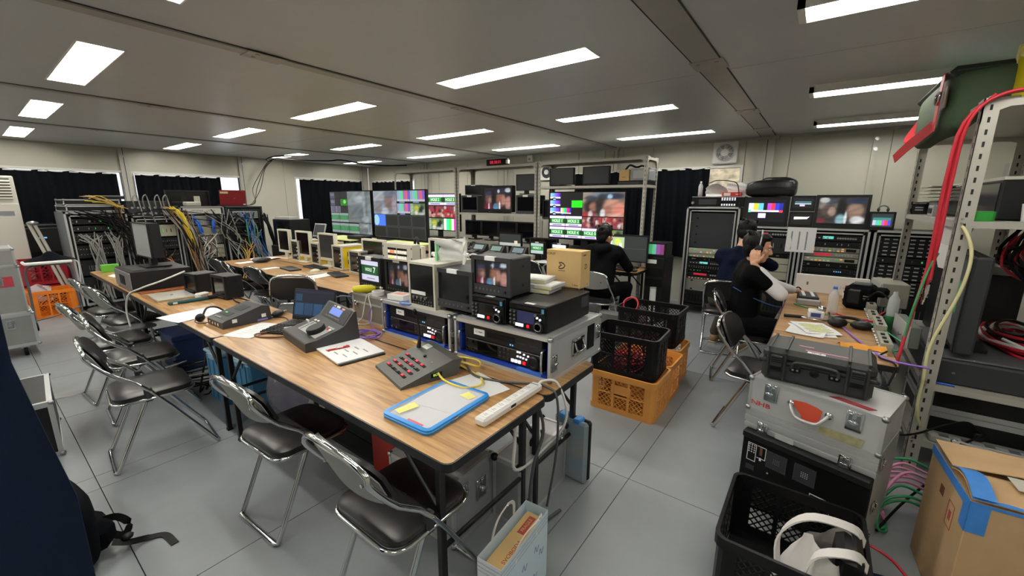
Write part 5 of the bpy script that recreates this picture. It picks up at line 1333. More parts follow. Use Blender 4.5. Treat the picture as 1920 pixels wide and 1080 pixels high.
# ---------------------------------------------------------------- plastic lattice crates
def crate(label, x, y, z, rz, w, d, h, m_, cell=.034, group=None, plate=False, parent_name='crate'):
    t = thing(parent_name, label, 'crate', (x, y, z), rz, group)
    hw, hd = w/2, d/2; th = .006
    MB(m_).box(-hw+.01, -hd+.01, 0, hw-.01, hd-.01, .008).build('floor', t)
    for sx in (-1, 1):
        for sy in (-1, 1):
            p = [(sx*(hw-q[0]), sy*(hd-q[1])) for q in ((0, .05), (.012, .018), (.03, .0), (.075, 0), (.075, .006), (.032, .007), (.017, .022), (.007, .05), (.007, .075), (0, .075))]
            MB(m_).prism(p, 0, h-.02).build('corner_post', t)
    for nm, z0, z1, out in (('rim', h-.045, h, .008), ('base_band', .0, .04, .002)):
        po = rrect(w+2*out, d+2*out, .045, 4); pi = rrect(w-2*th, d-2*th, .04, 4); n = len(po)
        vs = [(*p, z0) for p in po]+[(*p, z1) for p in po]+[(*p, z1) for p in pi]+[(*p, z0) for p in pi]
        MB(m_).add(vs, [(a*n+i, a*n+(i+1) % n, ((a+1) % 4)*n+(i+1) % n, ((a+1) % 4)*n+i) for a in range(4) for i in range(n)]).build(nm, t)
    z0, z1 = .04, h-.045
    for side in range(4):
        L = w-.15 if side % 2 == 0 else d-.15
        m = MB(m_); b = .0045
        def put(u0, v0, u1, v1):
            # bar in the wall plane
            dv = Vector((u1-u0, v1-v0)); l = dv.length
            if l < .004: return
            n_ = Vector((-dv.y, dv.x))/l*b/2
            q = [(u0+n_.x, v0+n_.y), (u1+n_.x, v1+n_.y), (u1-n_.x, v1-n_.y), (u0-n_.x, v0-n_.y)]
            vs = [(a, c, k) for k in (0, th) for a, c in q]
            def mp(a, c, k):
                if side == 0: return (a, -hd+k, c)
                if side == 1: return (hw-k, a, c)
                if side == 2: return (-a, hd-k, c)
                return (-hw+k, -a, c)
            m.add([mp(*p) for p in vs], [(0, 1, 2, 3), (7, 6, 5, 4), (0, 4, 5, 1), (1, 5, 6, 2), (2, 6, 7, 3), (3, 7, 4, 0)])
        H = z1-z0; k = -int(H/cell)-1
        while k*cell < L+H:
            c = k*cell
            for sgn in (1, -1):
                ua, ub = max(0, c), min(L, c+H)
                if ub > ua:
                    va, vb = ua-c, ub-c
                    if sgn == 1: put(ua-L/2, z0+va, ub-L/2, z0+vb)
                    else: put(L/2-ua, z0+va, L/2-ub, z0+vb)
            k += 1
        stuff(m.build('lattice', t))
        for q in (.33, .67):
            u = L*(q-.5); f = MB(m_)
            def mp2(a0, a1, c0, c1, k0, k1):
                if side == 0: f.box(a0, -hd+k0, c0, a1, -hd+k1, c1)
                elif side == 1: f.box(hw-k1, a0, c0, hw-k0, a1, c1)
                elif side == 2: f.box(-a1, hd-k1, c0, -a0, hd-k0, c1)
                else: f.box(-hw+k0, -a1, c0, -hw+k1, -a0, c1)
            mp2(u-.009, u+.009, z0, z1, -.004, th+.001); f.build('rib', t)
        f = MB(m_)
        if side == 0: f.box(-L/2, -hd-.003, (z0+z1)/2-.005, L/2, -hd+th, (z0+z1)/2+.005)
        elif side == 1: f.box(hw-th, -L/2, (z0+z1)/2-.005, hw+.003, L/2, (z0+z1)/2+.005)
        elif side == 2: f.box(-L/2, hd-th, (z0+z1)/2-.005, L/2, hd+.003, (z0+z1)/2+.005)
        else: f.box(-hw-.003, -L/2, (z0+z1)/2-.005, -hw+th, L/2, (z0+z1)/2+.005)
        f.build('mid_bar', t)
        if plate and side in (0, 2):
            s = -1 if side == 0 else 1
            MB(m_).box(-.075, s*(hd-th), h*.42, .075, s*(hd+.003), h*.74).build('name_plate', t)
    return t
ORG = mat('orange plastic', 'eaa250', .4, noise=.05, nscale=6); BKC = mat('black crate plastic', '0d0d0f', .4, spec=.3)
crate('nearest orange crate in the aisle, under a black crate', 2.91, 1.03, 0, FX, .5, .36, .31, ORG, .036, None, True)
crate('orange crate open between two others in the aisle', 3.29, 1.04, 0, FX, .5, .36, .31, ORG, .036, None, True)
crate('farthest orange crate in the aisle, under the black crate with the red cable', 3.69, 1.08, 0, FX, .5, .36, .31, ORG, .036, None, True)
crate('nearer black crate stacked on an orange crate in the aisle', 2.93, 1.06, .302, FX+R(3), .5, .37, .31, BKC, .03)
crate('farther black crate in the aisle with red cable inside', 3.75, 1.16, .302, FX, .54, .4, .31, BKC, .03)
crate('large open black crate in the right foreground holding the white cloth bag', 1.8, -.06, 0, FX, .465, .48, .3, BKC, .034)
crate('orange crate on the floor at the left wall, odds and ends inside', .6, 8.3, 0, 0, .44, .36, .37, mat('bright orange plastic', 'ef8322', .45), .036, None)
crate('dark red crate behind the orange one at the left wall', .62, 8.72, .4, 0, .46, .34, .34, mat('dark red plastic', '9a1c2c', .4), .05)
crate('second dark red crate under the other at the left wall', .62, 8.73, 0, 0, .46, .34, .38, mat('dark red plastic', ''), .05)
def pile(cx, cy, z, n, sd, mats, label, group, rx=.15, ry=.12, r=.008):
    rr = random.Random(sd); T_ = MB()
    for k in range(n):
        R0 = rr.uniform(.45, 1); ph = rr.uniform(0, 6); h = rr.uniform(0, .1)
        pts = [(cx+rx*R0*math.cos(a+ph)*(1+.1*math.sin(a*3)), cy+ry*R0*math.sin(a+ph), z+h+.015*math.sin(a*2+ph)) for a in [q*.7 for q in range(9)]]
        T_.use(rr.choice(mats)).tube(spline(pts, 3), r, 5)
    tag(stuff(T_.build('cable_tangle', None, 70)), group, 'cables')
pile(2.93, 1.06, .32, 16, 21, [CR, CR, CB, mat('dark red cable', '6a1620', .5)], 'red or black cable coiled in the nearer black crate', 'red and black cables coiled in the nearer black crate')
pile(3.75, 1.16, .32, 12, 22, [CR, CB, CB, CG], 'cable coiled in the farther black crate', 'cables coiled in the farther black crate')
pile(3.29, 1.04, .03, 8, 23, [CR, CB, CY], 'cable coiled in the open orange crate', 'cables coiled in the open orange crate')
cable('red cable coil with a white tie standing out of the farther black crate', [(3.72+.05*math.sin(a), 1.36+.07*math.cos(a), .6+.06*math.sin(a*1.02)) for a in [k*.5 for k in range(26)]], .008, CR)
pile(.6, 8.3, .2, 6, 24, [CB, CT, CW], 'cable in the orange crate at the left wall', 'cables in the orange crate at the left wall')
o = MB(mat('milky poly bag', 'cfc6cc', .4, bump=.4, bscale=20)).grid(lambda u, v: (-.1+.2*u+f_(u, v)*.2, f_(v, u)*.6, .24*v*(1-.35*abs(u-.4))), 12, 10, .004).build('carrier_bag', None, 50, (.5, 8.22, .22), 0)
tag(o, 'milky plastic bag in the orange crate at the left wall', 'bag')
# folding trolley in front of the crates
t = thing('folding_trolley', 'folding trolley with a bent grey tube frame and white tray before the left wall crates', 'trolley', (.56, 7.45, 0), R(2))
MB(MGR).tube(spline([(-.2, 0, .1), (-.19, 0, .5), (-.185, .0, .72), (-.12, 0, .78), (.12, 0, .78), (.185, 0, .72), (.2, .05, .5), (.22, .1, .15)], 5), .012, 8).build('frame_tube', t, 60)
MB(MGR).tube(spline([(-.2, 0, .12), (0, -.02, .16), (.2, .02, .22)], 4), .008, 8).build('cross_tube', t, 60)
MB(WHT).box(-.2, -.12, .80, .2, .12, .835, .01).build('tray', t); MB(CW).tube(spline([(.2, 0, .82), (.26, .0, .78), (.25, .02, .5), (.27, .05, .3)], 5), .007, 6).build('cord', t, 60)
for s in (-1, 1): MB(BLK2).cyl((s*.2-.012, .0, .05), (s*.2+.012, .0, .05), .05, 12).build('wheel', t, 40)
t = thing('black_coat_pile', 'black cloth and straps heaped on the white trolley tray', 'cloth', (.58, 7.46, .836), 0)
MB(CUR).grid(lambda u, v: (-.2+.42*u, -.1+.2*v, .002+.07*math.sin(PI*u)*math.sin(PI*v)*(1+.6*math.sin(9*u)*math.cos(7*v))), 18, 10, .004).build('cloth', t, 50)
# ---------------------------------------------------------------- middle row of tables
CRM = mat('cream monitor plastic', 'd2cfc2', .45)
def lcd(label, x, y, w, h, z0, scr='matt', rz=FX, col=None):
    t = flat_monitor(label, w, h, (x, y, .7), rz, scr, .022, .05, 'cream framed monitors on the middle row', z0, col or CRM, chin=.035)
    return t
lcd('cream framed blank monitor farthest left on the middle row', 2.86, 6.4, .34, .34, .1, None)
lcd('cream framed blank monitor second from the left, between two yellow sided units', 2.86, 5.83, .38, .36, .08, None)
lcd('cream framed blank monitor with a grey lit screen, third from the left', 2.86, 5.2, .4, .36, .08)
lcd('cream framed blank monitor behind the monitor showing HOLE 7', 2.86, 4.18, .43, .34, .08, None)
lcd('wide cream framed blank monitor behind the crumpled plastic bag', 2.86, 2.96, .5, .32, .17, None)
lcd('small cream framed blank monitor behind the lit button panel', 3.0, 3.66, .38, .27, .1, None)
# measuring sets in beige frames with yellow sides
YP = mat('yellow side panel', 'e6c81c', .4)
def scope(label, x, y, yellow=True, w=.25, d=.36, h=.3, tone=None):
    t = thing('measuring_set', label, 'test instrument', (x, y, .7), FX+R(-4), 'beige framed measuring sets')
    fr = BEI
    MB(YP if yellow else MGR).box(-w/2+.008, .02, .02, w/2-.008, d-.02, h-.02).build('body', t)
    for s in (-1, 1):
        for z in (.004, h-.02):
            MB(fr).box(s*w/2, 0, z, s*(w/2-.02), d, z+.018).build('frame_bar', t)
        MB(fr).box(s*w/2, -.003, .004, s*(w/2-.02), .02, h-.002).build('frame_post', t); MB(fr).box(s*w/2, d-.02, .004, s*(w/2-.02), d, h-.002).build('frame_post', t)
    for z in (.004, h-.02): MB(fr).box(-w/2+.02, -.003, z, w/2-.02, .02, z+.018).build('frame_rail', t)
    MB(mat('pale lid', 'cfccbf', .5)).box(-w/2+.02, .02, h-.02, w/2-.02, d-.02, h-.006).build('lid', t)
    p = MB(tone or DGR).box(-w/2+.02, .004, .02, w/2-.02, .02, h-.02).build('front_panel', t)
    MB(SCR).box(-w/2+.05, .001, .03, w/2-.06, .006, h-.06).build('screen', p)
    m = MB(LGR)
    for k in range(4): m.cyl((w/2-.04, .004, .05+k*.05), (w/2-.04, -.008, .05+k*.05), .009, 8)
    stuff(m.build('knob', p, 40))
    for z in (.1, .2): MB(BLK).box(w/2-.012, d*.22, z-.03, w/2+.006, d*.3, z+.03, .006).build('side_clamp', t)
    return t
scope('yellow sided measuring set, farthest left of the three', 2.85, 6.06)
scope('yellow sided measuring set between the second and third cream monitors', 2.85, 5.5)
scope('yellow sided measuring set right of the grey lit cream monitor, cable on its side', 2.8, 4.86, h=.31)
scope('grey sided measuring set behind the silver backed chair', 2.76, 4.42, False, h=.28)
# desk clutter on the middle row
def kbd(label, x, y, rz, m_=None, w=.42, d=.15):
    t = thing('keyboard', label, 'keyboard', (x, y, .7), rz)
    MB(m_ or BLK).box(-w/2, 0, 0, w/2, d, .018, .006).build('base', t)
    m = MB(DGR if m_ is None else LGR)
    for (a, b) in grid_pts(-w/2+.02, w/2-.02, .02, d-.02, 16, 5): m.box(a-.009, b-.009, .018, a+.009, b+.009, .022)
    stuff(m.build('keys', t)); return t
kbd('black keyboard left of the cream mouse on the middle row', 2.62, 5.22, FX-R(4))
kbd('black keyboard in front of the grey sided measuring set', 2.5, 4.5, FX-R(14), None, .36)
t = thing('mouse', 'cream mouse on its pad near the edge of the middle row', 'mouse', (2.52, 4.9, .704), FX)
MB(mat('cream mouse plastic', 'd8d4b8', .4)).ell((0, 0, .008), (.04, .065, .03), 14, 9).build('mouse_body', t, 60)
t = thing('mouse_pad', 'tan mouse pad under the cream mouse', 'mouse pad', (2.52, 4.86, .7), FX-R(6)); MB(mat('tan pad', 'b9a68c', .8)).prism(rrect(.24, .2, .02), 0, .004).build('pad', t)
t = thing('mouse_pad', 'black tray shaped pad left of the cream mouse', 'mouse pad', (2.44, 5.35, .7), FX-R(5)); MB(BLK).prism(rrect(.36, .15, .03), 0, .016).build('pad', t)
sheet('white sheet at the middle row edge in front of the cream mouse', 2.45, 4.6, R(-75), .2, .34, 0)
sheet('open papers at the far left end of the middle row', 2.7, 6.6, R(-60), .32, .36, 0, curl=.02)
sheet('second sheet under the black pouch on the middle row', 2.36, 6.42, R(-80), .16, .3, 0)
sheet('tan slip on the middle row by the folded chair', 2.32, 5.62, R(-80), .12, .2, 0)
t = thing('grey_pouch', 'grey and black pouch on the papers at the left end of the middle row', 'pouch', (2.5, 6.28, .7), R(20)); MB(DGR).ell((0, 0, .035), (.12, .07, .035), 14, 8).build('pouch_body', t, 60); MB(MGR).ell((-.06, .03, .04), (.08, .06, .035), 12, 8).build('flap', t, 60)
lime = mat('pale lime board', 'cfd890', .6)
t = thing('lime_board', 'pale lime board lying in front of the left large screen', 'board', (3.55, 5.85, 0), FX); MB(lime).box(-.5, -.2, .985, .42, .25, 1.0).build('board', t)
for s in (-1, 1): 
    for yy in (-.15, .2): MB(BLK).cyl((s*.4, yy, 0), (s*.4, yy, .985), .015, 8).build('stand_leg', t)
t = thing('lime_board', 'pale lime board lying in front of the screen with blank tiles', 'board', (3.55, 4.55, 0), FX); MB(lime).box(-.42, -.2, .985, .42, .25, 1.0).build('board', t)
for s in (-1, 1): 
    for yy in (-.15, .2): MB(BLK).cyl((s*.4, yy, 0), (s*.4, yy, .985), .015, 8).build('stand_leg', t)
t = thing('black_unit', 'black unit lying on the pale lime board under the left large screen', 'equipment', (3.46, 5.5, 1.001), FX+R(6)); MB(BLK).box(-.16, 0, 0, .16, .2, .05, .008).build('body', t); MB(DGR).box(-.12, .03, .05, .1, .14, .056, .003).build('lid', t)
t = thing('desk_microphone', 'black gooseneck microphone standing behind the lit button panel', 'microphone', (3.25, 3.9, .7), FX)
MB(BLK).cyl((0, 0, 0), (0, 0, .02), .06, 14).build('base', t, 40); MB(BLK).tube(spline([(0, 0, .02), (-.01, .01, .25), (.02, 0, .4), (.07, -.01, .42), (.1, -.02, .34)], 5), .016, 8).build('gooseneck', t, 60)
t = thing('white_phone', 'white handset unit behind the lit button panel', 'telephone', (3.15, 4.05, .7), FX); MB(WHT).box(-.09, 0, 0, .09, .2, .32, .02).build('body', t); MB(WHT).tube(spline([(-.08, -.02, .2), (-.06, -.05, .34), (.06, -.05, .34), (.08, -.02, .2)], 4), .018, 8).build('handset', t, 60)
t = thing('beige_box', 'beige equipment box at the right end of the middle row under the crumpled bag', 'equipment', (2.45, 2.86, .7), FX); MB(BEI).box(-.16, 0, 0, .15, .3, .2, .006).build('body', t); MB(LGR).box(-.14, -.004, .02, .13, .002, .18).build('front_panel', t)
t = thing('cube_monitor', 'black cube monitor on the left end of the middle row, under a tilted silver frame', 'monitor', (3.35, 7.5, 0), FX+R(6))
MB(BLK).box(-.26, 0, .78, .26, .36, 1.24, .008).build('body', t); f = MB(BLK2).box(-.25, -.006, .79, .25, .004, 1.23).build('bezel', t); MB(SCR).box(-.22, -.009, .86, .22, -.005, 1.2).build('screen', f); MB(BLK).box(-.3, -.05, 0, .3, .4, .78).build('cabinet', t)
MB(LGR).box(-.22, .02, 1.24, .2, .2, 1.28).build('tray', t)
t = thing('tilted_screen', 'small silver framed screen leaning beside the left large screen', 'screen', (3.5, 6.6, .98), (R(-18), 0, FX+R(8))); MB(STL).box(-.14, 0, 0, .14, .02, .22, .004).build('frame', t); MB(SCRG).box(-.12, -.002, .02, .12, .001, .2).build('screen', t)
t = thing('screen_stand', 'black stand under the small silver framed screen', 'stand', (3.52, 6.6, 0), FX); MB(BLK).box(-.15, -.05, .0, .15, .2, .965, .004).build('pedestal', t); MB(DGR).box(-.16, -.06, .965, .16, .21, .978).build('top_plate', t)

# ---------------------------------------------------------------- the large screens
def tv(name, label, w, h, x, yc, z0, tiles, base_z=None, gain=1., soundbar=False, texts=()):
    t = thing(name, label, 'television', (x, yc, base_z if base_z is not None else z0), FX)
    o = z0-t.location.z
    MB(BLK).box(-w/2, .012, o, w/2, .06, o+h, .004).build('body', t)
    m = MB(BLKG); b = .012
    for q in ((-w/2, 0, o, w/2, .013, o+b), (-w/2, 0, o+h-b, w/2, .013, o+h), (-w/2, 0, o+b, -w/2+b, .013, o+h-b), (w/2-b, 0, o+b, w/2, .013, o+h-b)): m.box(*q)
    m.build('bezel', t)
    s = MB(SCR).box(-w/2+b, .004, o+b, w/2-b, .012, o+h-b).build('screen', t)
    sw, sh = w-2*b, h-2*b
    P = Pic(sw, sh, '08090b', gain)
    for (x0, y0, x1, y1, fn) in tiles: fn(P.sub(x0+.003, y0+.005, x1-.003, y1-.005))
    pc = P.build(t, (0, .0036, o+b))
    for (tx, ty, sz, st) in texts: text(st, sz, pc, ((tx-.5)*sw, -P.d-.0006, ty*sh), UP, E_('f4f8f4', gain), sx=.95)
    if soundbar: MB(DGR).box(-w/2, .0, o-.06, w/2, .05, o-.004, .004).build('speaker_bar', t)
    if base_z is not None:
        MB(BLK).box(-.06, .02, .012, .06, .05, o+.03).build('stand_neck', t); MB(BLK).box(-.28, -.1, 0, .28, .16, .014, .005).build('stand_base', t)
    return t
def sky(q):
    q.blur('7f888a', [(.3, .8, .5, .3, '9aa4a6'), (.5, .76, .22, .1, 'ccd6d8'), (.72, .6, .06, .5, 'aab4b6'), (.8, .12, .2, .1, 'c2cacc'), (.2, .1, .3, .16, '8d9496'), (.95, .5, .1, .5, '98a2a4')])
def dimhole(q): q.rect(0, 0, 1, 1, '7e888c'); q.rect(0, .25, 1, .75, '38704a'); q.rect(.15, .3, .8, .7, '427c54')
def dimbar(q):
    for i, c in enumerate(['76707c', '505880', '486a58', '6a4a6e']): q.rect(i/4, 0, i/4+.25, 1, c)
def dimcam(q): q.rect(0, 0, 1, 1, '4a4a58'); q.rect(.1, .4, .9, .8, '6a6880')
def dimblack(q): q.rect(0, 0, 1, 1, '26282a')
def dimgreen(q): q.rect(0, 0, 1, 1, '3a6a30'); q.ell(.6, .6, .2, .3, '5ad050')
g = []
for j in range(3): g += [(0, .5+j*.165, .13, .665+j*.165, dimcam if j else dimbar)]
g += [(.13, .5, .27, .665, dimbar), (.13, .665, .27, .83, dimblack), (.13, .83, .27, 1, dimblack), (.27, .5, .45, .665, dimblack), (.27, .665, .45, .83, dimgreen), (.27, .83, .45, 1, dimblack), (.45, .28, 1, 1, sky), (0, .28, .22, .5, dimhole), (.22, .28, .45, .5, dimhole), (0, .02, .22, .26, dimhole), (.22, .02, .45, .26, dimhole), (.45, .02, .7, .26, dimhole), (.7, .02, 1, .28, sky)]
tv('large_screen', 'large screen with pale reflections painted in, leftmost of the row of big screens', 1.22, .74, 4.0, 6.42, .985, g, .7, .75, True)  # reflections are painted as pale, washed-out tiles of the glowing picture
def bigface(q):
    q.blur('9aa2b0', [(.2, .8, .3, .25, 'b4bac0'), (.7, .55, .22, .4, '8a726c'), (.74, .86, .26, .14, '6f7888'), (.5, .1, .16, .18, 'c4ccd8'), (.2, .3, .18, .3, '8f8a92'), (.9, .4, .1, .4, 'a8a0a8')])
def tile(q): q.rect(0, 0, 1, 1, '34383a'); q.rect(.04, .06, .96, .94, '17181a')
def bars_dim(q):
    for i, c in enumerate(['7c8a9c', '6aa0b8', '50b868', '8a58a8', 'b85060', '6048b0']): q.rect(i/6, .3, (i+1)/6, 1, c)
    q.rect(0, .14, 1, .3, '9a9ca8'); q.rect(.2, 0, .6, .14, '5a6a98')
g = [(0, .5, .48, 1, bigface), (.48, .74, .73, 1, bars_dim), (.73, .74, 1, 1, bars_dim), (.48, .5, .73, .74, bars_dim), (.73, .5, 1, .74, tennis)]
def blueface(q): q.rect(0, 0, 1, 1, '3c68d8'); q.ell(.2, .5, .25, .5, '8ab0c8')
g += [(0, .25, .24, .5, blueface)]+[(.24+k*.253, .25, .24+(k+1)*.253, .5, tile) for k in range(3)]+[(k*.25, 0, (k+1)*.25, .25, tile) for k in range(4)]
tv('large_screen', 'large screen whose lower half is blank black tiles', 1.24, .74, 4.0, 5.14, .985, g, .7, .9, True)
# multiviewer on the wall bay: colour cameras, captions, close up
hs = []
g = []; tx = []
for j in range(3):
    z0 = .515+j*.16
    for k, f in enumerate([[bars_cam, bars, black], [bars_cam, black, lambda q: q.rect(0, 0, 1, 1, '22c81e')], [bars_cam, black, black]][j]): g.append((k*.155, z0, (k+1)*.155, z0+.16, f))
g += [(.465, .5, 1, 1, faces), (0, .27, .23, .5, hole), (.23, .27, .465, .5, hole), (.465, .25, .73, .49, lambda q: crowd(q, 2)), (.73, .25, 1, .49, lambda q: crowd(q, 5)), (0, .02, .23, .26, hole), (.23, .02, .465, .26, hole), (.465, .02, .7, .25, hole), (.73, 0, 1, .24, tennis)]
for k, (a, b) in enumerate(((.115, .385), (.345, .385), (.115, .14), (.345, .14), (.58, .14))): tx.append((a, b, .062, 'HOLE %d' % (k+1)))
tv('large_screen', 'bright large screen with the HOLE captions behind the hoodie man', 1.24, .72, SX+.04, 2.83, .99, g, .862, 1., False, tx)
g = [(0, .7, .2, 1, hole), (.2, .7, .62, 1, hole), (.62, .7, 1, 1, hole), (0, .35, .2, .68, bars_cam), (.2, .35, .62, .68, lambda q: crowd(q, 7)), (.62, .35, 1, .68, lambda q: crowd(q, 9)), (0, 0, .2, .33, hole), (.2, 0, .62, .33, tennis), (.62, 0, 1, .33, lambda q: [q.rect(i/6, 0, (i+1)/6, 1, c) for i, c in enumerate(['e8e0d0', '40d8a8', '48e048', 'd8d0c8', 'e030c8', 'f02898'])] and None)]
tv('large_screen', 'bright screen with HOLE captions and colour bars, half hidden behind the blank tile screen', 1.1, .7, SX+.06, 5.97, 1.0, g, .862, 1., False, [(.41, .85, .075, 'HOLE 2'), (.78, .85, .075, 'HOLE 3')])
# shelf content
flat_monitor('matt dark monitor on the upper deck of the right shelf bay, left of its pair', .42, .25, (SX+.08, 3.27, 1.792), FX, 'matt', .012, .05, None, .02)
flat_monitor('matt dark monitor on the upper deck of the right shelf bay, beside the small carton', .42, .25, (SX+.08, 2.7, 1.792), FX, 'matt', .012, .05, None, .02)
t = thing('small_carton', 'small tan carton on the upper deck of the right shelf bay', 'box', (SX+.1, 2.28, 1.85), FX); MB(card).box(-.07, 0, 0, .07, .15, .15).build('carton_body', t); text('memory', .02, t, (0, -.001, .05), UP, ink)
t = thing('plastic_bin', 'clear plastic bins beside the small carton on the shelf', 'bin', (SX+.1, 2.06, 1.85), FX)
film2 = mat('clear bin plastic', 'c8ccce', .2, alpha=.45)
MB(film2).box(-.13, 0, 0, .13, .28, .15, .006).build('bin_body', t); MB(film2).box(-.135, -.005, .15, .135, .285, .165, .004).build('bin_lid', t); MB(LGR).box(-.09, -.003, .03, .09, .002, .13).build('label_sheet', t)
t = thing('flat_black_unit', 'flat black unit under the small carton and the clear bins', 'equipment', (SX+.08, 2.16, 1.792), FX); MB(BLK).box(-.2, 0, 0, .22, .32, .055, .006).build('body', t); MB(DGR).box(-.19, -.004, .012, .1, .002, .04).build('front_panel', t)
MB(BLK).tube(spline([(SX+.2, 2.3, 2.01), (SX+.15, 2.22, 2.06), (SX+.18, 2.14, 2.03), (SX+.22, 2.08, 2.05), (SX+.2, 2.02, 2.03)], 5), .014, 6).build('cable', None, 60)
tag([o for o in COL.objects if o.name.startswith('cable.') and not o.get('label')][0], 'black cable bundled on the small carton on the shelf', 'cable')
SXF = SX+.03
box_monitor('box_monitor', 'charcoal box monitor at the left of the middle shelf bay, below a black box', .4, .3, .3, (SXF, 5.13, 1.362), FX, None, .03, .05)
box_monitor('box_monitor', 'black box lying on the left box monitor of the middle shelf bay', .4, .17, .3, (SXF+.02, 5.05, 1.672), FX, None, .015, .02, BLK)
flat_monitor('black monitor showing two blurred people, centre of the middle shelf bay', .66, .44, (SXF, 4.5, 1.362), FX, faces2, .035, .1, foot=.02, chin=.05)
box_monitor('box_monitor', 'charcoal box monitor at the right of the middle shelf bay with a faint blue reflection', .38, .3, .3, (SXF, 3.9, 1.362), FX, None, .03, .05)
flat_monitor('dark blank monitor standing on the right box monitor of the middle shelf bay', .38, .26, (SXF, 3.9, 1.672), FX, 'matt', .012, .05, foot=.06)
box_monitor('box_monitor', 'dark cube monitor in the right shelf bay beside the bright screen', .14, .3, .3, (SXF+.05, 3.53, 1.29), FX, None, .02, .03, lab=False)
t = thing('side_bracket', 'grey bracket shelf carrying the dark cube monitor', 'bracket', (SXF, 3.53, .862), FX); MB(ANG).box(-.08, .0, .395, .08, .36, .42).build('plate', t); MB(ANG).box(-.07, .02, 0, -.05, .04, .395).build('leg', t); MB(ANG).box(.05, .3, 0, .07, .32, .395).build('leg', t)
for k, y in enumerate((5.05, 4.66, 4.27, 3.88)):
    t = flat_monitor('black blank monitor in the row of four on the shelf, %s' % ('leftmost', 'second from the left', 'third from the left', 'rightmost')[k], .385, .27, (SXF, y, .883), FX, None, .02, .06, 'row of four black monitors', .075)
    MB(LGR).box(-.05, -.02, .0, .02, .0, .035).build('clamp', t)
# red clock
t = thing('digital_clock', 'black clock with red digits 08:38:01 on the shelf top', 'clock', (SX-.0, 4.48, 2.152), FX)
MB(BLK2).box(-.22, 0, .0, .22, .06, .1, .003).build('body', t); text('08:38:01', .075, t, (-.02, -.001, .05), UP, E_('e03048', 1.), sx=.95); MB(WHT).box(.2, -.002, .02, .24, .05, .08).build('label_tab', t)
t = thing('ceiling_sensor', 'pale bracket hanging from the ceiling beside the red clock', 'bracket', (6.7, 4.6, 2.3), FX); MB(WHT).box(-.06, 0, 0, .06, .06, .12, .006).build('body', t); MB(STL).cyl((0, -.02, .05), (0, 0, .05), .02, 10).build('lens', t)
t = thing('second_fan', 'second white exhaust fan on the fan wall, mostly hidden behind the shelf', 'fan', (6.8, 4.24, 2.1), FX); MB(WHT).box(-.16, -.05, -.15, .16, 0, .15, .012).build('frame', t); MB(DGR).lathe([(.11, .051), (.11, .053), (.001, .053)], (0, 0, 0), 20, 'y').build('well', t); MB(WHT).lathe([(.045, .055), (.045, .07), (.001, .075)], (0, 0, 0), 16, 'y').build('hub_cap', t)

# ---------------------------------------------------------------- control desk
def ctrl(label, y, x=5.02, scr=None, h=.16, rz=FX):
    t = thing('camera_controller', label, 'controller', (x, y, .7), rz, 'controllers along the control desk')
    w = .3
    MB(cg).prism([(0, 0), (0, .03), (.16, .06), (.24, h), (.27, h), (.29, 0)], -w/2, w/2, 'x').build('body', t)
    a = math.atan2(h-.06, .08)
    o = MB(BLK).box(-.11, .005, 0, .11, .115, .002).build('display', t, None, (0, .16, .061), (a, 0, 0))
    MB(scr or mat('dim grey lcd', '5a686c', .3, emit='5a686c', es=.6)).box(-.1, .012, .002, .1, .1, .003).build('picture', o)
    b = math.atan2(.03, .16); o2 = MB(DGR).box(-.13, 0, 0, .13, .15, .002).build('key_panel', t, None, (0, .005, .031), (b, 0, 0))
    m = MB(LGR)
    for (p, q) in grid_pts(-.11, .02, .02, .13, 5, 4): m.box(p-.009, q-.009, .002, p+.009, q+.009, .007)
    m.use(BLK).lathe([(.035, .002), (.035, .02), (.001, .022)], (.08, .07, 0), 14)
    stuff(m.build('key', o2)); MB(PAP).box(-.02, .12, .002, .05, .14, .0032).build('paper_label', o2)
    return t
for k, (y, lb) in enumerate(((4.98, 'far left controller on the control desk with a coloured bar picture'), (4.6, 'second controller on the control desk from the left, grey screen'), (4.22, 'third controller on the control desk from the left, behind the box monitor'), (3.78, 'fourth controller on the control desk, right of the upright dark monitor'))):
    ctrl(lb, y, scr=mat('lcd %d' % k, ('6a7a78', '6f7f80', '6a8078', '60707a')[k], .3, emit=('6a7a78', '6f7f80', '6a8078', '60707a')[k], es=.7))
flat_monitor('dark monitor with a grey lower strip standing on the control desk', .46, .22, (5.32, 4.02, .7), FX, lambda q: (q.rect(0, 0, 1, 1, '2a2d2c'), q.rect(0, 0, 1, .25, '9aa09e'), q.rect(.7, .15, .85, .45, 'b8b49a')), .015, .04, foot=.14)
flat_monitor('dark wide monitor tilted behind the tan carton on the control desk', .5, .17, (5.36, 3.4, .7), FX, None, .02, .05, foot=.14)
for k, (y, n_) in enumerate(((3.36, 3), (2.98, 4))):
    t = flat_monitor('small lit caption monitor on the control desk, %s' % ('left of the tan carton, greyer one' if k == 0 else 'just above the tan carton, brighter one'), .26, .19, (5.12, y, .7), FX, (lambda q: (q.rect(0, 0, 1, 1, '98a8a8' if k == 0 else 'dce4f4'), q.rect(0, .3, 1, .72, '2a6a3a'), q.rect(.2, .34, .8, .68, '3a7e4a'))), .018, .06, foot=.08)
    text('HOLE %d' % n_, .042, t, (0, -.003, .18), UP, E_('f0f4f0', .9)); MB(PAP).box(-.03, -.003, .258, .03, .01, .272).build('paper_label', t)
t = thing('dark_console', 'charcoal desk console behind the tan carton', 'controller', (4.98, 2.85, .7), FX); MB(cg).prism([(0, 0), (0, .05), (.1, .13), (.24, .15), (.24, 0)], -.2, .2, 'x').build('body', t); MB(LGR).box(-.18, .11, .135, .14, .2, .155).build('top_strip', t)
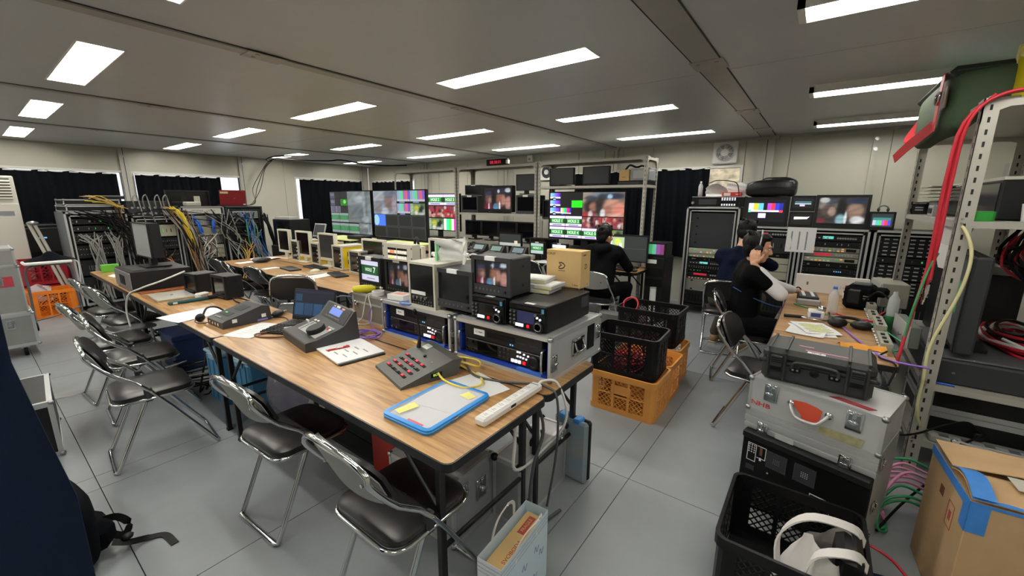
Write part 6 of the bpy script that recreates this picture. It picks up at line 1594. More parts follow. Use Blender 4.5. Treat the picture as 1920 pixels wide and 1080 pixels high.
t = thing('beige_router', 'small beige box on the control desk above the white paper', 'equipment', (5.02, 3.5, .7), FX); MB(BEI).box(-.1, 0, 0, .1, .12, .07, .008).build('body', t); stuff(MB(DGR).box(-.08, -.002, .02, .08, .001, .04).build('vent', t))
sheet('white paper on the control desk edge left of the tan carton', 5.03, 3.18, R(-80), .24, .3, 0, z=.7012)
sheet('white paper farther left on the control desk edge', 5.0, 4.38, R(-84), .24, .32, 0, curl=.03)
bunch(10, 41, (5.3, 5.6, .75), [(5.2, 5.2, .78), (5.25, 4.9, .75)], (5.4, 4.4, .74), .007, [CB, CW, CG], '', 'black and white leads along the back of the control desk', (.08, .2))
# computer at the hoodie man's place
t = flat_monitor('dark desk monitor in front of the hoodie man with a small bright picture', .58, .35, (5.2, 2.02, .7), FX+R(3), lambda q: (q.rect(0, 0, 1, 1, '26292a'), q.rect(.06, .5, .46, .94, '9ab08a'), q.ell(.3, .75, .08, .14, 'b8c85a'), q.rect(.34, .5, .4, .7, 'e0e4e0'), q.rect(.06, .5, .16, .94, 'c8d0c0'), q.rect(.5, .48, .98, .5, '3a3e3e')), .015, .05, foot=.09)
kbd('black keyboard under the hands of the hoodie man', 4.96, 2.05, FX, None, .4, .12)
t = thing('mouse', 'dark mouse beside the keyboard of the hoodie man', 'mouse', (5.0, 1.8, .7), FX); MB(DGR).ell((0, 0, .016), (.03, .05, .018), 12, 8).build('mouse_body', t, 60); MB(WHT).ell((0, .03, .026), (.01, .012, .008), 8, 6).build('wheel', t, 60)
t = thing('side_monitor', 'small monitor with green and violet bars at the right end of the control desk', 'monitor', (5.32, 1.66, 0), FX); MB(BLK).box(-.12, .0, 0, .12, .4, .86, .006).build('cabinet', t); MB(BLK).box(-.12, .01, .86, .12, .3, 1.05, .006).build('body', t)
P = Pic(.2, .13, '0a0b0e', .6); [P.rect(i/4, 0, i/4+.25, 1, c) for i, c in enumerate(['4aa870', '60b890', '8a4a9a', '7a3a6a'])]; P.build(t, (0, .006, .9)); MB(PAP).box(-.1, -.004, .78, .02, .002, .83).build('paper_label', t)
for z in (.62, .48): MB(BLK2).box(-.11, -.006, z, .11, .002, z+.1).build('drawer', t)
t = thing('red_notebook', 'dark red notebook on the shelf base behind the hoodie man', 'notebook', (5.62, 2.5, .862), FX); MB(mat('dark red cover', '5a1420', .5)).box(-.16, 0, 0, .16, .1, .06, .004).build('cover', t); MB(PAP).box(-.155, .004, .015, .158, .098, .045).build('pages', t)
# ---------------------------------------------------------------- stack of cases in the right foreground
RZ = R(-106.5); FW = .53
def st_loc(z): return (2.235, -.068, z)
bar = mat('battered aluminium', 'c6c8c9', .36, .2, noise=.08, nscale=5)
t = thing('amplifier_rack', 'black faced rack unit at the bottom of the case stack beside the open crate', 'rack', st_loc(0), RZ)
MB(bar).box(-FW/2, .0, 0, FW/2, .36, .505).build('case_shell', t)
fp = MB(BLK2).box(-FW/2+.012, -.03, .01, FW/2+.0, .0, .412, .004).build('front_panel', t)
hood = MB(BLK).box(-FW/2+.012, -.05, .375, FW/2, -.028, .412, .006).build('hood', t)
for (x, z) in ((-.09, .3), (.03, .3)):
    g = MB(DGR).box(x-.045, -.0325, z-.045, x+.045, -.03, z+.045).build('fan_grille', fp)
    m = MB(LGR if x > 0 else MGR)
    for (a, b) in grid_pts(x-.012, x+.012, z-.012, z+.012, 4, 4): m.cyl((a, -.0325, b), (a, -.0335, b), .0026, 5)
    m.use(MGR)
    for k in range(9): 
        for (a, b) in ((x-.042+k*.0105, z-.042), (x-.042+k*.0105, z+.042), (x-.042, z-.042+k*.0105), (x+.042, z-.042+k*.0105)): m.box(a-.001, -.0335, b-.001, a+.001, -.0325, b+.001)
    stuff(m.build('vent_hole', fp))
m = MB(PAP)
for b in ((-.225, .25, -.185, .253), (-.225, .345, -.185, .348), (-.226, .25, -.223, .348), (-.187, .25, -.184, .348), (-.18, .28, -.14, .283), (-.18, .345, -.14, .348), (-.142, .28, -.139, .348)): m.box(b[0], -.0312, b[1], b[2], -.03, b[3])
for (x, z) in grid_pts(-.218, -.194, .3, .338, 3, 4): m.box(x-.003, -.0312, z-.003, x+.003, -.03, z+.003)
stuff(m.build('printed_line', fp)); MB(CBR).box(-.168, -.0335, .3, -.155, -.03, .345).use(WHT).box(-.166, -.034, .27, -.157, -.03, .285).build('fuse_strip', fp)
MB(DGR).box(-.225, -.0315, .2, -.185, -.03, .225).build('grey_plate', fp)
wl_ = MB(WHT).box(.06, -.0312, .13, .225, -.03, .225).build('warning_label', fp); MB(BLK2).box(.064, -.0318, .134, .14, -.0311, .221).box(.145, -.0318, .134, .221, -.0311, .221).build('label_field', wl_)
text('!', .06, fp, (.1, -.0322, .18), UP, WHT); text('CAUTION', .014, fp, (.183, -.0322, .2), UP, WHT)
for (x, z) in ((-.12, .225), (.06, .235), (-.25, .03), (.2, .03)): stuff(MB(CHR).cyl((x, -.03, z), (x, -.036, z), .005, 8).build('screw', fp))
MB(ALU).box(-FW/2-.003, -.006, .418, FW/2+.003, .0, .436).build('edge_strip', t); MB(ALU).box(-FW/2-.003, -.008, .45, FW/2+.003, .0, .478).build('edge_strip', t); MB(ALU).box(-FW/2-.003, -.006, .486, FW/2+.003, .0, .507).build('edge_strip', t)
for s in (-1, 1):
    for z in (.1, .25, .46): butterfly(t, (s*(FW/2+.004), .05, z), (0, 0, s*PI/2), .6)
    butterfly(t, (s*.17-.01, -.01, .43), (0, 0, 0), .8)
MB(mat('clear tape label', 'c2c4c4', .3)).box(-.12, -.0085, .40, -.04, -.005, .44).build('paper_label', t)
t = thing('aluminium_case', 'battered aluminium case with an orange sticker and bail handle, under the black hard case', 'flight case', st_loc(.508), RZ)
edge_case(t, FW, .335, .18, bar, e=.014)
for s in (-1, 1): butterfly(t, (s*.165, -.004, .125), (0, 0, 0), 1.)
for x in (-.075, .075): MB(CHR).lathe([(.016, .0), (.016, .006), (.008, .012)], (x, -.003, .11), 12, 'y').build('handle_boss', t, 40)
bail(t, [(-.075, -.012, .11), (-.06, -.03, .085), (-.035, -.035, .06), (.035, -.035, .06), (.06, -.03, .085), (.075, -.012, .11)], .008, ALU)
MB(mat('torn orange sticker', 'd8553a', .6)).prism([(-.07, .13), (-.02, .137), (.03, .13), (.05, .12), (.04, .045), (-.02, .03), (-.03, .07), (-.06, .1)], -.0045, -.003, 'y').build('orange_sticker', t)
MB(mat('old tape residue', 'a59f78', .8, noise=.2, nscale=40)).prism([(.05, .05), (.21, .055), (.2, .012), (.045, .014)], -.0042, -.003, 'y').build('tape_residue', t)
text('NHB', .034, t, (-.205, -.0045, .05), (R(90), 0, 0), mat('red paint', 'd83038', .5), sx=1.3)
MB(mat('faded red stain', '8a3038', .6)).prism([(.05, .05), (.2, .03), (.22, .06), (.08, .08)], .18, .1826).build('red_stain', t)
# black hard case
t = thing('hard_case', 'black ribbed hard case with pink tape strips and a white label, topmost of the stack', 'hard case', (2.305, -.065, .692), R(-93))
hc = mat('black ribbed plastic', '2b2d2d', .5, bump=.08, bscale=260)
w, d, h = .43, .27, .165
MB(hc).box(-w/2, 0, 0, w/2, d, .105, .018).build('lower_shell', t); MB(hc).box(-w/2-.003, -.003, .1, w/2+.003, d+.003, h, .022).build('lid', t)
MB(hc).box(-w/2-.006, -.006, .092, w/2+.006, d+.006, .108, .004).build('seal_band', t)
for s in (-1, 1):
    x = s*.155
    for dx in (-.035, .035): MB(hc).box(x+dx-.006, -.014, .01, x+dx+.006, .004, h-.012, .003).build('rib', t); MB(hc).box(x+dx-.006, .0, h-.004, x+dx+.006, d, h+.006, .002).build('rib', t)
    l = MB(hc).box(x-.028, -.016, .055, x+.028, 0, .135, .005).build('latch', t); stuff(MB(BLK2).box(x-.022, -.0175, .1, x+.022, -.0155, .104).box(x-.022, -.0175, .11, x+.022, -.0155, .114).box(x-.022, -.0175, .12, x+.022, -.0155, .124).build('latch_groove', l)); MB(BLK2).box(x-.024, -.018, .06, x+.024, -.015, .08, .003).build('latch_tab', l)
    MB(BLK2).box(s*.075-.022, -.016, .066, s*.075+.022, 0, .096, .005).build('handle_mount', t); stuff(MB(STL).cyl((s*.075-.009, -.018, .08), (s*.075-.009, -.014, .08), .005, 8).cyl((s*.075+.009, -.018, .08), (s*.075+.009, -.014, .08), .005, 8).build('pin', t))
bail(t, [(-.09, -.014, .085), (-.085, -.022, .11), (-.06, -.026, .122), (.06, -.026, .122), (.085, -.022, .11), (.09, -.014, .085)], .007, hc)
MB(BLK2).lathe([(.018, 0), (.018, .008), (.012, .011)], (0, -.006, .08), 14, 'y').build('purge_valve', t, 40)
pk = mat('pink tape', 'd88fa8', .6)
MB(pk).box(-.08, .12, h, -.02, .13, h+.001).build('pink_tape', t); MB(pk).box(-.05, .06, h, .13, .07, h+.001).build('pink_tape', t)
lb = MB(PAP).box(-.04, .025, h, .03, .048, h+.001).build('white_label', t); text('041-A', .016, lb, (-.005, .0365, h+.0013), (0, 0, 0), BLK2)
for s in (-1, 1): MB(hc).box(s*(w/2+.004), d*.25, .06, s*(w/2+.026), d*.75, .085, .006).build('side_handle', t)

# ---------------------------------------------------------------- table of the man with the headset
def clutter_sheets(label, cx, cy, n, sd, z=.7006):
    for k in range(n):
        r = random.Random(sd+k); sheet(label % ('lowest', 'middle', 'top')[k], cx+r.uniform(-.05, .05), cy+r.uniform(-.04, .04), R(r.uniform(-25, 25)-80), .21, .297, 0, z=z+k*.0035, curl=.008)
clutter_sheets('%s of the three ruffled sheets beside the black hard case', 3.4, -.02, 3, 50)
ps = [o for o in bpy.data.objects if o.get('label', '').startswith('top of the three ruffled')][0]
m = MB(mat('yellow green marker', 'd6dc9a', .7))
for k in range(6): m.tube(spline([(-.07, -.1+k*.035, .0035), (-.02, -.09+k*.035, .0035), (.03, -.11+k*.035, .0035), (.08, -.09+k*.035, .0035)], 3), .004, 4)
stuff(m.build('highlighter_line', ps))
t = thing('long_white_box', 'long white box standing across the far end of the headset man table', 'box', (4.92, -.2, .7), FX)
MB(mat('white card', 'd9d6d2', .7)).box(-.33, 0, 0, .23, .05, .17, .003).build('box_body', t); MB(mat('grey fastener', '6a6a50', .5)).box(-.24, -.002, .07, -.225, .001, .1).build('fastener', t); text('1234-', .045, t, (.02, -.001, .07), UP, mat('faint print', 'b8b0b8', .7))
bottle('clear water bottle with a blue cap on the headset man table', 4.02, -.155, .7, .22, .036, mat('bottle cap blue', '3a72c8', .4), None, 0)
t = thing('camera_bag', 'bulky black padded camera pouch on the headset man table', 'bag', (4.3, -.32, .7), FX-R(12))
MB(CUR).box(-.1, 0, 0, .1, .2, .2, .03).build('bag_body', t); MB(BLK).box(-.07, -.02, .05, .02, .03, .17, .012).build('front_pocket', t); MB(CUR).box(.08, .03, .12, .17, .15, .19, .02).build('side_pocket', t)
stuff(MB(CHR).box(.03, -.012, .12, .07, 0, .128).box(.03, -.012, .1, .07, 0, .108).build('buckle', t)); MB(DGR).box(-.06, .02, .2, .06, .14, .215, .006).build('top_flap', t)
t = thing('jar', 'brown jar with a red lid behind the black camera pouch', 'jar', (4.62, -.27, .7)); MB(mat('brown glass', '4a2c1c', .2)).lathe([(.03, 0), (.034, .01), (.034, .09), (.024, .11), (.024, .12)], (0, 0, 0), 14).build('glass', t, 50); MB(WHT).lathe([(.0345, .03), (.0345, .08), (.034, .08)], (0, 0, 0), 14).build('label_band', t); MB(RED).lathe([(.027, .12), (.027, .145), (.001, .147)], (0, 0, 0), 14).build('lid', t, 40)
t = thing('fader_unit', 'grey control unit with two white sliders near the hand of the headset man', 'controller', (4.28, .0, .7), FX+R(6)); MB(DGR).box(-.07, 0, 0, .07, .24, .07, .006).build('body', t)
for x in (-.035, .03): MB(WHT).box(x-.012, .02, .07, x+.012, .22, .078, .003).build('slider', t)
MB(LGR).box(-.09, -.05, 0, .08, -.005, .05, .008).build('front_box', t)
t = thing('metal_stand', 'blue and white metal clamp device on the table in front of the clear bottle', 'device', (3.72, -.06, .7), FX+R(5))
MB(WHT).box(-.05, 0, .01, .05, .1, .07, .008).build('body', t); MB(mat('navy label', '3a4680', .4)).box(-.035, -.003, .025, .025, .001, .055).build('blue_plate', t); MB(CHR).tube(spline([(-.06, .02, .012), (-.09, -.03, .02), (.0, -.05, .015), (.07, -.03, .02), (.075, .05, .06)], 4), .007, 6).build('clamp', t, 60); MB(BLK).cyl((-.2, -.02, .015), (-.08, .0, .015), .012, 10).build('grip', t, 40); MB(CHR).ell((.03, .05, .085), (.03, .03, .02), 10, 6).build('knob', t, 60)
t = thing('boom_headset', 'black headset and belt pack lying across the headset man table', 'headset', (3.62, -.24, .7), FX+R(10))
MB(BLK).ell((-.06, 0, .035), (.06, .05, .035), 12, 8).build('ear_cup', t, 60); MB(BLK).ell((.08, .0, .03), (.07, .05, .03), 12, 8).build('belt_pack', t, 60); MB(BLK).tube(spline([(-.1, .0, .03), (-.05, .08, .05), (.06, .1, .05), (.14, .03, .03)], 5), .012, 8).build('headband', t, 60); MB(CHR).cyl((.16, -.03, .012), (.2, -.05, .012), .011, 10).build('plug', t, 40); stuff(MB(RED).box(.12, .03, .05, .15, .05, .062).build('red_button', t))
t = thing('orange_envelope', 'crumpled orange envelope at the near end of the headset man table', 'envelope', (3.12, -.29, .7), FX+R(10))
MB(mat('orange paper', 'e09a3a', .7)).grid(lambda u, v: (-.11+.22*u, -.05+.1*v, .012+.018*math.sin(PI*v)+.006*math.sin(11*u+5*v)), 12, 6, .002).build('envelope', t, 50); MB(PAP).box(-.0, -.07, 0, .1, .02, .008).build('paper_insert', t)
ab = mat('beige audio module', 'a8a698', .45, .2)
t = thing('patch_frame', 'row of beige patch modules along the shelf side of the headset man table', 'equipment', (3.95, -.43, .7), 0)
for k in range(5):
    x = -.8+k*.34; u = MB(ab).box(x, .0, 0, x+.31, .055, .05+.03*(k % 2)).build('module', t)
    m = MB(STL)
    for q in range(5): m.cyl((x+.03+q*.06, .055, .025), (x+.03+q*.06, .065, .025), .009, 8)
    m.use(BLK)
    for q in range(3): m.box(x+.03+q*.09, .02, .05+.03*(k % 2), x+.06+q*.09, .04, .058+.03*(k % 2))
    stuff(m.build('socket', u))
t = thing('slanted_panel', 'grey metal rack panel leaning against the shelf post', 'panel', (3.38, -.5, .71), R(4)); MB(mat('grey green metal', '6a706c', .4, .3)).box(-.1, -.05, 0, .28, .0, .13, .004).build('body', t); MB(LGR).box(-.1, 0, .0, .28, .006, .13).build('front_edge', t); stuff(MB(STL).cyl((-.05, .006, .05), (-.05, .02, .05), .012, 10).cyl((.05, .006, .05), (.05, .02, .05), .012, 10).build('socket', t))
t = thing('test_set', 'beige test set with black knobs at the far end of the patch modules', 'test instrument', (4.75, -.54, .7), R(6)); MB(ab).box(-.18, -.1, 0, .18, .08, .2, .005).build('body', t); f = MB(LGR).box(-.17, .08, .01, .17, .086, .19).build('front_panel', t)
for (x, z) in grid_pts(-.12, .1, .05, .14, 4, 2): MB(BLK).cyl((x, .086, z), (x, .1, z), .016, 10).build('knob', f, 40)
t = thing('green_bottle', 'bottle with a green base standing by the dark monitor on the shelf', 'bottle', (3.75, -.47, .7)); MB(mat('clear bottle', '')).lathe([(.03, .1), (.032, .16), (.03, .22), (.014, .25), (.013, .27)], (0, 0, 0), 14).build('bottle_body', t, 50); MB(mat('green plastic', '2a6a3c', .3)).lathe([(.028, 0), (.031, .01), (.031, .1)], (0, 0, 0), 14).build('green_base', t, 50)
for a in (('green lead crossing the headset man table', [(4.2, .1, .71), (3.95, -.1, .712), (3.75, -.25, .715), (3.6, -.38, .75), (3.3, -.48, .74)], .005, CGN), ('violet lead running from the black headset to the near table end', [(3.65, -.2, .71), (3.35, -.27, .708), (3.1, -.34, .708), (2.95, -.4, .712), (2.9, -.55, .72)], .006, CV), ('red lead behind the black camera pouch', [(4.1, -.1, .71), (3.95, -.25, .71), (3.9, -.38, .72), (4.0, -.46, .77)], .006, CR), ('black lead looping over the camera pouch', [(4.2, -.35, .8), (4.1, -.42, .9), (4.05, -.5, .82), (4.0, -.45, .74), (4.1, -.5, .7)], .007, CB), ('black lead at the near end of the headset man table', [(3.1, -.4, .72), (3.0, -.36, .706), (2.9, -.42, .705), (2.85, -.4, .6)], .005, CB)): cable(*a)

# ---------------------------------------------------------------- foreground shelf contents
# top deck: green bag, yellow box, red cables
gb = mat('dark green canvas', '33452f', .75, bump=.2, bscale=180); rs_ = mat('red webbing', 'c8323c', .6)
t = thing('green_bag', 'dark green canvas bag with red straps on top of the foreground shelf', 'bag', (3.9, -.665, 2.063), R(1))
f3 = crumple(0, 1, 1, 1, 31, .02)
def gfn(u, v):
    a = 2*PI*u; p = PI*(v-.5); e = lambda c, q: math.copysign(abs(c)**q, c)
    y = .2*e(math.sin(a), .3)*e(math.cos(p), .25); z = .115+.115*e(math.sin(p), .3)
    if y > .05: z -= .12*min(1, (y-.05)/.05)*max(0, 1-z/.23)
    return (.5*e(math.cos(a), .3)*e(math.cos(p), .25), y, z+(f3(u, v) if 0 < u < 1 else 0)*.4)
MB(gb).grid(gfn, 32, 14).build('bag_body', t, 50)
MB(mat('very dark green', '1e2a22', .7)).box(-.48, -.195, .185, .48, .205, .24, .025).build('top_flap', t); MB(mat('brown panel', '5a4030', .7)).box(-.49, .2, .02, -.41, .207, .14, .003).build('brown_panel', t)
MB(rs_).ribbon([(-.36, -.1, .245), (-.36, .1, .246), (-.36, .212, .22), (-.36, .214, -.09)], .075, .004, (1, 0, 0)).build('strap', t)
MB(rs_).ribbon(spline([(.48, .1, .18), (.55, .14, .12), (.54, .2, -.0), (.46, .22, -.06)], 5), .04, .003, (0, 1, .3)).build('end_strap', t)
MB(rs_).ribbon(spline([(-.36, .218, -.06), (-.1, .235, -.09), (.2, .25, -.12), (.5, .27, -.17)], 5), .06, .004, (0, .3, 1)).build('hanging_strap', t)
MB(CHR).tube(spline([(-.405, .22, .12), (-.405, .22, .09), (-.36, .222, .06), (-.315, .22, .09), (-.315, .22, .12), (-.405, .22, .12)], 4), .006, 6).build('d_ring', t, 60)
t = thing('yellow_box', 'bright yellow plastic box at the top right edge on the foreground shelf', 'box', (3.28, -.72, 2.063), R(4)); MB(mat('bright yellow', 'e4d21e', .4)).box(-.1, -.3, 0, .16, 0, .3, .012).build('box_body', t); MB(CHR).box(-.02, .0, .2, .03, .012, .26, .004).build('clasp', t); MB(mat('pale yellow edge', 'efe9a0', .4)).box(.14, -.01, .0, .165, .004, .3).build('edge', t)
for k in range(7):
    x = 3.11+.014*k; y = -.515+.006*(k % 3)
    cable('red cable hanging over the top front corner of the foreground shelf', [(3.2, -1.1, 2.075+.006*(k % 3)), (3.12+.004*k, -.85, 2.085+.006*(k % 2)), (3.1+.006*k, -.63, 2.08), (x, -.53+.004*(k % 2), 1.97), (x+.01, y, 1.7), (x, y, 1.4), (x-.005*(k-3), y, 1.25), (3.15+.012*(k-3), y, 1.15-.025*(k % 3))], .008, CR, 'red cables over the foreground shelf corner')
for k in range(4):
    t = thing('bnc_plug', 'silver plug at the end of a red cable hanging beside the shelf post', 'plug', (3.12+.024*k, -.51, 1.1-.03*(k % 3)), 0, 'silver plugs on the red cables'); MB(CHR).cyl((0, 0, -.02), (0, 0, .025), .01, 8).cyl((0, 0, -.035), (0, 0, -.02), .007, 8).build('shell', t, 40)
cable('long red cable hanging lowest by the shelf post, down to the table edge', [(3.11, -.6, 2.08), (3.12, -.5, 1.9), (3.13, -.5, 1.3), (3.1, -.47, .95), (3.06, -.45, .75), (3.04, -.44, .66)], .009, CR)
cable('green cable hanging beside the long red one', [(3.125, -.525, 1.3), (3.12, -.5, 1.2), (3.09, -.465, .95), (3.08, -.45, .75), (3.2, -.42, .715)], .006, CGN)
t = thing('bnc_plug', 'pair of silver plugs on the long red cable at the table edge', 'plug', (3.04, -.44, .64), 0); MB(CHR).cyl((-.012, 0, -.04), (-.012, 0, .03), .009, 10).cyl((.012, 0, -.03), (.012, 0, .03), .009, 10).build('shell', t, 40)
cable('cream cable curving in front of the foreground shelf post down to the floor', [(3.5, -.62, 1.44), (3.3, -.585, 1.46), (3.12, -.6, 1.43), (3.09, -.64, 1.3), (3.09, -.63, 1.1), (3.1, -.57, .8), (3.095, -.57, .6), (3.1, -.575, .4), (3.2, -.65, .25), (3.5, -.85, .215)], .008, mat('cream cable', 'dedaa8', .5))
# middle deck
t = thing('long_black_box', 'long black equipment box on the middle deck with a pale strip on top', 'equipment', (3.95, -.75, 1.471), 0)
MB(BLK).box(-.58, -.3, 0.004, .62, 0, .215, .008).build('body', t); MB(BLKG).box(-.56, -.005, .015, .6, .004, .2, .003).build('front_panel', t); MB(mat('pale strip', 'e2dfcc', .5)).box(-.5, -.2, .215, .95, -.02, .235).build('pale_strip', t); MB(mat('clear stand', '9a9c9a', .3)).box(-.42, -.05, .235, -.34, -.044, .31).build('small_stand', t)
t = thing('green_tape', 'roll of green tape on the edge of the middle deck of the foreground shelf', 'tape', (3.26, -.665, 1.471)); MB(mat('green tape', '2f9a3c', .35)).lathe([(.04, 0), (.062, 0), (.062, .05), (.04, .05), (.04, 0)], (0, 0, 0), 24).build('tape', t, 40); MB(mat('tape core', 'c8b890', .7)).lathe([(.038, 0), (.04, 0), (.04, .05), (.038, .05), (.038, 0)], (0, 0, 0), 20).build('core', t, 40)
t = thing('fin_block', 'stack of pale flat trays behind the red cables on the middle deck', 'trays', (4.7, -.63, 1.58), 0)
for k in range(5): MB(mat('pale tray', 'd6d3c6', .5)).box(-.28, -.3, k*.026, .2-.01*k, .0, k*.026+.008).build('tray', t)
MB(LGR).box(-.2, -.28, -.105, .1, -.06, 0).build('base_block', t)
t = thing('black_recorder', 'black recorder with silver trim at the far end of the middle deck', 'equipment', (4.86, -.62, 1.471), FX); MB(BLK).box(-.02, -.0, 0, .3, .03, .1, .004).build('front_panel', t); MB(BLK2).box(-.01, .03, .005, .29, .2, .095).build('body', t); MB(CHR).box(-.02, -.003, .085, .3, .0, .095).build('silver_trim', t); stuff(MB(LGR).box(.0, -.004, .03, .05, .0, .04).box(.0, -.004, .05, .05, .0, .06).build('button', t))
t = thing('connector_strip', 'grey connector strip standing next to the black recorder on the middle deck', 'equipment', (4.2, -.62, 1.471), 0); MB(LGR).box(-.06, -.06, 0, .1, 0, .075, .004).build('body', t); stuff(MB(BLK).box(-.04, -.0, .02, .08, .004, .055).build('socket', t))
t = thing('white_cup', 'white cup at the right edge of the middle deck', 'cup', (3.24, -.84, 1.471)); MB(WHT).lathe([(.028, 0), (.036, .09), (.034, .09), (.026, .004), (.001, .004)], (0, 0, 0), 18).build('cup_body', t, 50)
t = thing('hanging_papers', 'white papers clipped under the middle deck behind the shelf post', 'paper', (3.85, -.72, 1.43), R(14))
for k in range(2): MB(PAP).grid(lambda u, v: (-.15+.3*u, .02*k+.03*math.sin(PI*v+k), -.3*v*(1-.3*u*k)), 6, 6, .001).build('sheet', t, 60)
# lower deck: dark monitor seen from its side, charcoal rack unit
t = thing('side_on_monitor', 'charcoal monitor seen edge-on on the lower deck of the foreground shelf', 'monitor', (3.5, -.7, .72), R(176))
MB(DGR).box(-.3, 0, 0.02, .3, .075, .56, .01).build('body', t); MB(BLK).box(-.29, -.006, .03, .29, .003, .55).build('bezel', t); P = Pic(.54, .47, '2a2c2e', .6); P.rect(.1, .3, .6, .8, '3a3440'); P.rect(.3, .4, .5, .7, '603a70'); P.rect(.62, .35, .75, .75, '2f6a48'); P.build(t, (0, -.0065, .055)); MB(BLK).box(-.1, -.02, 0, .1, .16, .02).build('stand_base', t)
t = thing('charcoal_unit', 'wide charcoal rack unit lying along the lower deck under the edge-on monitor', 'equipment', (3.2, -1.0, .561), FX); MB(DGR).box(-.4, 0, 0, .4, .75, .14, .01).build('body', t); MB(mat('charcoal lid', '4a4c50', .5)).box(-.39, .01, .14, .39, .74, .156, .006).build('lid', t); stuff(MB(STL).cyl((-.3, -.0, .07), (-.3, -.004, .07), .008, 8).cyl((.3, -.0, .07), (.3, -.004, .07), .008, 8).build('screw', t))
t = thing('blue_pen', 'shiny blue marker lying on the lower deck near the shelf post', 'pen', (3.22, -.59, .5685), R(100)) ; MB(mat('shiny blue', '2858b8', .15)).cyl((-.0, 0, .006), (.0, .09, .006), .006, 10).build('barrel', t, 40); t.location = (3.17, -.62, .562); t.rotation_euler = (0, 0, R(176))
t = thing('black_amp', 'black amplifier with a white label behind the shelf post', 'equipment', (4.5, -.9, .561), R(-90)); MB(BLK).box(-.1, -.3, 0, .25, .3, .52, .008).build('body', t); MB(mat('cream label', '')).box(-.06, -.303, .4, .02, -.299, .44).build('paper_label', t)
pile(3.7, -1.05, .72, 22, 33, [CB, CB, CR, CR, CG, CW], '', 'tangle of black, red and white cables behind the edge-on monitor', .35, .16, .009)
bunch(16, 34, (4.1, -1.1, 1.4), [(4.0, -1.0, 1.2), (3.6, -1.08, 1.05)], (3.4, -1.05, .75), .011, [CB, CB, CR, CB], '', 'black and red cables hanging at the back of the foreground shelf', (.3, .06))
# bottom: alu trimmed cases, power strip
for k, (z, lb) in enumerate(((.212, 'lower black case with bright aluminium edges on the bottom deck of the foreground shelf'), (.365, 'upper black case with bright aluminium edges on the bottom deck of the foreground shelf'))):
    t = thing('edged_case', lb, 'flight case', (3.27, -.87, z), FX+R(1)); edge_case(t, .46, .6, .148, BLK, e=.03)
t = thing('grey_power_strip', 'grey power strip on the front edge of the bottom deck', 'power strip', (3.165, -.88, .212), FX); MB(LGR).box(-.22, 0, 0, .25, .055, .04, .006).build('body', t)
for k in range(4): MB(MGR).box(-.18+k*.09, .012, .04, -.14+k*.09, .045, .042).build('outlet', t)
MB(LGR).lathe([(.022, .04), (.022, .055), (.016, .06), (.016, .075)], (.17, .028, 0), 14).build('adapter', t, 40)
t = thing('black_plug', 'black mains plug in the grey power strip', 'plug', (3.228, -.86, .256), FX); MB(BLK).box(-.02, -.015, 0, .02, .015, .045, .006).build('plug_body', t)
cable('black mains lead draped over the bottom deck to the floor', [(3.23, -.86, .3), (3.2, -.8, .36), (3.15, -.7, .33), (3.1, -.6, .27), (2.95, -.5, .3), (2.7, -.45, .48)], .006, CB)
cable('second black lead from the bottom deck past the carton', [(3.23, -.88, .3), (3.05, -.75, .26), (2.9, -.65, .12), (2.6, -.5, .08), (2.4, -.4, .02)], .006, CB)
# patch box on the floor with pink and green cables
t = thing('floor_patch_box', 'aluminium edged patch box on the floor, pink and green cables plugged in', 'patch box', (2.62, -.62, 0), R(165)); edge_case(t, .5, .3, .38, BLK2, e=.03)
for k in range(10): MB(CHR).cyl((-.2+k*.035, -.0, .12+.045*(k % 4)), (-.2+k*.035, -.03, .12+.045*(k % 4)), .008, 8).build('socket', t, 40)
rr = random.Random(9)
for k in range(10):
    c = CP if k % 5 < 3 else CGN
    x = 2.62+.2-k*.034; z = .12+.045*(k % 4)
    cable(('pink' if c is CP else 'green')+' cable looping from the floor patch box', [(x, -.6, z), (x-.02, -.5, z+.03), (x-.05, -.42+rr.uniform(-.03, .03), z-.02), (x-.12, -.4, max(.03, z-.12)), (x-.08, -.44, .02), (x+.1, -.43, .012)], .0065, c, ('pink' if c is CP else 'green')+' cables from the floor patch box')
cable('red cable from the open black crate to the aluminium box at the lower edge', [(2.1, -.32, .14), (2.02, -.4, .16), (1.9, -.47, .14), (1.82, -.52, .1)], .006, CR)
t = thing('aluminium_box', 'aluminium edged box at the lower picture edge between crate and carton', 'flight case', (1.62, -.52, 0), FX); edge_case(t, .2, .22, .14, mat('grey case laminate', ''), e=.03)
t = thing('navy_cloth', 'folded navy cloth on the floor under the red cable', 'cloth', (1.98, -.42, 0)); MB(CURN).grid(lambda u, v: (-.12+.24*u, -.08+.16*v, .012+.012*math.sin(7*u+3*v)), 8, 6, .01).build('cloth', t, 50)
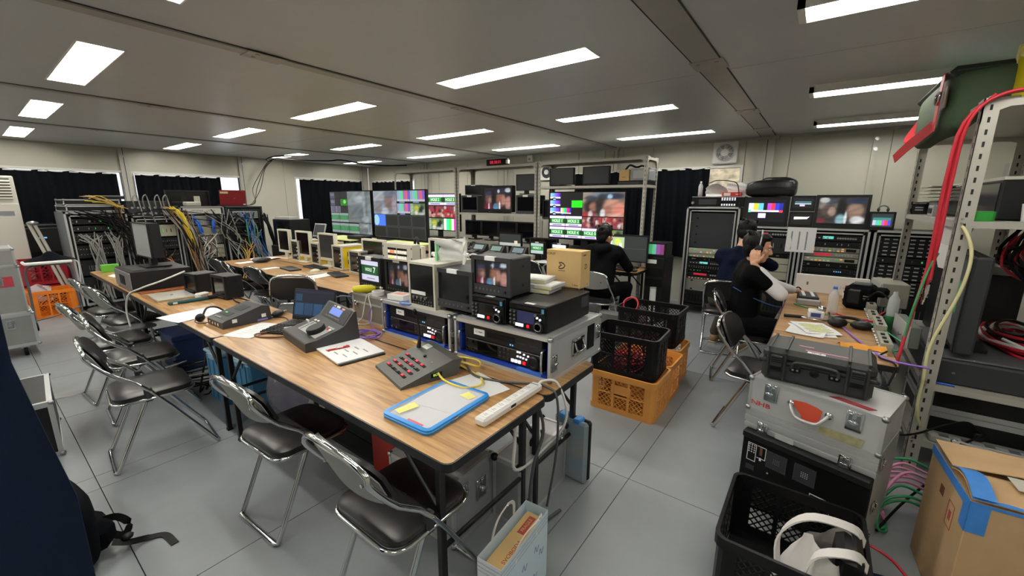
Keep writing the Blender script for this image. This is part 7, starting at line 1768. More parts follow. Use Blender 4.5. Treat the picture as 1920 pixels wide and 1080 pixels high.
# big cardboard box with blue tape
cb = mat('cardboard', 'c2a179', .8, noise=.06, nscale=9); bt = mat('blue masking tape', '3f86d8', .55, noise=.06, nscale=30)
t = thing('cardboard_box', 'large worn cardboard box edged with blue tape in the lower right corner', 'box', (2.0, -.80, 0), R(-86))
w, d, h = .5, .42, .53
MB(cb).box(-w/2, 0, 0, w/2, d, h-.002, .003).build('box_body', t)
flap = MB(cb).grid(lambda u, v: (-w/2+w*u, .0+d*.5*v, h+.012+.03*math.sin(PI*v)*(1-u)), 8, 6, .004).build('flap', t, 50)
flap2 = MB(cb).grid(lambda u, v: (-w/2+w*u, d-d*.52*v, h+.02+.05*v*u), 8, 6, .004).build('flap', t, 50)
MB(bt).box(-w/2-.002, -.002, h-.12, -w/2+.05, .0, h).box(-w/2-.002, -.002, h-.12, -w/2, .05, h).build('tape_corner', t)
MB(bt).box(-w/2-.0025, 0, h-.035, -w/2, d, h+.001).build('tape_strip', t); MB(bt).box(-w/2, -.0025, h-.01, w/2, 0, h+.001).build('tape_strip', t)
MB(bt).grid(lambda u, v: (-w/2+w*u, -.001+.05*v, h+.014+.03*math.sin(PI*v*.12)*(1-u)), 6, 2, .001).build('tape_strip', t)
MB(bt).grid(lambda u, v: (-w/2+.06*v, .0+d*u, h+.016+.03*math.sin(PI*min(1, u*2))*(u < .5)+.004), 12, 2, .001).build('tape_strip', t)
mk = mat('red print', 'a8483c', .7)
o = MB(mk).box(-w/2-.001, .1, h-.2, -w/2, .16, h-.197).box(-w/2-.001, .1, h-.1, -w/2, .16, h-.097).box(-w/2-.001, .1, h-.2, -w/2, .103, h-.1).box(-w/2-.001, .157, h-.2, -w/2, .16, h-.1).box(-w/2-.001, .12, h-.17, -w/2, .14, h-.13).build('handling_mark', t); 
o = MB(mk).box(.08, .3, h+.066, .22, .31, h+.068).box(.08, .4, h+.066, .22, .41, h+.068).box(.08, .3, h+.066, .09, .41, h+.068).box(.21, .3, h+.066, .22, .41, h+.068).build('handling_mark', t)
MB(mat('dull film label', 'c9c6ba', .4)).box(-.12, .08, h+.0455, .2, .17, h+.047).build('film_label', t)
MB(mat('brown patch', '6a4028', .7)).box(-w/2-.001, .22, h-.13, -w/2, .26, h-.09).build('brown_patch', t)
# white cloth bag in the black crate
wb_ = mat('white cotton', 'e2dedb', .85, bump=.2, bscale=60)
t = thing('cloth_bag', 'white cloth bag with two handles over a black item in the open foreground crate', 'bag', (1.72, -.17, .03), FX); t.scale = (1.12, 1.12, 1.08)
f4 = crumple(0, 1, 1, 1, 61, .05)
def cfn(u, v):
    a = 2*PI*u; rr = (1-.55*v)*(1+.12*math.sin(3*a)+.06*math.sin(7*a+4*v))
    return (.14*rr*math.cos(a)+f4(u, v)*.15*(0 < u < 1), .16*rr*math.sin(a), .29*v+.03*math.sin(2*a)*v)
MB(wb_).grid(cfn, 32, 14).build('bag_body', t, 60)
MB(BLK).box(.02, -.07, .2, .09, .13, .31, .02).build('black_item', t)
MB(wb_).ribbon(spline([(.1, .1, .26), (.06, .06, .33), (-.06, .02, .34), (-.13, -.02, .26), (-.12, -.06, .14)], 5), .03, .006, (.3, 1, .3)).build('handle', t, 60); MB(wb_).ribbon(spline([(.1, -.02, .26), (.06, -.06, .32), (-.03, -.1, .3), (-.06, -.13, .2)], 5), .03, .006, (.3, 1, .3)).build('handle', t, 60)

# ---------------------------------------------------------------- under and around the front tables
t = thing('paper_bag', 'pale blue paper carrier bag with white handles at the table leg', 'bag', (1.085, .79, 0), R(4))
pb = mat('pale blue paper', 'cfe2ef', .7); pb2 = mat('sky blue band', 'a8cfe6', .7)
w, d, h = .34, .105, .32
for b in ((-w/2, -d/2, 0, w/2, -d/2+.0015, h), (-w/2, d/2-.0015, 0, w/2, d/2, h), (-w/2, -d/2, 0, -w/2+.0015, d/2, h), (w/2-.0015, -d/2, 0, w/2, d/2, h)): MB(mat('white bag paper', 'e4e4ee', .7) if b[1] < 0 and b[3] < 0 else pb).box(*b).build('bag_side', t)
MB(pb).box(-w/2, -d/2, 0, w/2, d/2, .002).build('bag_bottom', t)
for z in (.3, .283, .266): MB(mat('thin stripe', 'b8c4d0', .7)).box(-w/2-.0006, -d/2-.0006, z, w/2+.0006, d/2+.0006, z+.004).build('stripe', t) if 0 else None
m = MB(mat('thin stripe', 'b8c4d0', .7))
for z in (.3, .283, .266): m.box(-w/2-.0006, -d/2, z, -w/2, d/2, z+.006).box(-w/2, -d/2-.0006, z, w/2, -d/2, z+.006)
stuff(m.build('stripe', t)); MB(pb2).box(-w/2-.0008, -d/2, .0, -w/2, d/2, .22).build('blue_band', t)
for s in (-1, 1):
    y = s*d/2; lean = -.02 if s > 0 else -.05
    MB(WHT).ribbon(spline([(-.075, y, h-.05), (-.075, y, h), (-.055, y+lean*.5, h+.07), (-.0, y+lean, h+.105), (.055, y+lean*.5, h+.07), (.075, y, h), (.075, y, h-.05)], 5), .014, .003, (0, 0.2, 0) if 0 else (1, 0, .01)).build('handle', t, 60)
tb = MB(card).box(-w/2+.02, -d/2+.012, .01, w/2-.02, d/2-.02, h-.03).build('brown_parcel', t); mr = mat('red print', '')
text('SVOBODA', .022, tb, (-.06, -d/2+.028, h-.0296), (0, 0, 0), mr, sx=1.2); o = MB(mr).box(.03, -.02, h-.03, .13, .01, h-.0292).build('red_stamp', tb); text('FRAGILE', .02, tb, (.08, -.005, h-.0288), (0, 0, 0), card)
for k in range(6): 
    x = -.1+k*.045; 
hw_ = MB(mat('violet ink', '6a70a8', .7))
for (x, z) in ((-.09, .14), (-.03, .19), (.0, .1), (.06, .2), (.1, .16), (.05, .08)):
    hw_.tube(spline([(x, -d/2-.0006, z), (x+.012, -d/2-.0006, z+.02), (x+.02, -d/2-.0006, z-.01), (x+.035, -d/2-.0006, z+.012)], 3), .0012, 4)
stuff(hw_.build('handwriting', t))
t = thing('flight_case', 'grey flight case with a butterfly latch under the near end of the front table', 'flight case', (1.26, 1.16, 0), R(3)); edge_case(t, .29, .42, .34, mat('grey case laminate', ''), e=.018)
butterfly(t, (-.07, -.004, .26), (0, 0, 0), .8); butterfly(t, (.05, -.004, .2), (0, 0, 0), 1.2); MB(PAP).box(-.147, .02, .3, -.1455, .09, .325).build('paper_label', t)
t = thing('aluminium_case', 'slim aluminium case with black corners behind the pale blue bag', 'flight case', (1.62, .99, 0), R(2)); edge_case(t, .46, .16, .34, mat('brushed case skin', ''), e=.02, corner=False)
for s in (-1, 1):
    for y in (.005, .155): MB(BLK).ell((s*.228, y, .335), (.02, .02, .02), 10, 7).build('corner_cap', t, 60)
butterfly(t, (-.19, -.003, .1), (0, 0, 0), .8); butterfly(t, (.16, -.003, .3), (0, 0, 0), .8); bail(t, [(-.06, .05, .345), (-.05, .05, .375), (.05, .05, .375), (.06, .05, .345)], .008, BLK)
t = thing('organizer_case', 'clear parts organizer with blue clips standing at the end of the tables', 'tool box', (1.86, .9, 0), R(86))
MB(mat('clear organizer', 'b8c6d0', .2, alpha=.55)).box(-.02, -.04, 0, .19, .0, .37, .012).build('clear_lid', t); MB(BLK).box(-.02, -.075, 0, .19, -.04, .37, .012).build('black_shell', t)
for k in range(5):
    for j in range(2): MB(mat('part colour %d' % (k % 3), ('9aa4ac', '5a8ab8', 'c8b46a')[k % 3], .5)).box(-.005+j*.095, -.035, .02+k*.07, .075+j*.095, -.008, .06+k*.07).build('compartment', t)
for x in (.02, .12): MB(mat('clip blue', '3a8ad8', .4)).box(x, -.06, .355, x+.045, .004, .385, .006).build('clip', t)
cable('black cable bulging over the slim aluminium case', [(1.46, .95, .68), (1.5, .93, .5), (1.42, .93, .35), (1.38, .92, .15), (1.45, .9, .05), (1.6, .88, .02)], .008, mat('dark grey cable', '4a4c4e', .5))
cable('white cable coil hanging under the table corner', [(1.44, 1.05, .66), (1.34, .98, .5), (1.32, .97, .38), (1.42, .97, .34), (1.52, .96, .38), (1.55, 1.0, .5)], .008, CW)
t = thing('red_case', 'red case with a white label under the front table', 'case', (1.2, 1.72, .0), FX); MB(mat('red case skin', 'a82a22', .45)).box(-.17, 0, 0, .2, .2, .52, .01).build('case_body', t); MB(STL).box(-.09, -.003, .46, .08, .001, .485).build('edge_plate', t); l = MB(PAP).box(-.06, -.002, .4, .04, .001, .45).build('white_label', t); text('7r23', .04, l, (-.01, -.0025, .425), UP, BLK2)
t = thing('black_floor_rack', 'black equipment rack standing in the shade under the front table', 'rack', (1.25, 2.2, 0), FX); MB(BLK).box(-.28, 0, 0, .28, .3, .56, .008).build('body', t)
for k in range(4): MB(BLK2).box(-.26, -.006, .04+k*.13, .26, .002, .15+k*.13).build('rack_unit', t)
stuff(MB(LGR).box(-.2, -.01, .4, -.16, -.005, .44).box(.05, -.01, .3, .07, -.005, .4).box(.1, -.01, .3, .12, -.005, .4).box(.15, -.01, .3, .17, -.005, .4).build('connector', t))
for k, (y, x, lb) in enumerate(((3.62, 1.0, 'left one of the blue plastic bins under the front tables'), (3.28, 1.06, 'right one of the blue plastic bins under the front tables, cloudy lid'))):
    t = thing('blue_bin', lb, 'bin', (x, y, 0), FX+R(4)); bb = mat('blue bin plastic', '4a8ab4', .4)
    MB(bb).box(-.13, 0, 0, .13, .34, .4, .015).build('bin_body', t); MB(mat('cloudy lid', '8ab0c8', .35)).box(-.14, -.008, .4, .14, .35, .425, .008).build('bin_lid', t)
    for x2 in (-.08, 0, .08): MB(bb).box(x2-.006, -.006, .03, x2+.006, 0, .38).build('rib', t)
    MB(mat('cloudy lid', '')).box(-.05, -.014, .36, .05, .0, .41, .006).build('clasp', t)
f5 = crumple(0, 1, 1, 1, 71, .06)
o = MB(mat('smoky poly bag', '6c6a78', .25, alpha=.85, bump=.5, bscale=16)).grid(lambda u, v: (-.28+.56*u+f5(u, v)*.2, -.05-.12*math.sin(PI*u)*math.sin(PI*v)+f5(v, u)*.8, .46*v), 18, 14, .004).build('storage_bag', None, 50, (1.2, 2.72, .05), FX)
tag(o, 'smoky grey plastic storage bag under the front table', 'bag')
bunch(9, 77, (1.3, 4.6, .66), [(1.2, 4.2, .3), (1.1, 3.9, .05)], (1.0, 4.2, .012), .007, [CB], '', 'black leads dropping to the floor under the laptop table', (.25, .2))
pile(1.15, 4.3, .01, 10, 78, [CB, CB, CW], '', 'leads coiled on the floor under the laptop table', .4, .3, .006)
t = thing('navy_bin', 'navy box on the floor under the laptop table', 'box', (.98, 4.75, 0), FX); MB(mat('navy plastic', '20305c', .4)).box(-.2, 0, 0, .2, .35, .34, .01).build('box_body', t); MB(mat('navy plastic', '')).box(-.21, -.01, .3, .21, .36, .35, .006).build('rim', t)
t = thing('silver_stool', 'small silver seat frame between the chairs left of the laptop table', 'stool', (.78, 4.95, 0), R(10)); MB(STL).box(-.16, -.12, .4, .16, .12, .43, .01).build('seat', t)
for sx in (-1, 1):
    for sy in (-1, 1): MB(STL).cyl((sx*.14, sy*.1, 0), (sx*.12, sy*.09, .4), .012, 8).build('leg', t, 40)
# big black printer-like box and small monitors on the second table
t = thing('black_pc', 'big black computer case lying on the table with a silver front, dark monitor on it', 'computer', (.87, 5.12, .7), 0)
MB(BLK).box(.012, 0, .006, .48, .62, .19, .004).build('case_body', t); fpn = MB(mat('silver front', '8e9094', .35, .5)).box(0, .01, .012, .014, .61, .18, .004).build('front_panel', t); MB(BLK2).box(-.002, .2, .05, .002, .4, .14).build('drive_bay', fpn); stuff(MB(BLK2).box(.03, .03, 0, .06, .06, .006).box(.42, .03, 0, .45, .06, .006).box(.03, .55, 0, .06, .58, .006).box(.42, .55, 0, .45, .58, .006).build('foot', t)); MB(mat('grey top plate', '3a3c3e', .4)).box(.05, .1, .19, .3, .5, .194).build('top_plate', t)
t = flat_monitor('dark monitor standing on the big black computer case, its screen painted pale with reflected light', .5, .34, (1.06, 5.42, .896), FX+R(2), 'matt', .012, .1, foot=.1)
[c for c in t.children if c.name.startswith('screen')][0].data.materials[0] = mat('light catching screen', '9a9ea2', .25)  # pale base colour stands in for room light reflected on the screen
box_monitor('box_monitor', 'small black box monitor against the big black computer case', .2, .18, .2, (1.2, 4.66, .706), FX+R(10), None, .02, .035, BLK, lab=False)
box_monitor('box_monitor', 'small black box monitor right of the closed silver laptop', .24, .205, .15, (1.28, 4.2, .706), FX+R(6), None, .02, .035, BLK, lab=False)
cable('long white cable running from the small black monitors over the table edge to the floor', [(1.15, 4.55, .93), (1.0, 4.62, .86), (.86, 4.75, .79), (.8, 4.88, .72), (.78, 4.95, .55), (.79, 4.9, .3), (.8, 4.85, .1), (.85, 4.8, .01)], .008, CW)
t = thing('brown_folder', 'thin orange brown folder in front of the big black computer case', 'folder', (1.05, 5.0, .7), R(-4)); MB(mat('brown leather', '8a4a28', .5)).box(-.15, -.04, 0, .2, .06, .012, .004).build('cover', t)
t = thing('green_packet', 'bright green packet on the table at the foot of the cable racks', 'packet', (1.0, 6.85, .7), R(-4)); MB(mat('bright green card', '5fae36', .5)).box(-.07, -.03, 0, .09, .05, .09, .003).build('packet', t)
sheet('white papers on the far left table beside the green packet', 1.1, 6.35, R(-70), .25, .3, 0, curl=.02)
t = thing('black_mouse', 'black mouse on the white papers of the far left table', 'mouse', (1.12, 6.2, .705), R(20)); MB(BLK).ell((0, 0, .018), (.04, .06, .02), 12, 8).build('mouse_body', t, 60)
for a in (('black headset lead coiled beside the charcoal intercom wedge', [(1.25, 3.3, .705), (1.3, 3.5, .72), (1.25, 3.75, .75), (1.32, 3.95, .74), (1.38, 3.7, .72), (1.3, 3.55, .71)], .006, CB), ('brown lead curving out of the replay controller', [(1.16, 2.62, .71), (1.05, 2.75, .705), (1.03, 2.85, .706), (1.12, 2.83, .71)], .006, CBR), ('thin lead between the keyboard and the laptop', [(1.3, 2.95, .71), (1.33, 3.1, .71), (1.25, 3.2, .71)], .004, CB)): cable(*a)
t = thing('small_gadget', 'small black and silver gadget on the table behind the printed sheet', 'gadget', (1.33, 3.2, .7), R(30)); MB(BLK).ell((0, 0, .025), (.06, .03, .025), 12, 7).build('body', t, 60); MB(STL).cyl((.03, 0, .02), (.12, .02, .012), .01, 10).build('plug', t, 40)
# yellow lead, black lead, purple and white cords on the front table
YW = mat('pale yellow cable', 'e8d058', .4)
cable('yellow network cable looping on the front table before the recorder cases', [(1.7, 2.7, .705), (1.66, 2.4, .704), (1.6, 2.07, .704), (1.53, 1.64, .704), (1.47, 1.42, .704), (1.43, 1.27, .706), (1.36, 1.19, .712), (1.27, 1.22, .72), (1.26, 1.35, .73), (1.34, 1.47, .745), (1.46, 1.47, .75), (1.52, 1.36, .74), (1.47, 1.31, .735), (1.42, 1.42, .76), (1.41, 1.5, .765), (1.385, 1.49, .775)], .0055, YW)
cable('grey black lead crossing from the recorder case over the table end', [(1.56, 1.5, .712), (1.48, 1.4, .71), (1.42, 1.28, .708), (1.45, 1.13, .708), (1.51, 1.02, .708), (1.525, .93, .71), (1.52, .87, .66), (1.515, .865, .4), (1.5, .9, .1)], .006, mat('dark grey cable', ''))
cable('violet network cable coiled beside the open recorder case', [(1.62, 2.42, .84), (1.6, 2.44, .76)]+[(1.47+.08*math.cos(a)*(.8+.3*math.sin(a*2.3)), 2.26+.1*math.sin(a)*(.8+.3*math.cos(a*1.7)), .706+.018*abs(math.sin(a*.6))) for a in [k*.75 for k in range(30)]], .004, CV)
cable('white earphone cord hanging over the grey brown metal case', [(1.7, 2.48, .912), (1.65, 2.5, .915), (1.64, 2.53, .85), (1.63, 2.56, .74), (1.6, 2.58, .708), (1.58, 2.52, .705), (1.62, 2.46, .72), (1.635, 2.45, .8), (1.64, 2.48, .9), (1.66, 2.47, .912)], .004, CW)
cable('thin blue grey lead curving to the left of the grey brown metal case', [(1.66, 2.72, .86), (1.6, 2.78, .87), (1.5, 2.82, .82), (1.45, 2.75, .75), (1.42, 2.68, .71)], .004, mat('blue grey cable', '7a86b0', .5))
# foreground left: hanging curtain, backpack, case, tape
def ncur(u, v):
    z = .02+1.38*v
    return (-1.5+(1.522+.056*(1.36-z)+.012*math.sin(z*9))*u, 1.32+.02*math.sin(u*40)*(.4+.6*(1-v))-.02*u, z)
t = thing('hanging_cloth', 'navy cloth hanging from a low rail at the left edge, closest to the camera', 'cloth', (0, 0, 0)); MB(CURN).grid(ncur, 90, 8, .006).build('cloth', t, 60)
MB(STL).cyl((-1.55, 1.33, 1.385), (-.0, 1.325, 1.385), .014, 8).build('rail', t, 40)
for x in (-1.5, -.75): MB(STL).cyl((x, 1.36, 0), (x, 1.345, 1.385), .014, 8).build('rail_post', t, 40)
t = thing('metal_case', 'dark case with bright aluminium edges behind the navy cloth', 'flight case', (-.02, 3.62, 0), R(-4)); edge_case(t, .36, .62, .36, BLK, e=.03); bail(t, [(.05, .25, .37), (.05, .27, .39), (.05, .4, .39), (.05, .42, .37)], .01, BLK)
t = thing('backpack', 'black backpack on the floor half behind the navy cloth, strap trailing', 'bag', (-.0, 2.52, 0), R(8))
f6 = crumple(0, 1, 1, 1, 81, .03)
def bpf(u, v):
    a = 2*PI*u; p = PI*(v-.5); e = lambda c, q: math.copysign(abs(c)**q, c)
    return (.14*e(math.cos(a), .6)*e(math.cos(p), .6)+(f6(u, v) if 0 < u < 1 else 0), .3*e(math.sin(a), .6)*e(math.cos(p), .6), .18+.18*e(math.sin(p), .6))
MB(CUR).grid(bpf, 26, 14).build('bag_body', t, 60)
MB(CUR).box(.08, -.2, .03, .18, .02, .17, .04).build('front_pocket', t)
MB(BLK2).ribbon(spline([(.15, -.1, .14), (.2, -.12, .13), (.23, -.14, .08), (.2, -.16, .05), (.15, -.16, .1)], 5), .03, .004, (0, .3, 1)).build('loop', t, 60)
MB(BLK2).ribbon(spline([(.15, -.2, .07), (.2, -.22, .04), (.26, -.22, .012), (.31, -.26, .006), (.31, -.36, .004)], 6), .03, .003, [(0, 1, .6)]*7+[(.2, 1, .5)]*6+[(1, .4, 0)]*11 + [(1, 0, 0)]).build('trailing_strap', t, 60); MB(BLK).ell((.2, -.2, .06), (.025, .02, .015), 8, 6).build('buckle', t, 60)
t = thing('floor_tape', 'strip of clear glossy tape stuck on the floor left of the chairs', 'tape', (0, 0, .001)); MB(mat('glossy clear tape', 'b4b6b6', .12, coat=.5)).grid(lambda u, v: (.22+.85*u, 4.75-.35*u+.06*math.sin(u*5)+(v-.5)*(.09+.02*math.sin(u*17)), .0012+.0015*math.sin(u*40+v*9)), 30, 4, .0006).build('tape', t, 60)
bunch(14, 91, (5.55, 1.75, .5), [(5.6, 1.72, .3), (5.7, 1.7, .1)], (5.9, 1.72, .02), .009, [CB, CR, CBR, CV], '', 'dark cables dropping beside the end post of the wall shelf', (.06, .06))
pile(5.75, 1.75, .01, 24, 92, [CY, CV, CG, CB, CBL, CT, CR], '', 'heap of coloured cables on the floor left of the tall rack', .3, .2, .009)
t = thing('white_cylinder', 'upright white tube under the end of the control desk', 'tube', (5.2, 1.62, 0)); MB(WHT).cyl((0, 0, 0), (0, 0, .48), .04, 14).build('tube_body', t, 40); MB(LGR).cyl((0, 0, .48), (0, 0, .49), .041, 14).build('cap', t, 40)
for k, (x, y, lb) in enumerate(((4.95, 2.15, 'grey carton on the floor under the control desk, left of two'), (4.95, 1.82, 'grey plastic wrapped parcel under the control desk, right of two'))):
    t = thing('floor_parcel', lb, 'parcel', (x, y, 0), FX); MB(mat('grey wrap', '8a8880', .6, bump=.3, bscale=25)).box(-.13, 0, 0, .13, .3, .22, .02).build('parcel_body', t); MB(PAP).box(-.05, -.002, .08, .04, .001, .14).build('label', t)
t = thing('tool_case', 'grey plastic tool case standing on the floor behind the black crates', 'tool box', (4.15, 1.75, 0), FX); MB(mat('grey tool case', '5c5e5c', .5)).box(-.14, 0, 0, .14, .12, .36, .02).build('case_body', t); bail(t, [(-.05, -.004, .2), (-.045, -.02, .26), (.045, -.02, .26), (.05, -.004, .2)], .01, BLK)
# ---------------------------------------------------------------- people
SKIN = mat('skin', 'd3a184', .5); HAIR = mat('black hair', '0b0a0a', .5, spec=.25, bump=.6, bscale=90, stretch=(1, 1, .3)); 
class Blob:
    """tapered capsules and ellipsoids fused into one surface"""
    def __init__(s, m): s.m = MB(m)
    def cap(s, p0, r0, p1, r1, n=14):
        p0 = Vector(p0); p1 = Vector(p1); d = (p1-p0); L = d.length; d = d/L if L > 1e-6 else Vector((0, 0, 1))
        pts = []; rr = []
        for k in range(5): a = PI/2*(k+.15)/5; pts.append(p0-d*r0*math.cos(a)); rr.append(r0*math.sin(a))
        pts += [p0, p1]; rr += [r0, r1]
        for k in range(4, -1, -1): a = PI/2*(k+.15)/5; pts.append(p1+d*r1*math.cos(a)); rr.append(r1*math.sin(a))
        s.m.tube(pts, rr, n); return s
    def chain(s, pts, rs):
        for k in range(len(pts)-1): s.cap(pts[k], rs[k], pts[k+1], rs[k+1])
        return s
    def ell(s, c, r, M=None):
        if M is None: s.m.ell(c, r, 16, 11)
        else:
            o = s.m.T; s.m.T = Matrix.Translation(Vector(c)) @ M; s.m.ell((0, 0, 0), r, 16, 11); s.m.T = o
        return s
    def build(s, name, parent, vox, smooth=3, fac=.5, loc=None):
        o = s.m.build('tmp', None); md = o.modifiers.new('r', 'REMESH'); md.mode = 'VOXEL'; md.voxel_size = vox; md.use_smooth_shade = True
        sm = o.modifiers.new('s', 'SMOOTH'); sm.iterations = smooth; sm.factor = fac
        me = bpy.data.meshes.new_from_object(o.evaluated_get(bpy.context.evaluated_depsgraph_get()))
        bpy.data.objects.remove(o); me.materials.clear(); me.materials.append(s.m.ms[0]); me.shade_smooth()
        return link(name, me, parent, loc)
def hand(b, wrist, d, nrm, side, curl=.5, spread=.012, s=1.):
    """palm, four unequal fingers, thumb from the side of the palm; d: along the fingers, nrm: back of hand"""
    d = Vector(d).normalized(); n = Vector(nrm); n = (n-d*n.dot(d)).normalized(); r = d.cross(n)*side; w = Vector(wrist)
    for k, (off, L) in enumerate(((-.03, .074), (-.010, .084), (.010, .078), (.028, .062))):
        kn = w+d*.085*s+r*off*s-d*abs(off)*.25
        b.cap(w+d*.015+r*off*.55*s, .0125*s, kn, .0115*s)
        a = 0; p = kn; q = .0088*s
        for j, f in enumerate((.45, .32, .25)):
            a += curl*(.55 if j == 0 else .75); v = d*math.cos(a)-n*math.sin(a)+r*(off*.8 if j == 0 else 0)
            e = p+v.normalized()*L*f*s; b.cap(p, q, e, q*.92); p = e; q *= .92
    t0 = w+d*.025*s-r*.028*s; t1 = t0+d*.03*s-r*.024*s-n*.012*s; t2 = t1+d*.028*s-r*.006*s-n*.012*s
    b.cap(w+d*.02-r*.015*s, .016*s, t0, .014*s); b.cap(t0, .0125*s, t1, .011*s); b.cap(t1, .0105*s, t2, .009*s)
    b.ell(w+d*.05*s, (.0,)*0 or (.03*s, .03*s, .014*s), Matrix((r, d, n)).transposed().to_4x4())
def head(b, c, f, up, s=1.):
    """skull, jaw, nose, ears; f: facing, up: top of head"""
    f = Vector(f).normalized(); u = Vector(up); u = (u-f*u.dot(f)).normalized(); l = u.cross(f); c = Vector(c); M = Matrix((f, l, u)).transposed().to_4x4()
    P = lambda x, y, z: c+f*x*s+l*y*s+u*z*s
    b.ell(P(-.01, 0, .035), (.098*s, .077*s, .09*s), M); b.ell(P(.022, 0, -.035), (.07*s, .062*s, .085*s), M); b.ell(P(.05, 0, -.085), (.034*s, .036*s, .03*s), M)
    b.cap(P(.085, 0, .012), .011*s, P(.105, 0, -.028), .014*s); b.cap(P(.09, .012, -.033), .009*s, P(.09, -.012, -.033), .009*s)
    b.cap(P(.083, .02, -.062), .008*s, P(.083, -.02, -.062), .008*s); b.cap(P(.08, .05, .028), .01*s, P(.084, -.05, .028), .01*s)
    for y in (1, -1): b.ell(P(.055, y*.048, -.02), (.025*s, .02*s, .025*s), M); b.ell(P(-.012, y*.078, -.012), (.02*s, .008*s, .033*s), M)
    return P, M
def face_parts(t, P, M, s=1.):
    for y in (1, -1):
        e = MB(mat('eye white', 'e8e4de', .3)); e.T = Matrix.Translation(P(.079, y*.032, .006)) @ M; e.ell((0, 0, 0), (.011, .013, .008), 10, 7)
        e.use(BLK2); e.ell((.008, 0, 0), (.0045, .006, .006), 8, 6); e.build('eye', t, 60)
        w = MB(HAIR); w.tube([P(.09, y*.018, .03), P(.091, y*.034, .035), P(.083, y*.052, .03)], [.0025, .0035, .002], 6); w.build('eyebrow', t, 60)
    m = MB(mat('lips', 'b5766a', .5)); m.tube([P(.085, .022, -.062), P(.092, .008, -.06), P(.092, -.008, -.06), P(.085, -.022, -.062)], [.002, .005, .005, .002], 6); m.build('mouth', t, 60)
def seated(name, label, pel, f2, lean, headc, hf, jac, trs, sh_col, armL, armR, hood=False, sleeve=None, feet=None, handL=True, handR=True, cap_hair=1.):
    """f2: facing (x, y). armL/R: (elbow, wrist, hand direction, back of hand, curl)"""
    f = Vector((f2[0], f2[1], 0)).normalized(); rt = Vector((f.y, -f.x, 0)); up = Vector((0, 0, 1))
    t = thing(name, label, 'person', (pel[0], pel[1], 0), 0); inv = Vector((pel[0], pel[1], 0))
    L = lambda p: Vector(p)-inv
    pv = L(pel); ch = pv+up*.40+f*lean; hc = L(headc); nk = ch+up*.12+f*.01
    shs = [ch+up*.07+rt*q*.17 for q in (1, -1)]
    b = Blob(SKIN)
    P, M = head(b, hc, hf, (-.08*hf[0], -.08*hf[1], 1)); b.cap(nk-up*.03, .058, hc+up*-.06-f*.01, .052)
    b.cap(pv+up*.02, .08, ch-up*.04, .08); b.cap(shs[0]-up*.02, .035, shs[1]-up*.02, .035); b.cap(ch, .05, nk, .05)
    hips = [pv+rt*q*.09 for q in (1, -1)]; knees = [h+f*.42+rt*q*.06+up*-.01 for h, q in zip(hips, (1, -1))]; ank = []
    for k, q in enumerate((1, -1)):
        a = knees[k]+f*(feet or (-.12, .06))[k]; a.z = .09; ank.append(a)
        b.cap(hips[k], .06, knees[k], .045); b.cap(knees[k], .05, a, .038)
    for sh, (el, wr, hd, hn, cu), side in ((shs[0], armR, 1), (shs[1], armL, -1)):
        el = L(el); wr = L(wr); b.cap(sh, .042, el, .036); b.cap(el, .036, wr, .024); hand(b, wr, hd, hn, -side, cu)
    body = b.build('body', t, .0055, 2, .4)
    face_parts(body, P, M)
    # jacket
    j = Blob(jac); j.ell(pv+up*.03, (.15, .15, .12)); j.cap(pv+up*.02, .13, ch-up*.1, .125)
    for q in (1, -1):
        j.cap(pv+rt*q*.06+up*.05, .105, ch+rt*q*.065, .105); j.cap(ch+rt*q*.09-up*.02, .095, shs[0 if q == 1 else 1]-up*.03, .08); j.cap(nk-up*.03, .07, shs[0 if q == 1 else 1], .068)
    j.cap(ch+up*.02, .12, nk-up*.01, .075)
    if hood: j.cap(nk-f*.07+rt*.07-up*.01, .055, nk-f*.1-up*.04, .065); j.cap(nk-f*.07-rt*.07-up*.01, .055, nk-f*.1-up*.04, .065)
    slv = Blob(sleeve) if sleeve else j
    for sh, (el, wr, *_r) in ((shs[0], armR), (shs[1], armL)):
        el = L(el); wr = L(wr); mid = sh.lerp(el, .55)
        if sleeve: slv = Blob(sleeve); j.cap(sh, .07, mid, .062); slv.cap(sh.lerp(el, .45), .054, el, .056); slv.cap(el, .056, el.lerp(wr, .75), .04); slv.build('shirt_sleeve', t, .01, 3, .5)
        else: j.cap(sh, .07, el, .06); j.cap(el, .06, el.lerp(wr, .93), .042)
    j.build('jacket', t, .012, 4, .5)
    q = Blob(trs)
    q.cap(hips[0], .115, hips[1], .115)
    for k in (0, 1): q.cap(hips[k], .105, knees[k], .075); q.cap(knees[k], .072, ank[k]+up*.03, .055)
    q.build('trousers', t, .013, 3, .5)
    for k in (0, 1):
        a = ank[k]; sb = Blob(sh_col); sb.cap(a+up*-.045+f*-.03, .042, a+up*-.05+f*.13, .036); sb.cap(a-up*.02, .045, a-up*.03, .045); so = sb.build('shoe', t, .01, 3, .5)
        sole = MB(mat('pale sole', 'c9b9a2', .7)); sole.T = Matrix.Translation(a) @ Matrix((f, rt, up)).transposed().to_4x4(); sole.box(-.07, -.04, -.09, .17, .04, -.075, .005); sole.build('sole', so)
    h = Blob(HAIR); PP = P
    h.ell(PP(-.028, 0, .05), (.098, .087, .09), M); h.ell(PP(-.06, 0, .0), (.052, .078, .085), M); h.ell(PP(.035, 0, .092), (.056, .068, .034), M)
    rr = random.Random(len(label))
    for k in range(14):
        a = rr.uniform(0, 2*PI); zz = rr.uniform(.05, .12); x = -.03+.085*math.cos(a); y = .075*math.sin(a); h.cap(PP(x*.7, y*.7, zz), .03, PP(x*1.02, y*1.02, zz+.015), .014)
    for y in (1, -1): h.ell(PP(-.005, y*.07, .035), (.04, .018, .045), M)
    h.build('hair', t, .008, 2, .5)
    return t, P, M, nk, f, rt
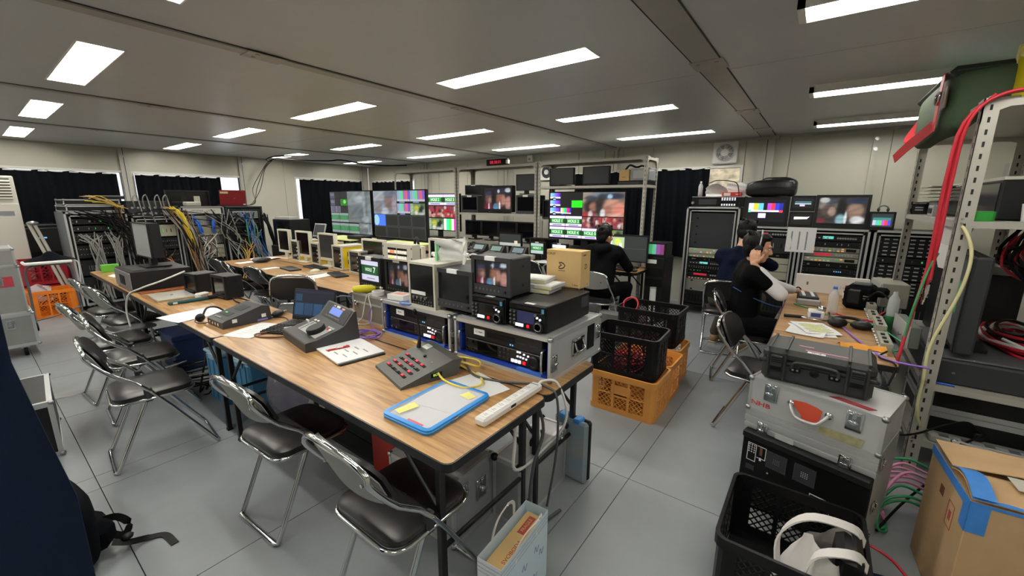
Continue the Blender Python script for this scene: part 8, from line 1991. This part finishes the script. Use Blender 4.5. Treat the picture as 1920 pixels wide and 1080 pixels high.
# man in the black hoodie at the control desk
t, P, M, nk, f, rt = seated('person', 'person in a black hoodie at the control desk, seated with the back turned', (4.46, 2.02, .53), (1, -.06), .06, (4.56, 2.03, 1.16), (.95, -.3, -.1), mat('black hoodie cloth', '0c0d0f', .85, spec=.08, bump=.2, bscale=120), mat('black trousers', '0b0b0d', .85, spec=.08), BLK,
    ((4.72, 2.28, .78), (4.92, 2.12, .745), (1, -.3, 0), (0, 0, 1), .4), ((4.66, 1.76, .80), (4.88, 1.86, .765), (1, .15, .05), (-.1, -.3, 1), .6), True)
MB(BLK2).tube([P(-.01+.0*k, .092*math.cos(PI*k/10), .04+.115*math.sin(PI*k/10)) for k in range(11)], .007, 6).build('headset_band', t, 60)
# man in navy at the racks
t, P, M, nk, f, rt = seated('person', 'person in a navy jacket facing the racks, behind the one with the headset', (4.82, .7, .53), (1, -.25), .14, (5.05, .62, 1.25), (.9, -.4, -.25), mat('navy jacket cloth', '0d1326', .85, spec=.08, bump=.2, bscale=120), mat('olive trousers', '3a372c', .8), mat('tan shoe', 'a88a66', .6),
    ((5.28, .82, .84), (5.5, .62, .88), (.8, -.6, .1), (0, 0, 1), .6), ((5.12, .36, .9), (5.34, .44, .93), (.9, .1, .1), (0, -.5, 1), .9), False, None, (-.38, -.3))
# man with the headset
ja = mat('black vest cloth', '0a0a0c', .85, spec=.08, bump=.25, bscale=120)
t, P, M, nk, f, rt = seated('person', 'person with a headset and white shirt sleeves, hand held to the ear', (4.0, .45, .53), (.28, -.96), .0, (3.98, .40, 1.185), (.2, -.97, -.12), ja, mat('black trousers', ''), BLK,
    ((4.3, .26, .83), (4.5, .1, .77), (.75, -.6, -.05), (0, 0, 1), .5), ((3.86, .19, .84), (3.838, .40, 1.07), (.3, .02, 1), (-1, .1, .3), .7), False, mat('white shirt cloth', 'e4e4e8', .7, bump=.15, bscale=80), (-.15, -.05))
MB(STL).tube([P(.0, .088*math.cos(PI*k/10), .03+.122*math.sin(PI*k/10)) for k in range(11)], .006, 6).build('headset_band', t, 60)
for y in (1, -1):
    m = MB(BLK); m.T = Matrix.Translation(P(.0, y*.09, .0)) @ M; m.ell((0, 0, 0), (.032, .014, .036), 12, 8); m.build('ear_cup', t, 60)
inv = Vector((3.93, .52, 0))
bd = MB(mat('pink badge', 'd89ab4', .5)); bd.T = Matrix.Translation(Vector((4.03, .24, .62))-inv) @ Matrix.Rotation(R(-70), 4, 'Z') @ Matrix.Rotation(R(20), 4, 'Y'); bd.box(-.035, -.004, 0, .035, 0, .06).use(PAP).box(-.035, -.004, -.06, .035, 0, 0); bd.build('name_badge', t)
MB(mat('blue lanyard', '3a5a9a', .5)).tube(spline([Vector(p)-inv for p in ((3.77, .6, .86), (3.79, .44, .78), (3.88, .3, .72), (4.02, .24, .69))], 5), .004, 6).build('lanyard_cord', t, 60)
MB(BLK2).tube([Vector((4.475, .16, .772))-inv+Vector((.026*math.cos(a), .02*math.cos(a), .026*math.sin(a))) for a in [k*.45 for k in range(14)]], .006, 6, closed=True).build('wrist_band', t, 60)
